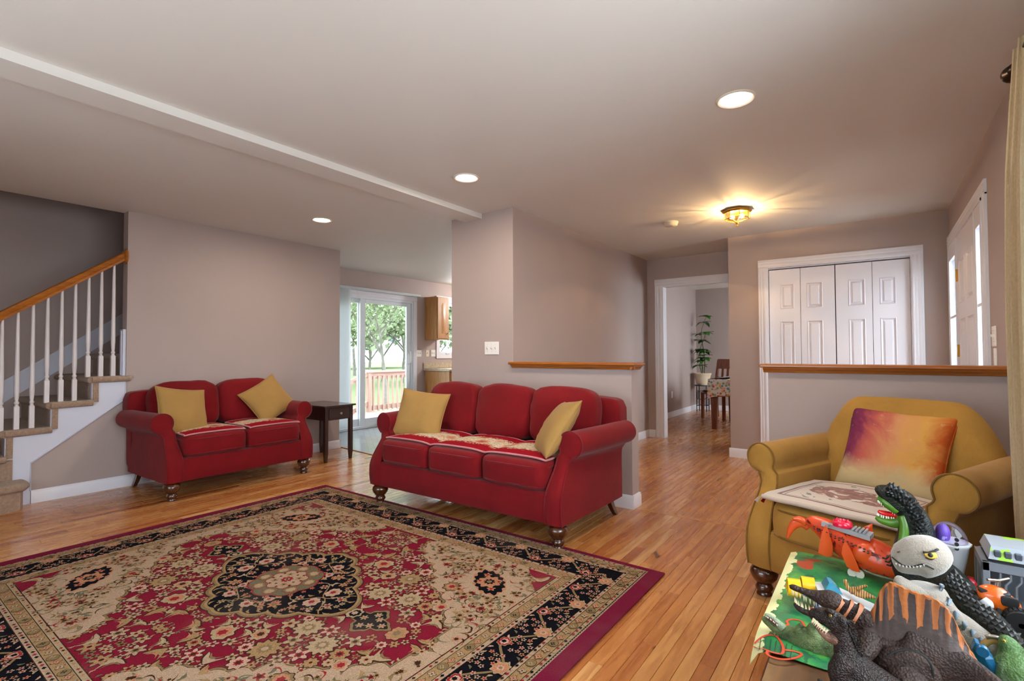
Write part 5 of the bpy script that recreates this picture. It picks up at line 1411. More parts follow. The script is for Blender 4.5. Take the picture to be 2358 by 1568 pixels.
h = thing('house', 'pale neighbouring house seen through the trees', 'house', (-52, 42, 1.2))
M['siding'] = mat('pale_siding', '#c9ccd0', .7)
b = MB(); b.box(-4, 4, -6, 6, 0, 6.2); b.build('walls', M['siding'], h); b = MB(); b.prism([(-6.5, 6.2), (6.5, 6.2), (0, 9)], 'x', -4.4, 4.4); b.build('roof', mat('grey_shingle', '#77777c', .9), h)
for y in (-3.4, -.4, 2.6):
    for z in (1.3, 4.0):
        b = MB(); b.box(4.0, 4.06, y-.6, y+.6, z-.1, z+1.5); o = b.build('window', M['trim'], h); g = MB(); g.box(4.05, 4.08, y-.5, y+.5, z, z+1.4); g.build('pane', mat('dark_pane', '#3c5f7c', .1), o)
# ------------------------------------------------------------------ toy table and play mat
TZ = .45
M['table_wood'] = oak_mat('dark_brown_table', '#3a1f10', '#5a3418', .35, 'y', .7, .3)
t = thing('toy_table', 'low dark wood table crowded with toys in front of the armchair', 'table', (.095, 1.46, 0))
b = MB(); b.box(-.315, .315, -.61, .61, TZ-.035, TZ, .005); b.build('table_top', M['table_wood'], t)
b = MB(); b.box(-.28, .28, -.57, .57, TZ-.10, TZ-.035); b.build('apron', M['table_wood'], t)
for sx in (-1, 1):
    for sy in (-1, 1): b = MB(); b.box(sx*.27-.03, sx*.27+.03, sy*.56-.03, sy*.56+.03, 0, TZ-.035, .004); b.build('leg', M['table_wood'], t)
def jungle():
    t = NT('jungle_play_mat'); c = t.n('TexCoord'); v = t.coord(); g = t.n('SeparateXYZ'); t.l(v, g.inputs[0])
    f = t.noise(v, 9, 4, .65, .6); f2 = t.noise(v, 24, 3, .6, .3); f3 = t.noise(v, 70, 2)
    col = t.ramp(f, [(.32, hexc('#0f5a3c')), (.44, hexc('#176a42')), (.55, hexc('#25803f')), (.66, hexc('#4f9a3e')), (.8, hexc('#9aba62'))])
    col = t.mix(t.ramp(f2, [(.58, (0, 0, 0, 1)), (.63, (1, 1, 1, 1))], 'LINEAR'), col, hexc('#0e5236'))
    n = t.noise(t.coord(off=(3, 3, 3)), 7, 2); col = t.mix(t.ramp(n, [(.63, (0, 0, 0, 1)), (.66, (1, 1, 1, 1))]), col, hexc('#a23c22'))
    # pale jagged margin along the left edge
    e = t.math('LESS_THAN', t.math('ADD', g.outputs[0], t.math('MULTIPLY', f2, -.075)), -.276)
    col = t.mix(e, col, hexc('#d8d7a0'))
    t.set(Base_Color=col, Roughness=.45, Specular_IOR_Level=.4); return t.m
mx0, mx1, my0, my1 = -.262, .24, 1.335, 2.062
t = thing('play_mat', 'glossy green jungle play mat lying under the toys', 'mat', (0, 1.7, TZ))
nx, ny = 26, 30; vs = []; fs = []
def mat_z(x, y):
    over = max(0, -.222-x); near = max(0, 1.45-y)/.115
    return .0025-.9*over*over/.04*(.25+1.0*near**2)+.003*fnoise(x*8, y*8, 1)*(1+near)
for s in (0, 1):
    for j in range(ny+1):
        for i in range(nx+1):
            x, y = mx0+(mx1-mx0)*i/nx, my0+(my1-my0)*j/ny; vs.append((x, y-1.7, max(-.2, mat_z(x, y))+(.0012 if s else 0)+.002))
o_ = (nx+1)*(ny+1)
for j in range(ny):
    for i in range(nx): a = j*(nx+1)+i; fs += [(o_+a, o_+a+1, o_+a+nx+2, o_+a+nx+1), (a+nx+1, a+nx+2, a+1, a)]
b = MB(); b.add(vs, fs); b.build('mat_sheet', jungle(), t, smooth=60)
M['print_red'] = mat('printed_red', '#c4381e', .45); M['print_black'] = mat('printed_black', '#12301f', .45)
def printed(pts, w, m, name):
    P = [on_z(x, y, TZ+.004) for x, y in pts]; P = [(p.x, p.y-1.7, mat_z(p.x, p.y)+.0046) for p in P]; b = MB(); L = []
    for i, p in enumerate(P):
        a, c = Vector(P[max(0, i-1)]), Vector(P[min(len(P)-1, i+1)]); d = (c-a).normalized(); n = Vector((-d.y, d.x, 0))*w/2
        L += [tuple(Vector(p)+n), tuple(Vector(p)-n)]
    b.add(L, [(2*i, 2*i+1, 2*i+3, 2*i+2) for i in range(len(P)-1)]); b.build(name, m, t)
def spline(pts, n=8):
    pts = [Vector(p) for p in pts]; out = []
    for i in range(len(pts)-1):
        p0, p1, p2, p3 = pts[max(0, i-1)], pts[i], pts[i+1], pts[min(len(pts)-1, i+2)]
        for k in range(n):
            u = k/n; out.append(tuple(.5*((2*p1)+(p2-p0)*u+(2*p0-5*p1+4*p2-p3)*u*u+(3*p1-p0-3*p2+p3)*u**3)))
    out.append(tuple(pts[-1])); return out
printed(spline([(1735, 1470), (1745, 1482), (1770, 1502), (1800, 1508), (1803, 1492), (1790, 1470), (1770, 1464), (1737, 1467)]), .006, M['print_red'], 'printed_loop')
printed(spline([(1770, 1500), (1766, 1507), (1775, 1515), (1800, 1521), (1830, 1518), (1846, 1510), (1830, 1503), (1808, 1500)]), .006, M['print_red'], 'printed_loop')
printed(spline([(1800, 1441), (1815, 1440), (1812, 1432), (1825, 1428), (1845, 1432), (1852, 1444), (1846, 1454)]), .006, M['print_red'], 'printed_loop')
for k in range(7): printed([(1752+k*12, 1466+k*4), (1748+k*12, 1490+k*5)], .0018, M['print_black'], 'printed_line')
for k in range(3): printed([(1745, 1470+k*9), (1835, 1490+k*12)], .0018, M['print_black'], 'printed_line')

# ------------------------------------------------------------------ helpers for moulded toys
from mathutils.bvhtree import BVHTree
CAMO = Vector((0, 0, CAMH))
def surf(mb): return BVHTree.FromPolygons([Vector(v) for v in mb.v], [list(f) for f in mb.f])
def hit(tree, x, y, Y, lift=0.0):
    """point of a toy's surface found along a line of sight, with its normal"""
    d = pray(x, y).normalized(); p, n, i, l = tree.ray_cast(CAMO, d)
    if p is None: return on_y(x, y, Y), -d
    if n.dot(d) > 0: n = -n
    return p+n*lift, n
def PX(l): return [(on_y(x, y, Y), r) for x, y, Y, r in l]
def loft(b, l, n=14, sub=4, rx=1.0):
    """smooth tube through (px, py, world y, radius) stations"""
    S = PX(l); pts = spline([tuple(p) for p, r in S], sub); rr = [q[0] for q in spline([(r, 0) for p, r in S], sub)]
    if rx == 1.0: b.tube(pts, rr, n)
    else: b.tube(pts, [(r*rx, r) for r in rr], n)
    return pts, rr
def fuse(o, voxel, smooth=3, disp=None):
    m = o.modifiers.new('fuse', 'REMESH'); m.mode = 'VOXEL'; m.voxel_size = voxel; m.use_smooth_shade = True
    if smooth: s = o.modifiers.new('soft', 'SMOOTH'); s.iterations = smooth; s.factor = .6
    return o
def skin(name, cols, scale=60, rough=.45, bump=.5, spots=None, bscale=120):
    """moulded plastic hide: mottled colours and pebbled relief"""
    t = NT(name); v = t.coord(); f = t.noise(v, scale, 4, .6)
    col = t.ramp(f, [(.3+.4*i/max(1, len(cols)-1), hexc(c)) for i, c in enumerate(cols)])
    vo = t.n('TexVoronoi'); t.l(v, vo.inputs['Vector']); vo.inputs['Scale'].default_value = bscale*2.6
    if spots:
        g = t.noise(t.coord(off=(5, 1, 2)), spots[1], 3); col = t.mix(t.ramp(g, [(spots[2], (0, 0, 0, 1)), (spots[2]+.04, (1, 1, 1, 1))]), col, hexc(spots[0]))
    t.set(Base_Color=col, Roughness=rough, Specular_IOR_Level=.3); t.bump(t.math('ADD', vo.outputs['Distance'], t.noise(v, 70, 4, .7)), bump*.75, .004); return t.m
def under(name, top, belly, z, soft=.01, rough=.45, spots=None, bscale=110, bump=.4):
    """back colour above a world height, belly colour below, with a ragged edge"""
    t = NT(name); v = t.coord(); s = t.n('SeparateXYZ'); t.l(v, s.inputs[0]); f = t.noise(v, 40, 3)
    h = t.math('ADD', s.outputs[2], t.math('MULTIPLY', t.math('SUBTRACT', f, .5), soft*4))
    a = hexc(top)
    if spots:
        g = t.noise(v, spots[1], 3, .5, 1.2); a = t.mix(t.ramp(g, [(spots[2], (0, 0, 0, 1)), (spots[2]+.03, (1, 1, 1, 1))]), hexc(top), hexc(spots[0]))
    t.set(Base_Color=t.mix(t.math('GREATER_THAN', h, z), hexc(belly), a), Roughness=rough)
    vo = t.n('TexVoronoi'); t.l(v, vo.inputs['Vector']); vo.inputs['Scale'].default_value = bscale; t.bump(vo.outputs['Distance'], bump, .003); return t.m
def plate(b, pts, Y, th, mi=None):
    """flat moulded piece: outline in picture points on the plane y = Y, with thickness"""
    P = [on_y(x, y, Y) for x, y in pts]; c = sum(P, Vector())/len(P); n = len(P)
    vs = [tuple(p+Vector((0, -th/2, 0))) for p in P]+[tuple(p+Vector((0, th/2, 0))) for p in P]+[tuple(c+Vector((0, -th*.8, 0))), tuple(c+Vector((0, th*.8, 0)))]
    fs = [(i, (i+1) % n, n+(i+1) % n, n+i) for i in range(n)]+[(i, 2*n, (i+1) % n) for i in range(n)]+[(n+i, n+(i+1) % n, 2*n+1) for i in range(n)]
    b.add(vs, fs, mi)
def cone(b, p, d, r, L, n=6):
    d = Vector(d).normalized(); a = d.orthogonal().normalized(); c = d.cross(a); p = Vector(p)
    vs = [tuple(p+a*(r*math.cos(2*PI*k/n))+c*(r*math.sin(2*PI*k/n))) for k in range(n)]+[tuple(p+d*L)]
    b.add(vs, [(k, (k+1) % n, n) for k in range(n)]+[tuple(range(n))[::-1]])
def teeth(t, l, Y, L, r, m, down=(0, 0, -1), n=8, name='teeth'):
    b = MB(); pts = spline([tuple(on_y(x, y, Y)) for x, y in l], 6); N = len(pts)
    for k in range(n): p = pts[int((N-1)*k/(n-1))]; cone(b, p, down, r, L, 5)
    o = b.build(name, m, t); o['kind'] = 'stuff'; return o
def eye(t, x, y, Y, r, col='#c9a227'):
    p = on_y(x, y, Y); b = MB(); b.ball(tuple(p), r, 10); o = b.build('eye', mat('eye_'+col[1:], col, .15), t, smooth=180)
    d = (Vector((0, 0, CAMH))-p).normalized(); q = p+d*r*.62; b = MB(); b.ball(tuple(q), r*.5, 8); b.build('pupil', M['black'], o, smooth=180)
M['tooth'] = mat('cream_tooth', '#d8c9a4', .4); M['white_tooth'] = mat('white_tooth', '#e8e4dc', .3)
def toy(name, label, cat='toy', group='toys on the low table'):
    return thing(name, label, cat, (0, 0, 0), 0, group)

# ------------------------------------------------------------------ brown sail-backed dinosaur
t = toy('toy_spinosaurus', 'large brown toy dinosaur with an orange-striped sail, nearest the camera')
hide = skin('brown_hide', ['#21140f', '#2e1e18', '#3a281f'], 22, .62, .7, None, 90)
b = MB(); Y = 1.26
loft(b, [(1928, 1390, Y, .017), (1952, 1406, Y, .022), (1985, 1432, Y, .030), (2012, 1468, Y, .044), (2050, 1504, Y, .062), (2100, 1524, Y, .072), (2160, 1534, Y, .064), (2215, 1550, Y-.01, .044), (2270, 1576, Y-.03, .030), (2330, 1612, Y-.06, .018)], 20, 5, .60)
loft(b, [(2000, 1470, Y-.03, .026), (1992, 1500, Y-.06, .018), (1975, 1512, Y-.075, .012), (1962, 1516, Y-.08, .009)], 10)
loft(b, [(2085, 1560, Y-.03, .04), (2088, 1580, Y-.05, .042), (2110, 1620, Y-.055, .03), (2090, 1660, Y-.08, .018), (2070, 1675, Y-.09, .014)], 14)
loft(b, [(2090, 1540, Y+.06, .045), (2110, 1600, Y+.06, .03), (2100, 1640, Y+.05, .018)], 12)
fuse(b.build('body', hide, t), .0045, 4)
b = MB(); b.ball(tuple(on_y(2086, 1554, Y-.040)), (.055, .022, .050), 24); b.build('thigh', hide, t, smooth=180)
b = MB(); b.tube([tuple(on_y(2086+63*math.cos(a), 1554-58*math.sin(a), Y-.052)) for a in [PI*i/14 for i in range(-1, 16)]], .002, 5); b.build('thigh_seam', M['black'], t)
def sail_mat():
    t = NT('striped_sail'); a = t.n('Attribute'); a.attribute_name = 'sail'; s = t.n('SeparateColor'); t.l(a.outputs['Color'], s.inputs[0])
    v = t.coord(); n = t.noise(v, 30, 3); n2 = t.noise(v, 90, 3)
    w = t.math('SINE', t.math('MULTIPLY_ADD', t.math('ADD', s.outputs[0], t.math('MULTIPLY', n, .05)), 62.0, 0.0))
    m = t.math('GREATER_THAN', t.math('ADD', w, t.math('MULTIPLY', t.math('SUBTRACT', s.outputs[1], t.math('MULTIPLY', n, .35)), 1.5)), .72)
    rim = t.math('GREATER_THAN', t.math('ADD', s.outputs[1], t.math('MULTIPLY', t.math('SUBTRACT', n2, .5), .12)), .955)
    low = t.math('GREATER_THAN', t.math('ADD', s.outputs[1], t.math('MULTIPLY', t.math('SUBTRACT', n, .5), .5)), .38)
    f = t.math('MAXIMUM', t.math('MULTIPLY', m, low), rim)
    t.set(Base_Color=t.mix(f, t.ramp(n2, [(.3, hexc('#281812')), (.7, hexc('#36231b'))]), hexc('#8f4c13')), Roughness=.55)
    t.bump(n2, .4, .003); return t.m
top = spline([(1984, 1424), (2008, 1404), (2024, 1366), (2038, 1347), (2055, 1341), (2083, 1354), (2114, 1366), (2145, 1376), (2170, 1391), (2192, 1416), (2214, 1460), (2235, 1497), (2251, 1521)], 5)
bot = spline([(1988, 1436), (2006, 1442), (2022, 1452), (2038, 1460), (2060, 1466), (2085, 1470), (2112, 1474), (2140, 1478), (2165, 1484), (2190, 1494), (2212, 1508), (2232, 1522), (2248, 1534)], 5)
b = MB(); vs = []; fs = []; at = []; n = len(top); K = 10
for side in (-1, 1):
    for i in range(n):
        for k in range(K+1):
            h = k/K; x = bot[i][0]*(1-h)+top[i][0]*h; y = bot[i][1]*(1-h)+top[i][1]*h
            jag = (1.2*math.sin(i*2.3) if k == K else 0); rib = .0018*math.sin(i*1.35)*h
            p = on_y(x, y+jag, Y); th = .020*(1-h)**1.6+.0030
            vs.append((p.x, p.y+side*(th+rib), p.z)); at.append((i/n, h, 0, 1))
st_ = n*(K+1)
for i in range(n-1):
    for k in range(K):
        a = i*(K+1)+k; fs += [(a, a+K+1, a+K+2, a+1), (st_+a+1, st_+a+K+2, st_+a+K+1, st_+a)]
for i in range(n-1): a = i*(K+1)+K; fs.append((a, a+K+1, st_+a+K+1, st_+a))
for i in (0, n-1):
    for k in range(K): a = i*(K+1)+k; fs.append((a, a+1, st_+a+1, st_+a))
b.add(vs, fs); o = b.build('sail', sail_mat(), t, smooth=70)
at_ = o.data.color_attributes.new('sail', 'FLOAT_COLOR', 'POINT'); at_.data.foreach_set('color', np.array(at, np.float32).ravel())
b = MB(); loft(b, [(1932, 1392, Y, .019), (1912, 1382, Y, .0205), (1893, 1377, Y, .0165), (1868, 1368, Y, .0095), (1842, 1358, Y, .0068), (1826, 1352, Y, .0065), (1817, 1351, Y, .004)], 14)
loft(b, [(1915, 1372, Y, .006), (1900, 1368, Y, .007), (1888, 1368, Y, .003)], 8)
fuse(b.build('head', hide, t), .0028, 3)
b = MB(); loft(b, [(1930, 1402, Y, .013), (1912, 1412, Y, .011), (1885, 1416, Y, .008), (1855, 1410, Y, .006), (1836, 1398, Y, .0055), (1829, 1388, Y, .003)], 12); fuse(b.build('lower_jaw', hide, t), .0028, 2)
b = MB(); loft(b, [(1918, 1403, Y+.002, .010), (1890, 1405, Y+.002, .006), (1862, 1402, Y+.002, .004)], 8, rx=1.2); b.build('mouth', mat('pink_mouth', '#8e4a38', .4), t, smooth=180)
hs_ = None
teeth(t, [(1890, 1393), (1865, 1380), (1838, 1366), (1824, 1360)], Y-.006, .011, .0017, M['tooth'], (.05, 0, -1), 12)
teeth(t, [(1885, 1408), (1860, 1403), (1840, 1394), (1831, 1386)], Y-.006, .011, .0017, M['tooth'], (-.1, 0, 1), 11)
eye(t, 1895, 1383, Y-.0135, .0035)
b = MB()
for (x, y, w) in ((1929, 1394, 7), (1945, 1404, 6), (1962, 1418, 8)):
    c = on_y(x, y+4, Y); r = .021+.012*(x-1929)/33
    ax = (on_y(1985, 1432, Y)-on_y(1928, 1390, Y)).normalized(); u = Vector((0, -1, 0)); q = ax.cross(u)
    ring = [[tuple(c+ax*(dx*.0009*w*(1+.3*math.sin(a*3)))+(u*math.cos(a)+q*math.sin(a))*r*1.03) for a in [i*2*PI/16 for i in range(16)]] for dx in (-.5, .5)]
    b.rings(ring, cap=False)
b.build('neck_band', mat('orange_paint', '#8a4a18', .5), t, smooth=80)

# ------------------------------------------------------------------ dark brown toothy dinosaur at the very front
t = toy('toy_raptor', 'dark brown toothy toy dinosaur rearing up at the table front')
dark = skin('umber_hide', ['#150d0b', '#1f1411', '#2c1d18'], 30, .5, .8, None, 130); Y = 1.16
b = MB()
loft(b, [(1928, 1432, Y, .018), (1935, 1452, Y, .017), (1944, 1480, Y, .019), (1954, 1512, Y, .025), (1978, 1552, Y, .037), (2016, 1592, Y, .043), (2075, 1622, Y-.01, .036), (2150, 1650, Y-.03, .02)], 16)
loft(b, [(1948, 1520, Y-.03, .020), (1930, 1545, Y-.04, .018), (1928, 1580, Y-.045, .012), (1905, 1590, Y-.06, .007), (1885, 1562, Y-.065, .005)], 10)
loft(b, [(2000, 1585, Y-.03, .032), (1995, 1640, Y-.03, .020), (1985, 1700, Y-.03, .012)], 10)
loft(b, [(2040, 1600, Y+.03, .030), (2040, 1660, Y+.03, .018), (2030, 1720, Y+.03, .012)], 10)
fuse(b.build('body', dark, t), .004, 3)
b = MB(); loft(b, [(1940, 1450, Y, .018), (1927, 1434, Y, .0195), (1910, 1424, Y, .0185), (1893, 1418, Y, .0155), (1879, 1417, Y, .0135), (1871, 1420, Y, .0105), (1867, 1423, Y, .005)], 14)
loft(b, [(1934, 1420, Y-.012, .004), (1941, 1432, Y-.015, .007), (1937, 1446, Y-.015, .004)], 8)
loft(b, [(1922, 1412, Y-.016, .004), (1910, 1407, Y-.016, .0055), (1898, 1404, Y-.013, .003)], 8); loft(b, [(1890, 1402, Y-.007, .0025), (1880, 1404, Y-.006, .0045), (1875, 1409, Y-.004, .002)], 8)
fuse(b.build('head', dark, t), .0030, 3)
b = MB(); loft(b, [(1932, 1470, Y-.004, .013), (1915, 1468, Y-.006, .0115), (1900, 1459, Y-.008, .0090), (1888, 1447, Y-.008, .0075), (1879, 1437, Y-.008, .004)], 12); fuse(b.build('lower_jaw', skin('jaw_hide', ['#6a4438', '#85604f', '#4a3028'], 30, .45), t), .0030, 2)
teeth(t, [(1874, 1424), (1882, 1431), (1892, 1440), (1906, 1450)], Y-.016, .011, .0022, M['tooth'], (-.5, -.2, -1), 9)
teeth(t, [(1881, 1436), (1889, 1445), (1902, 1455)], Y-.016, .007, .0018, M['tooth'], (.2, 0, 1), 7, 'lower_teeth')
eye(t, 1912, 1417, Y-.0165, .003, '#8a6a1c')
b = MB()
for k in range(16): p = on_y(1938+k*1.5, 1432+k*5.2, Y-.006); cone(b, p+Vector((.012, 0, .004)), (1, -.25, .5), .004, .012)
o = b.build('neck_spines', dark, t); o['kind'] = 'stuff'

# ------------------------------------------------------------------ green crocodile-like dinosaur on its back
t = toy('toy_crocodile', 'small green toy reptile lying on its back at the mat edge')
grn = skin('olive_hide', ['#3c4a2c', '#56653c', '#6f7a4c'], 40, .45, .7, None, 130); Y = 1.43
b = MB()
loft(b, [(1800, 1456, Y, .016), (1826, 1466, Y, .024), (1860, 1478, Y-.01, .030), (1900, 1490, Y-.01, .031), (1940, 1500, Y-.02, .026), (1990, 1512, Y-.03, .018), (2050, 1525, Y-.05, .010)], 14)
for l in ([(1842, 1462, Y-.02, .011), (1838, 1447, Y-.02, .008), (1848, 1437, Y-.02, .006)], [(1875, 1466, Y-.02, .014), (1868, 1446, Y-.02, .010), (1880, 1430, Y-.02, .007), (1874, 1420, Y-.02, .004)], [(1850, 1462, Y+.02, .010), (1856, 1446, Y+.02, .007)]): loft(b, l, 8)
fuse(b.build('body', grn, t), .0035, 3)
b = MB(); loft(b, [(1806, 1460, Y, .015), (1790, 1448, Y, .0145), (1775, 1436, Y, .0115), (1762, 1426, Y, .009), (1756, 1420, Y, .005)], 12); fuse(b.build('head', grn, t), .0028, 2)
b = MB(); loft(b, [(1804, 1448, Y-.004, .011), (1788, 1432, Y-.004, .009), (1772, 1420, Y-.004, .007), (1760, 1414, Y-.004, .004)], 12); fuse(b.build('jaw', skin('pale_green_hide', ['#6c7a5c', '#8a977a', '#5a6a4c'], 40, .4), t), .0028, 2)
b = MB(); loft(b, [(1790, 1440, Y-.014, .0035), (1776, 1428, Y-.013, .0035), (1763, 1419, Y-.012, .0025)], 6); b.build('mouth_line', mat('dark_red_mouth', '#5a1a18', .5), t, smooth=180)
teeth(t, [(1790, 1438), (1776, 1426), (1764, 1418)], Y-.016, .004, .0012, M['white_tooth'], (0, -.5, -1), 9)
b = MB()
for k in range(22): p = on_y(1784+k*7.2, 1458+k*2.6+12*math.sin(min(1, k/10)*PI/2), Y-.012); cone(b, p, (0, -.7, -.6), .0035, .008, 5)
o = b.build('side_spikes', grn, t); o['kind'] = 'stuff'

# ------------------------------------------------------------------ orange shark with grey launcher
t = toy('toy_shark', 'orange toy shark carrying a grey rack with a hot pink button')
shk = under('orange_hide', '#c9401a', '#d9cdb8', .482, .004, .35, ('#5e1410', 34, .60), 60, .2)
b = MB(); loft(b, [(1858, 1202, 2.045, .014), (1872, 1203, 2.04, .024), (1895, 1214, 2.035, .034), (1925, 1235, 2.02, .046), (1970, 1262, 1.99, .053), (2015, 1283, 1.96, .054), (2050, 1298, 1.94, .048), (2085, 1312, 1.91, .036), (2102, 1320, 1.90, .020)], 18, 5, 1.0)
fuse(b.build('body', shk, t), .005, 3)
org = mat('orange_plastic', '#cf4a16', .3, coat=.3)
b = MB(); loft(b, [(1864, 1214, 2.045, .016), (1850, 1203, 2.045, .018), (1834, 1204, 2.045, .017), (1821, 1218, 2.045, .011), (1813, 1240, 2.045, .003)], 12, 5, .45); b.build('tail_fin', org, t, smooth=180)
b = MB(); loft(b, [(1858, 1206, 2.04, .011), (1842, 1196, 2.04, .012), (1826, 1195, 2.04, .006)], 10, 4, .6); b.build('tail_fin', org, t, smooth=180)
for nm, P, Yf in (('side_fin', [(1884, 1271), (1888, 1248), (1893, 1224), (1901, 1208), (1910, 1227), (1918, 1254), (1918, 1278), (1903, 1281)], 1.965), ('side_fin', [(1938, 1274), (1940, 1258), (1944, 1248), (1949, 1246), (1960, 1266), (1971, 1290), (1981, 1317), (1964, 1313), (1950, 1303)], 1.925), ('back_fin', [(1990, 1214), (2000, 1209), (2009, 1206), (2009, 1226), (1998, 1228)], 2.03)):
    b = MB(); plate(b, P, Yf, .010); b.build(nm, org, t, smooth=60)
b = MB(); p = on_y(1995, 1277, 1.925); b.ball(tuple(p), (.036, .016, .034), 16); b.build('fin_joint', org, t, smooth=180)
rk = mat('grey_plastic', '#9a9ca0', .4)
b = MB(); q = [on_y(*c) for c in ((1891, 1205, 2.00), (2003, 1240, 1.935), (2012, 1230, 1.975), (1899, 1203, 2.04))]
for dz, nm in ((.0, 'rack'),):
    vs = [tuple(p+Vector((0, 0, .006))) for p in q]+[tuple(p-Vector((0, 0, .008))) for p in q]
    b.add(vs, [(0, 1, 2, 3), (7, 6, 5, 4)]+[(i, 4+i, 4+(i+1) % 4, (i+1) % 4) for i in range(4)]); b.build('rack', rk, t)
for k in range(4):
    u0 = .66+.075*k; b = MB(); A = q[0].lerp(q[1], u0); B = q[3].lerp(q[2], u0); up = Vector((0, 0, .011)); b.tube([tuple(A+up), tuple(B+up)], .0032, 6); b.build('rack_rib', rk, t)
c = q[0].lerp(q[2], .42)+Vector((0, 0, .006)); b = MB(); b.lathe([(.028, 0), (.029, .006), (.026, .016), (.022, .018), (.020, .012), (0, .012)], tuple(c), 24)
for dx in (-.014, .016): cone(b, c+Vector((dx, 0, .015)), (0, 0, 1), .006, .012, 8)
b.build('button', mat('hot_pink_plastic', '#d8143c', .25, coat=.4), t, smooth=50)
b = MB()
for (x, y) in ((2040, 1287), (2046, 1295), (2050, 1303)): b.tube([tuple(on_y(x-8, y-3, 1.885)), tuple(on_y(x, y, 1.882)), tuple(on_y(x+6, y-6, 1.885))], .0028, 6)
b.build('painted_mark', M['black'], t)
b = MB(); b.lathe([(.012, -.005), (.012, .005)], tuple(on_y(1980, 1322, 1.93)), 16, 'y'); b.lathe([(.012, -.005), (.012, .005)], tuple(on_y(1962, 1318, 1.93)), 16, 'y'); b.build('wheel', mat('cream_wheel', '#cfc8b8', .4), t, smooth=40)
b = MB()
for i in range(15):
    for j in range(2): p = on_y(1876+i*9.5, 1205+i*4.3+j*5+8, 1.99-.006*i+.005*j); b.ball(tuple(p+Vector((0, -.012, .004))), (.0035, .003, .0025), 6)
o = b.build('back_scales', mat('dark_scale', '#3a0f0c', .4), t, smooth=180); o['kind'] = 'stuff'

# ------------------------------------------------------------------ black and green roaring dinosaur
t = toy('toy_tyrannosaurus', 'black and green toy dinosaur with open mouth and a long studded tail')
blk = skin('black_hide', ['#0e1210', '#161b17', '#20251f'], 30, .35, .7, ('#3c5a1c', 9, .66), 120); gre = mat('lime_plastic', '#4a741c', .35, var=(30, .2)); Y = 1.90
b = MB(); loft(b, [(2078, 1165, Y, .028), (2092, 1178, Y, .036), (2104, 1200, Y, .041), (2110, 1228, Y, .044), (2106, 1262, Y, .050), (2112, 1300, Y, .066), (2140, 1330, Y-.02, .072), (2172, 1345, Y-.06, .060), (2205, 1365, Y-.12, .046), (2245, 1402, Y-.20, .036), (2290, 1442, Y-.28, .028), (2335, 1482, Y-.36, .020), (2372, 1512, Y-.42, .012)], 16, 5)
for s in (-.05, .05): loft(b, [(2125, 1340, Y+s, .040), (2120, 1375, Y+s, .028), (2122, 1400, Y+s, .020)], 10)
bs1 = (list(b.v), list(b.f)); fuse(b.build('body', blk, t), .0055, 3)
b = MB(); loft(b, [(2092, 1170, Y, .034), (2074, 1156, Y, .038), (2052, 1143, Y, .033), (2036, 1136, Y, .027), (2026, 1134, Y, .022), (2019, 1136, Y, .012)], 14, rx=1.0); loft(b, [(2078, 1148, Y-.022, .009), (2060, 1142, Y-.02, .008)], 8)
bb = MB(); bb.add(*bs1); bb.add(b.v, b.f); body_s = surf(bb); fuse(b.build('head', blk, t), .0038, 3)
b = MB(); loft(b, [(2068, 1176, Y-.018, .014), (2050, 1164, Y-.018, .014), (2036, 1154, Y-.014, .013), (2022, 1147, Y-.008, .009)], 12); b.build('upper_lip', gre, t, smooth=180)
b = MB(); loft(b, [(2082, 1195, Y, .022), (2062, 1203, Y, .017), (2042, 1201, Y, .013), (2026, 1195, Y, .011), (2017, 1190, Y, .006)], 12); b.build('lower_jaw', gre, t, smooth=180)
b = MB(); loft(b, [(2068, 1186, Y-.004, .010), (2048, 1184, Y-.006, .008), (2030, 1180, Y-.006, .007), (2022, 1176, Y-.006, .004)], 10, rx=1.1); b.build('tongue', mat('red_tongue', '#d0141c', .2, coat=.5), t, smooth=180)
b = MB(); loft(b, [(2078, 1188, Y-.020, .014), (2084, 1212, Y-.028, .013), (2082, 1240, Y-.032, .014), (2076, 1272, Y-.04, .013)], 10); b.build('throat', gre, t, smooth=180)
teeth(t, [(2022, 1152), (2034, 1161), (2048, 1171), (2060, 1180)], Y-.022, .010, .0022, M['white_tooth'], (0, 0, -1), 9)
teeth(t, [(2020, 1186), (2032, 1192), (2046, 1194), (2058, 1194)], Y-.012, .009, .0020, M['white_tooth'], (0, 0, 1), 8, 'lower_teeth')
eye(t, 2064, 1155, Y-.031, .005, '#a8a02a')
b = MB(); rs = random.Random(8)
def stud_rows(mid, half, rows, tree, r0, r1, L):
    pts = spline(mid, 4)
    for i, q in enumerate(pts):
        a, c = Vector(pts[max(0, i-1)]), Vector(pts[min(len(pts)-1, i+1)]); d = (c-a).normalized(); nn = Vector((-d.y, d.x)); u = i/(len(pts)-1)
        for j in range(rows):
            k = (j+.5*(i % 2))/(rows-.5)*2-1; x, y = q[0]+nn.x*half*k, q[1]+nn.y*half*k
            p, n = hit(tree, x, y, Y); r = r0*(1-u)+r1*u
            if p is not None and (p-on_y(x, y, Y)).length < .6: cone(b, p-n*.002, n, r, L*(1-.4*u)*rs.uniform(.8, 1.2), 6)
stud_rows([(2046, 1128), (2064, 1134), (2084, 1148), (2102, 1168), (2114, 1194), (2121, 1222), (2122, 1250)], 11, 3, body_s, .0095, .0085, .013)
stud_rows([(2186, 1330), (2212, 1356), (2248, 1394), (2290, 1434), (2335, 1474), (2370, 1506)], 17, 4, body_s, .0100, .0065, .011)
o = b.build('studs', mat('gloss_black_stud', '#0c0e0e', .38), t, smooth=30); o['kind'] = 'stuff'

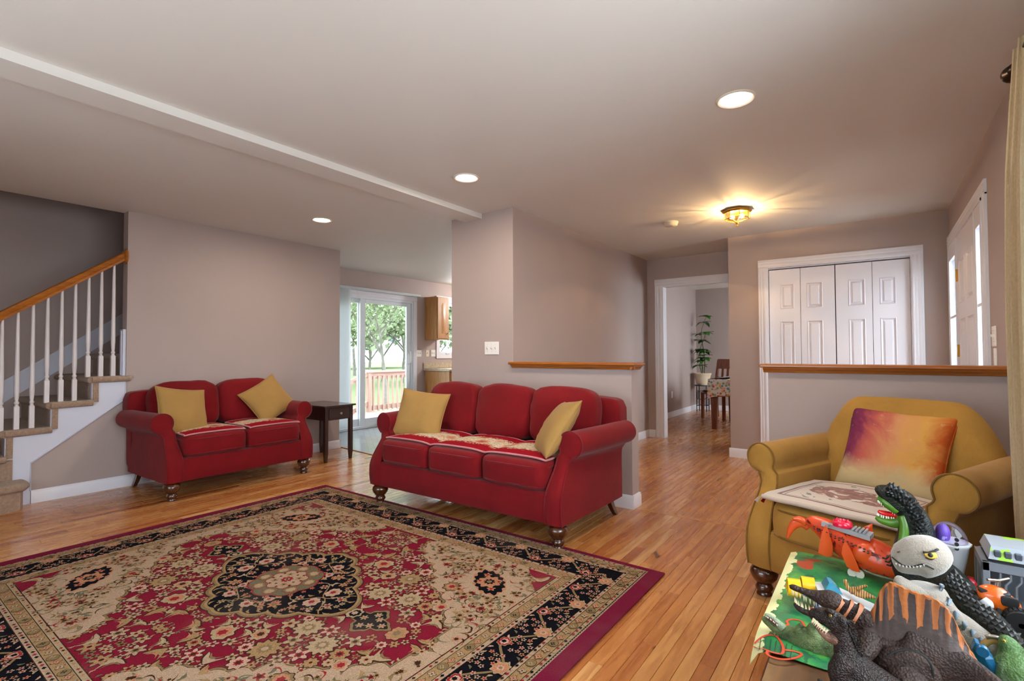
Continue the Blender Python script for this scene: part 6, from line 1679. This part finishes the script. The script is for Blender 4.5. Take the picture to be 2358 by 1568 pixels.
# ------------------------------------------------------------------ grey plush dinosaur
t = toy('plush_dinosaur', 'pale grey plush dinosaur with a frowning yellow eye', 'plush toy')
def plush():
    t = NT('grey_plush'); v = t.coord(); f = t.noise(v, 300, 2); g = t.noise(v, 6, 3)
    t.set(Base_Color=t.mix(t.math('MULTIPLY', f, .3), t.ramp(g, [(.3, hexc('#8d8174')), (.7, hexc('#9d9287'))]), hexc('#6f665c')), Roughness=1.0, Sheen_Weight=.5, Specular_IOR_Level=.1); t.bump(f, .6, .004); return t.m
pl = plush(); Y = 1.62
b = MB(); loft(b, [(2128, 1350, Y, .042), (2132, 1385, Y, .055), (2142, 1425, Y, .068), (2160, 1470, Y-.02, .072), (2185, 1500, Y-.04, .055)], 16)
loft(b, [(2170, 1440, Y, .050), (2205, 1452, Y-.02, .044), (2240, 1470, Y-.04, .036), (2272, 1486, Y-.06, .028), (2300, 1500, Y-.07, .016)], 14)
loft(b, [(2108, 1362, Y-.03, .022), (2085, 1350, Y-.045, .018), (2066, 1338, Y-.05, .017), (2058, 1334, Y-.05, .010)], 12)
loft(b, [(2170, 1400, Y-.04, .022), (2200, 1425, Y-.06, .018), (2210, 1440, Y-.065, .012)], 10)
ps = surf(b); fuse(b.build('body', pl, t), .005, 5)
b = MB(); loft(b, [(2182, 1306, Y, .022), (2166, 1296, Y, .042), (2140, 1284, Y, .052), (2114, 1280, Y, .049), (2090, 1284, Y, .041), (2070, 1288, Y, .034), (2058, 1288, Y, .024), (2053, 1288, Y, .010)], 18)
fuse(b.build('head', pl, t), .005, 6)
def stuck(l, Yf, r, m, name):
    b = MB(); b.tube([tuple(on_y(x, y, Yf)) for x, y in spline(l, 4)], r, 6); return b.build(name, m, t, smooth=180)
# face details sit on the surface of the head
hs = surf(b)
def on_head(l, r, m, name, lift=.001):
    b = MB(); b.tube([tuple(hit(hs, x, y, Y, lift)[0]) for x, y in spline(l, 6)], r, 6); return b.build(name, m, t, smooth=180)
on_head([(2055, 1283), (2066, 1292), (2080, 1301), (2098, 1304), (2114, 1301), (2125, 1299), (2138, 1304), (2150, 1310)], .0016, M['black'], 'mouth_seam')
p, n_ = hit(hs, 2143, 1278, Y, .001); b = MB(); b.ball((0, 0, 0), (.0125, .009, .004), 14); b.xf(Matrix.Translation(p) @ n_.to_track_quat('Z', 'Y').to_matrix().to_4x4()); e_ = b.build('eye', mat('felt_yellow', '#c9a03c', .8), t, smooth=180)
p, n_ = hit(hs, 2142, 1279, Y, .0045); b = MB(); b.ball(tuple(p), .0052, 10); b.build('pupil', M['black'], e_, smooth=180)
on_head([(2126, 1272), (2136, 1273), (2148, 1270), (2159, 1266)], .0026, M['black'], 'eyebrow', .003)
on_head([(2131, 1283), (2143, 1288), (2154, 1283)], .0014, M['black'], 'eyelid', .002)
on_head([(2067, 1272), (2073, 1270)], .0020, mat('brown_thread', '#5a4a3a', .9), 'nostril')
b = MB()
for x in range(2064, 2130, 8):
    y = 1303-(abs(x-2100)/18)**2*1.7; p, n_ = hit(hs, x, y, Y, .0005); cone(b, p, (0, 0, -1), .0032, .006, 4)
o = b.build('felt_teeth', M['white_tooth'], t); o['kind'] = 'stuff'
bl = mat('slate_blue_plush', '#7a8590', 1.0)
for (x, y, dx, dy) in ((2172, 1345, 8, 10), (2188, 1376, 9, 12), (2206, 1408, 8, 12), (2224, 1432, 8, 12), (2244, 1450, 7, 10), (2264, 1466, 6, 8)):
    b = MB(); b.tube([tuple(hit(ps, x-dx*.9, y-dy*.6+6, Y-.05, .0005)[0]), tuple(hit(ps, x-3, y+5, Y-.05, .001)[0]), tuple(hit(ps, x-5, y+dy+6, Y-.05, .0005)[0])], [.002, .0055, .002], 8); b.build('stripe', bl, t, smooth=180)

# ------------------------------------------------------------------ white toy boat with yellow fans
t = toy('toy_airboat', 'white and blue toy boat with two yellow fan rings', 'toy')
wp = mat('off_white_plastic', '#c4c6c8', .35); bp = mat('blue_plastic', '#1f4f9a', .35); yp = mat('yellow_plastic', '#d9a812', .3, coat=.3)
a0 = on_z(1880, 1400, TZ+.006); a1 = on_z(2020, 1422, TZ+.006); ax = (a1-a0); L = ax.length; ax.normalize(); sd = Vector((-ax.y, ax.x, 0)); up = Vector((0, 0, 1))
def bt(u, v, w): return tuple(a0+ax*(u*L)+sd*v+up*w)
b = MB(); R = []
for u, hw, h0, h1 in ((-.02, .034, .002, .022), (.15, .042, 0, .026), (.6, .042, 0, .026), (.85, .034, .002, .024), (1.0, .014, .008, .020)): R.append([bt(u, -hw, h0), bt(u, hw, h0), bt(u, hw, h1), bt(u, -hw, h1)])
b.rings(R); b.build('hull', bp, t, smooth=30)
b = MB(); R = []
for u, hw, h0, h1 in ((0, .036, .023, .060), (.25, .040, .027, .062), (.5, .038, .027, .050), (.8, .034, .026, .034), (1.0, .018, .022, .028)): R.append([bt(u, -hw, h0), bt(u, hw, h0), bt(u, hw*.8, h1), bt(u, -hw*.8, h1)])
b.rings(R); b.build('deck', wp, t, smooth=30)
b = MB()
for u in (.12, .30): c = Vector(bt(u, -.0385, .043)); b.tube([tuple(c+ax*(.012*math.cos(q))+up*(.010*math.sin(q))) for q in [i*PI/8 for i in range(17)]], .0014, 5)
b.build('moulded_ring', rk, t, smooth=80)
b = MB(); b.box(-.02, .02, -.0012, .0012, -.008, .008); b.xf(Matrix.Translation(Vector(bt(.55, -.0425, .013))) @ Matrix.Rotation(math.atan2(ax.y, ax.x), 4, 'Z')); b.build('red_decal', mat('red_decal', '#a01a2c', .4), t)
b = MB(); b.add([bt(.12, -.026, .061), bt(.12, .026, .061), bt(.42, .022, .056), bt(.42, -.022, .056), bt(.20, -.020, .082), bt(.20, .020, .082), bt(.28, .018, .080), bt(.28, -.018, .080)], [(0, 1, 5, 4), (3, 7, 6, 2), (0, 4, 7, 3), (1, 2, 6, 5), (4, 5, 6, 7)]); b.build('windscreen', mat('blue_clear', '#2f7f9a', .1, coat=.5), t)
for k, (x, y) in enumerate(((1828, 1353), (1860, 1349))):
    c = on_y(x, y, 1.62+.03*k); d = ax; e = up.cross(d).normalized(); rg = []
    for (r, w) in ((.020, -.016), (.024, -.016), (.024, .016), (.020, .016)): rg.append([tuple(c+d*w+(e*math.cos(q)+up*math.sin(q))*r) for q in [i*2*PI/28 for i in range(28)]])
    b = MB(); b.rings(rg, closed=True); f_ = b.build('fan_ring', yp, t, smooth=40)
    b = MB()
    for j in range(3): q = j*2*PI/3; b.tube([tuple(c), tuple(c+(e*math.cos(q)+up*math.sin(q))*.021)], (.005, .0015), 6)
    b.lathe([(.005, -.006), (.005, .006)], tuple(c), 10, 'x'); b.build('propeller', mat('brown_propeller', '#4a3020', .5), f_)
    b = MB(); b.tube([tuple(c-up*.022), tuple(Vector(bt(.02, -.02+.04*k, .05)))], .005, 6); b.build('fan_strut', rk, t)
b = MB(); b.ball(tuple(on_y(1903, 1352, 1.66)), .010, 12); b.build('red_knob', mat('maroon_knob', '#6a1420', .25), t, smooth=180)
t = toy('toy_tiger', 'tan striped toy cat figure sprawled across the white boat')
def tiger():
    t = NT('striped_tan'); v = t.coord(); w = t.n('TexWave'); t.l(v, w.inputs['Vector']); w.inputs['Scale'].default_value = 60; w.inputs['Distortion'].default_value = 2.0
    t.set(Base_Color=t.ramp(w.outputs['Fac'], [(.70, hexc('#c08a48')), (.78, hexc('#4a2a12'))]), Roughness=.45); return t.m
Y = 1.645; b = MB(); loft(b, [(1956, 1360, Y, .008), (1972, 1361, Y, .011), (1992, 1369, Y, .009), (2016, 1377, Y, .0035)], 12)
for l in ([(1956, 1359, Y, .006), (1950, 1349, Y, .005), (1947, 1339, Y, .0055), (1945, 1334, Y, .004)], [(1974, 1356, Y-.008, .006), (1986, 1351, Y-.010, .0042), (1997, 1348, Y-.010, .0035)], [(1968, 1366, Y-.01, .006), (1985, 1374, Y-.012, .0042), (2006, 1374, Y-.012, .003)]): loft(b, l, 8)
fuse(b.build('body', tiger(), t), .0018, 1)

# ------------------------------------------------------------------ robot pod with clear dome
t = toy('toy_pod', 'white toy pod with a clear dome and purple seat behind the plush')
c = on_y(2185, 1300, 1.93); c.z = TZ+.004; H0 = on_y(2185, 1245, 1.93).z
b = MB(); b.lathe([(.030, c.z), (.034, c.z+.03), (.030, c.z+.06), (.040, H0-.05), (.046, H0-.012), (.052, H0-.004), (.052, H0), (.040, H0+.002)], (c.x, c.y, 0), 10); b.build('body', wp, t, smooth=40)
M['dome'] = glass_mat('clear_dome', '#ece9f8', .1, .05)
b = MB(); b.lathe([(.044*math.cos(a), H0+.055*math.sin(a)) for a in [i*PI/2/8 for i in range(9)]], (c.x, c.y, 0), 24); b.build('dome', M['dome'], t, smooth=180)
b = MB(); b.ball((c.x-.012, c.y, H0+.018), (.018, .020, .030), 12); b.build('purple_seat', mat('purple_plastic', '#6a4aa8', .35), t, smooth=180)
b = MB(); b.lathe([(.018, -.003), (.018, .003), (.012, .004), (0, .004)], (0, 0, 0), 20); o = b.build('round_hatch', rk, t, smooth=40); o.location = on_y(2166, 1262, 1.885); o.rotation_euler = (PI/2, 0, .3)
for k in range(3):
    p = on_y(2203, 1243+k*10, 1.885); b = MB(); b.lathe([(.005, -.004), (.005, .002)], tuple(p), 8, 'y'); b.build('vent_hole', M['black'], t)
b = MB(); b.box(-.012, .012, -.05, .05, 0, .006, .002); o = b.build('side_arm', wp, t); o.location = (c.x-.05, c.y-.01, H0-.002)

# ------------------------------------------------------------------ grey cage crate
t = toy('toy_cage', 'grey toy cage crate with barred side and lime splash on its lid', 'toy')
gp = mat('cool_grey_plastic', '#8b929c', .4); x0, x1, y0, y1 = .218, .385, 1.845, 1.985; z0, z1 = TZ+.005, TZ+.150
def cg(nm, boxes, m=gp, bv=.002):
    b = MB()
    for q in boxes: b.box(*q, bv)
    return b.build(nm, m, t)
cg('floor_tray', [(x0, x1, y0, y1, z0, z0+.012)]); cg('corner_post', [(x0, x0+.016, y0, y0+.012, z0, z1)]); cg('corner_post', [(x1-.016, x1, y0, y0+.012, z0, z1)]); cg('corner_post', [(x0, x0+.012, y1-.012, y1, z0, z1)]); cg('corner_post', [(x1-.012, x1, y1-.012, y1, z0, z1)])
cg('top_rail', [(x0, x1, y0, y0+.014, z1-.024, z1)]); cg('top_rail', [(x0, x0+.014, y0, y1, z1-.024, z1)]); cg('back_panel', [(x0, x1, y1-.004, y1, z0, z1)])
for k in range(4):
    xx = x0+.026+k*.020; b = MB(); b.tube([(xx, y0+.006, z0+.01), (xx, y0+.006, z1-.055), (xx+.010, y0+.006, z1-.04), (xx+.010, y0+.006, z1-.02)], .0035, 6); b.build('bar', gp, t, smooth=60)
for k in range(5):
    yy = y0+.028+k*.022; b = MB(); b.tube([(x0+.006, yy, z0+.01), (x0+.006, yy, z1-.02)], .0035, 6); b.build('bar', gp, t, smooth=60)
cg('front_panel', [(x0+.108, x1-.016, y0, y0+.010, z0, z1-.02)])
b = MB()
for k in range(6): zz = z0+.02+k*.015; b.prism([(x0+.114, zz), (x0+.124, zz+.007), (x0+.134, zz), (x0+.134, zz+.005), (x0+.124, zz+.012), (x0+.114, zz+.005)], 'y', y0-.002, y0+.001)
b.build('chevron_relief', gp, t)
b = MB(); xa = x0+.012; b.add([(xa, y0-.008, z1+.012), (x1+.01, y0-.008, z1+.012), (x1+.01, y1, z1+.012), (xa, y1, z1+.012), (xa+.008, y0+.012, z1+.042), (x1, y0+.012, z1+.042), (x1, y1-.02, z1+.042), (xa+.008, y1-.02, z1+.042)], [(3, 2, 1, 0), (4, 5, 6, 7), (0, 1, 5, 4), (1, 2, 6, 5), (2, 3, 7, 6), (3, 0, 4, 7)])
def lid_mat():
    t = NT('grey_lid_lime_splash'); v = t.coord(); f = t.noise(v, 18, 4, .6, .5); t.set(Base_Color=t.mix(t.ramp(f, [(.56, (0, 0, 0, 1)), (.58, (1, 1, 1, 1))]), hexc('#959ca5'), hexc('#8fc22e')), Roughness=.35); return t.m
lid = b.build('lid', lid_mat(), t)
for k in range(7): b = MB(); b.box(xa+.012+k*.020, xa+.026+k*.020, y0-.004, y0+.008, z1+.016, z1+.034, .002); b.build('lid_slot', mat('dark_slot', '#4a505a', .5) if k == 0 else bpy.data.materials['dark_slot'], lid)
b = MB(); b.box(x0+.112, x0+.130, y0-.012, y0-.002, z1-.030, z1+.014, .002); b.build('latch', mat('dark_grey_plastic', '#3c4148', .4), t)

# ------------------------------------------------------------------ orange toy quad bike
t = toy('toy_quad_bike', 'orange and white toy quad bike with black tyres beside the cage', 'toy'); Y = 1.70
op = mat('bright_orange_plastic', '#d95f0e', .28, coat=.4); bkp = mat('black_rubber', '#17181a', .6)
b = MB(); loft(b, [(2252, 1372, Y, .020), (2272, 1374, Y, .030), (2292, 1380, Y, .034), (2315, 1392, Y, .028), (2338, 1400, Y, .022), (2352, 1404, Y, .010)], 14, rx=.8); fuse(b.build('bodywork', op, t), .004, 3)
b = MB(); loft(b, [(2262, 1380, Y-.030, .010), (2275, 1392, Y-.034, .012), (2284, 1400, Y-.034, .006)], 10); b.build('white_panel', wp, t, smooth=180)
b = MB(); b.superbox(tuple(on_y(2288, 1362, Y)), (.030, .018, .007), 4, 5); b.build('seat', bkp, t, smooth=120)
b = MB(); h0 = on_y(2300, 1358, Y); b.tube([tuple(h0), tuple(h0+Vector((0, 0, .022)))], .004, 8); b.tube([tuple(h0+Vector((-.022, -.014, .024))), tuple(h0+Vector((0, 0, .022))), tuple(h0+Vector((.02, .016, .026)))], .0035, 8); b.build('handlebar', M['nickel'], t, smooth=60)
b = MB(); p = on_y(2326, 1386, Y-.024); b.superbox(tuple(p), (.016, .004, .012), 4, 4); b.build('black_decal', bkp, t, smooth=80)
def wheel(x, y, Yw, r, w):
    c = on_y(x, y, Yw); b = MB(); b.lathe([(r*.62, -w), (r*.92, -w), (r, -w*.6), (r, w*.6), (r*.92, w), (r*.62, w)], (0, 0, 0), 24, 'y')
    for k in range(24):
        a = 2*PI*k/24; b.box(-.003, .003, -w*.7, w*.7, r*.97, r*1.06); M_ = Matrix.Rotation(a, 4, 'Y'); b.v[-8:] = [tuple(M_ @ Vector(v)) for v in b.v[-8:]]
    o = b.build('tyre', bkp, t, smooth=40); o.location = c
    b = MB(); b.lathe([(r*.64, -w*.85), (r*.55, -w*.95), (r*.2, -w*.6), (r*.18, -w*1.0), (0, -w*1.0)], (0, 0, 0), 18, 'y'); b.build('hub', op, o, smooth=40)
wheel(2350, 1436, Y-.035, .032, .014); wheel(2296, 1424, Y+.035, .030, .014); wheel(2262, 1404, Y+.01, .022, .012)
b = MB(); b.superbox(tuple(on_y(2318, 1412, Y-.01)), (.030, .016, .012), 3, 5); b.build('engine', mat('chrome_grey', '#6a6c70', .3, .8), t, smooth=120)
for k in range(6): b = MB(); p = on_y(2300+k*6, 1412+k*5, Y-.028); b.tube([tuple(p+Vector((0, 0, .012))), tuple(p-Vector((0, 0, .010)))], .003, 6); b.build('spring_coil', M['nickel'], t, smooth=60)

# ------------------------------------------------------------------ small odds and ends
t = toy('toy_red_creature', 'tiny red winged toy creature beside the grey cage'); Y = 1.85
b = MB(); loft(b, [(2226, 1336, Y, .010), (2236, 1344, Y, .014), (2246, 1354, Y, .008), (2254, 1362, Y, .003)], 10); fuse(b.build('body', mat('crimson_plastic', '#a81424', .3), t), .002, 2)
b = MB(); plate(b, [(2222, 1332), (2230, 1327), (2242, 1330), (2246, 1340), (2236, 1345)], Y+.01, .004); b.build('crest', bpy.data.materials['crimson_plastic'], t)
t = toy('toy_green_block', 'small bright green plastic piece beside the red creature')
b = MB(); b.superbox(tuple(on_y(2238, 1368, 1.83)), (.010, .008, .016), 5, 4); b.build('block', mat('bright_green_plastic', '#2f9a4a', .35), t, smooth=80)
b = MB(); b.lathe([(.004, 0), (.004, .006), (0, .006)], tuple(on_y(2238, 1358, 1.83)), 8); b.build('stud', bpy.data.materials['bright_green_plastic'], t)
t = toy('toy_blue_bracket', 'blue plastic bracket piece lying behind the striped sail'); Y = 1.42
b = MB(); plate(b, [(2237, 1488), (2245, 1474), (2254, 1478), (2258, 1490), (2268, 1488), (2272, 1500), (2286, 1512), (2302, 1552), (2290, 1560), (2262, 1535), (2250, 1520)], Y, .022); o = b.build('bracket', mat('teal_blue_plastic', '#155a80', .35), t)
b = MB(); p = on_y(2262, 1500, Y-.014); b.lathe([(.010, -.004), (.012, .004), (.008, .006)], tuple(p), 14, 'y'); b.build('peg', bpy.data.materials['teal_blue_plastic'], t, smooth=40)
t = toy('toy_tan_ring', 'tan and silver ring toy between the blue bracket and green dinosaur'); c = on_y(2294, 1512, 1.46)
b = MB(); b.tube([tuple(c+Vector((.022*math.cos(a), .006*math.sin(a), .030*math.sin(a)))) for a in [i*2*PI/24 for i in range(24)]], .007, 8, closed=True); b.build('ring', mat('tan_plastic', '#b08a4a', .4), t, smooth=180)
b = MB(); b.tube([tuple(c+Vector((.031*math.cos(a), .006*math.sin(a)-.004, .040*math.sin(a)))) for a in [i*2*PI/24 for i in range(-8, 9)]], .004, 8); b.build('silver_rim', M['nickel'], t, smooth=180)
t = toy('toy_green_dinosaur', 'mossy green toy dinosaur at the right edge of the table'); Y = 1.45
gm = skin('moss_hide', ['#3f5a30', '#587a44', '#7f9a78'], 24, .5, .6, None, 100)
b = MB(); loft(b, [(2300, 1475, Y, .012), (2312, 1480, Y, .018), (2326, 1492, Y, .020), (2335, 1515, Y, .028), (2345, 1545, Y-.02, .042), (2365, 1590, Y-.04, .046)], 14)
loft(b, [(2330, 1520, Y-.03, .016), (2315, 1540, Y-.045, .012), (2310, 1560, Y-.05, .008)], 8); fuse(b.build('body', gm, t), .004, 3)
eye(t, 2312, 1476, Y-.017, .003)
t = toy('toy_red_shell', 'small glossy red toy piece behind the green dinosaur')
b = MB(); b.superbox(tuple(on_y(2350, 1490, 1.55)), (.016, .012, .012), 3, 5); b.build('shell', mat('gloss_red', '#b01018', .2, coat=.5), t, smooth=120)
b = MB(); b.ball(tuple(on_y(2346, 1482, 1.548)), .005, 8); b.build('knob', bpy.data.materials['gloss_red'], t, smooth=180)

# ------------------------------------------------------------------ on the armchair: watercolour pillow and woven seat cover
def watercolour():
    t = NT('watercolour_print'); v = t.coord(); s = t.n('SeparateXYZ'); t.l(v, s.inputs[0]); n = t.noise(v, 5, 5, .65, .8); n2 = t.noise(v, 22, 4, .7)
    d = t.math('MULTIPLY_ADD', t.math('SUBTRACT', n, .5), .30, 0)
    u = t.math('ADD', s.outputs[0], d); w = t.math('ADD', s.outputs[2], t.math('MULTIPLY', d, .8))
    diag = t.math('MULTIPLY_ADD', u, 2.0, .5)
    col = t.ramp(diag, [(0, hexc('#451838')), (.16, hexc('#742a46')), (.32, hexc('#ab5449')), (.52, hexc('#bd8257')), (.72, hexc('#c49048')), (.92, hexc('#a84818'))])
    col = t.mix(t.ramp(t.math('MULTIPLY_ADD', w, 2.2, .5), [(.22, (1, 1, 1, 1)), (.40, (0, 0, 0, 1))]), col, hexc('#b89f74'))
    col = t.mix(t.ramp(n2, [(.62, (0, 0, 0, 1)), (.72, (.4, .4, .4, 1))]), col, hexc('#bfa684'))
    t.set(Base_Color=col, Roughness=.85, Specular_IOR_Level=.15); t.bump(t.noise(v, 600, 1), .2, .003); return t.m
wc = watercolour()
throw_pillow('watercolour pillow in purple, orange and cream on the armchair', (.055, 3.035, .675), (-.42, .04, math.radians(-23)), .44, .43, .13, 3, wc, wc, None, 'watercolour_pillow')
def cat_cloth():
    t = NT('woven_animal_cloth'); v = t.coord(); s = t.n('SeparateXYZ'); t.l(v, s.inputs[0]); x, y = s.outputs[0], s.outputs[1]
    ax_ = t.math('ABSOLUTE', x); ay = t.math('ABSOLUTE', y); n = t.noise(v, 14, 4, .6, .8); n2 = t.noise(v, 34, 3)
    edge = t.math('MAXIMUM', t.math('MULTIPLY', ax_, 1/.26), t.math('MULTIPLY', ay, 1/.215))
    band = t.math('COMPARE', edge, .86, .028); band2 = t.math('COMPARE', edge, .79, .010)
    r = t.math('ADD', t.math('MULTIPLY', t.math('MULTIPLY', x, x), 38), t.math('MULTIPLY', t.math('MULTIPLY', y, y), 130))
    body = t.math('LESS_THAN', t.math('ADD', r, t.math('MULTIPLY', n, 1.9)), 2.15)
    brown = t.ramp(n2, [(.4, hexc('#6a3018')), (.6, hexc('#8a4a28'))])
    white = t.ramp(n, [(.54, (0, 0, 0, 1)), (.57, (1, 1, 1, 1))])
    base = hexc('#bfae9e'); col = t.mix(body, base, t.mix(white, brown, hexc('#c9bdae')))
    grn = t.math('MULTIPLY', t.math('GREATER_THAN', t.noise(t.coord(off=(2, 2, 2)), 18, 3), .64), t.math('SUBTRACT', 1.0, body))
    col = t.mix(t.math('MULTIPLY', grn, t.math('LESS_THAN', edge, .74)), col, hexc('#4a5a48'))
    col = t.mix(t.math('MAXIMUM', band, band2), col, hexc('#6e3524'))
    t.set(Base_Color=col, Roughness=1, Sheen_Weight=.3); t.bump(t.noise(v, 420, 1), .4, .004); return t.m
def chair_top(x, y): return .488+.022*(1-(x/.29)**2)*(1-((y-.29)/.36)**2)-.5*max(0, -.005-y)**1.3
def seat_cover(name, label, x0, x1, y0, y1, dz, m, em, rot):
    t = thing(name, label, 'throw', (-.165, 2.520, 0), math.radians(-23)); nx, ny = 30, 22; vs = []; fs = []; cx, cy = (x0+x1)/2, (y0+y1)/2; th = .009
    for s in (0, 1):
        for j in range(ny+1):
            for i in range(nx+1):
                a, c_ = -.5+i/nx, -.5+j/ny; X, Yv = (x1-x0)*a, (y1-y0)*c_
                xr, yr = X*math.cos(rot)-Yv*math.sin(rot)+cx, X*math.sin(rot)+Yv*math.cos(rot)+cy
                vs.append((xr-cx, yr-cy, chair_top(xr, yr)+dz+(th if s else 0)+.004*fnoise(xr*9, yr*9, 4)))
    o = (nx+1)*(ny+1)
    for j in range(ny):
        for i in range(nx): a = j*(nx+1)+i; fs += [(o+a, o+a+1, o+a+nx+2, o+a+nx+1), (a+nx+1, a+nx+2, a+1, a)]
    ring = list(range(nx+1))+[(j+1)*(nx+1)-1 for j in range(1, ny+1)]+[ny*(nx+1)+i for i in range(nx-1, -1, -1)]+[j*(nx+1) for j in range(ny-1, 0, -1)]
    for k in range(len(ring)): a, c_ = ring[k], ring[(k+1) % len(ring)]; fs.append((a, c_, o+c_, o+a))
    b = MB(); b.add(vs, fs); w = b.build('cloth', m, t, smooth=60); w.location = (cx, cy, 0)
    b = MB(); b.tube([(vs[i][0], vs[i][1], vs[i][2]+th*.5) for i in ring[:nx+1]], .010 if em else .006, 8); e = b.build('rolled_hem', em or m, t, smooth=80); e.location = (cx, cy, 0)
    b = MB(); p0 = Vector(vs[0])
    for k in range(9): d = Vector((-1, -.25+.06*k, -.3-.05*k)).normalized(); b.tube([tuple(p0+Vector((0, 0, .004))), tuple(p0+d*.022), tuple(p0+d*.034+Vector((0, 0, -.012)))], .0014, 4)
    e = b.build('fringe', m, t); e['kind'] = 'stuff'; e.location = (cx, cy, 0); return t
hem = fabric('cream_hem', '#b8a596', .05, 300)
seat_cover('red_seat_pad', 'thin red cover peeking out under the animal cloth on the armchair', -.27, .265, -.02, .40, .001, M['red'], None, .02)
seat_cover('seat_cloth', 'cream woven cloth with brown cat on the armchair seat', -.285, .27, -.045, .42, .012, cat_cloth(), hem, .03)
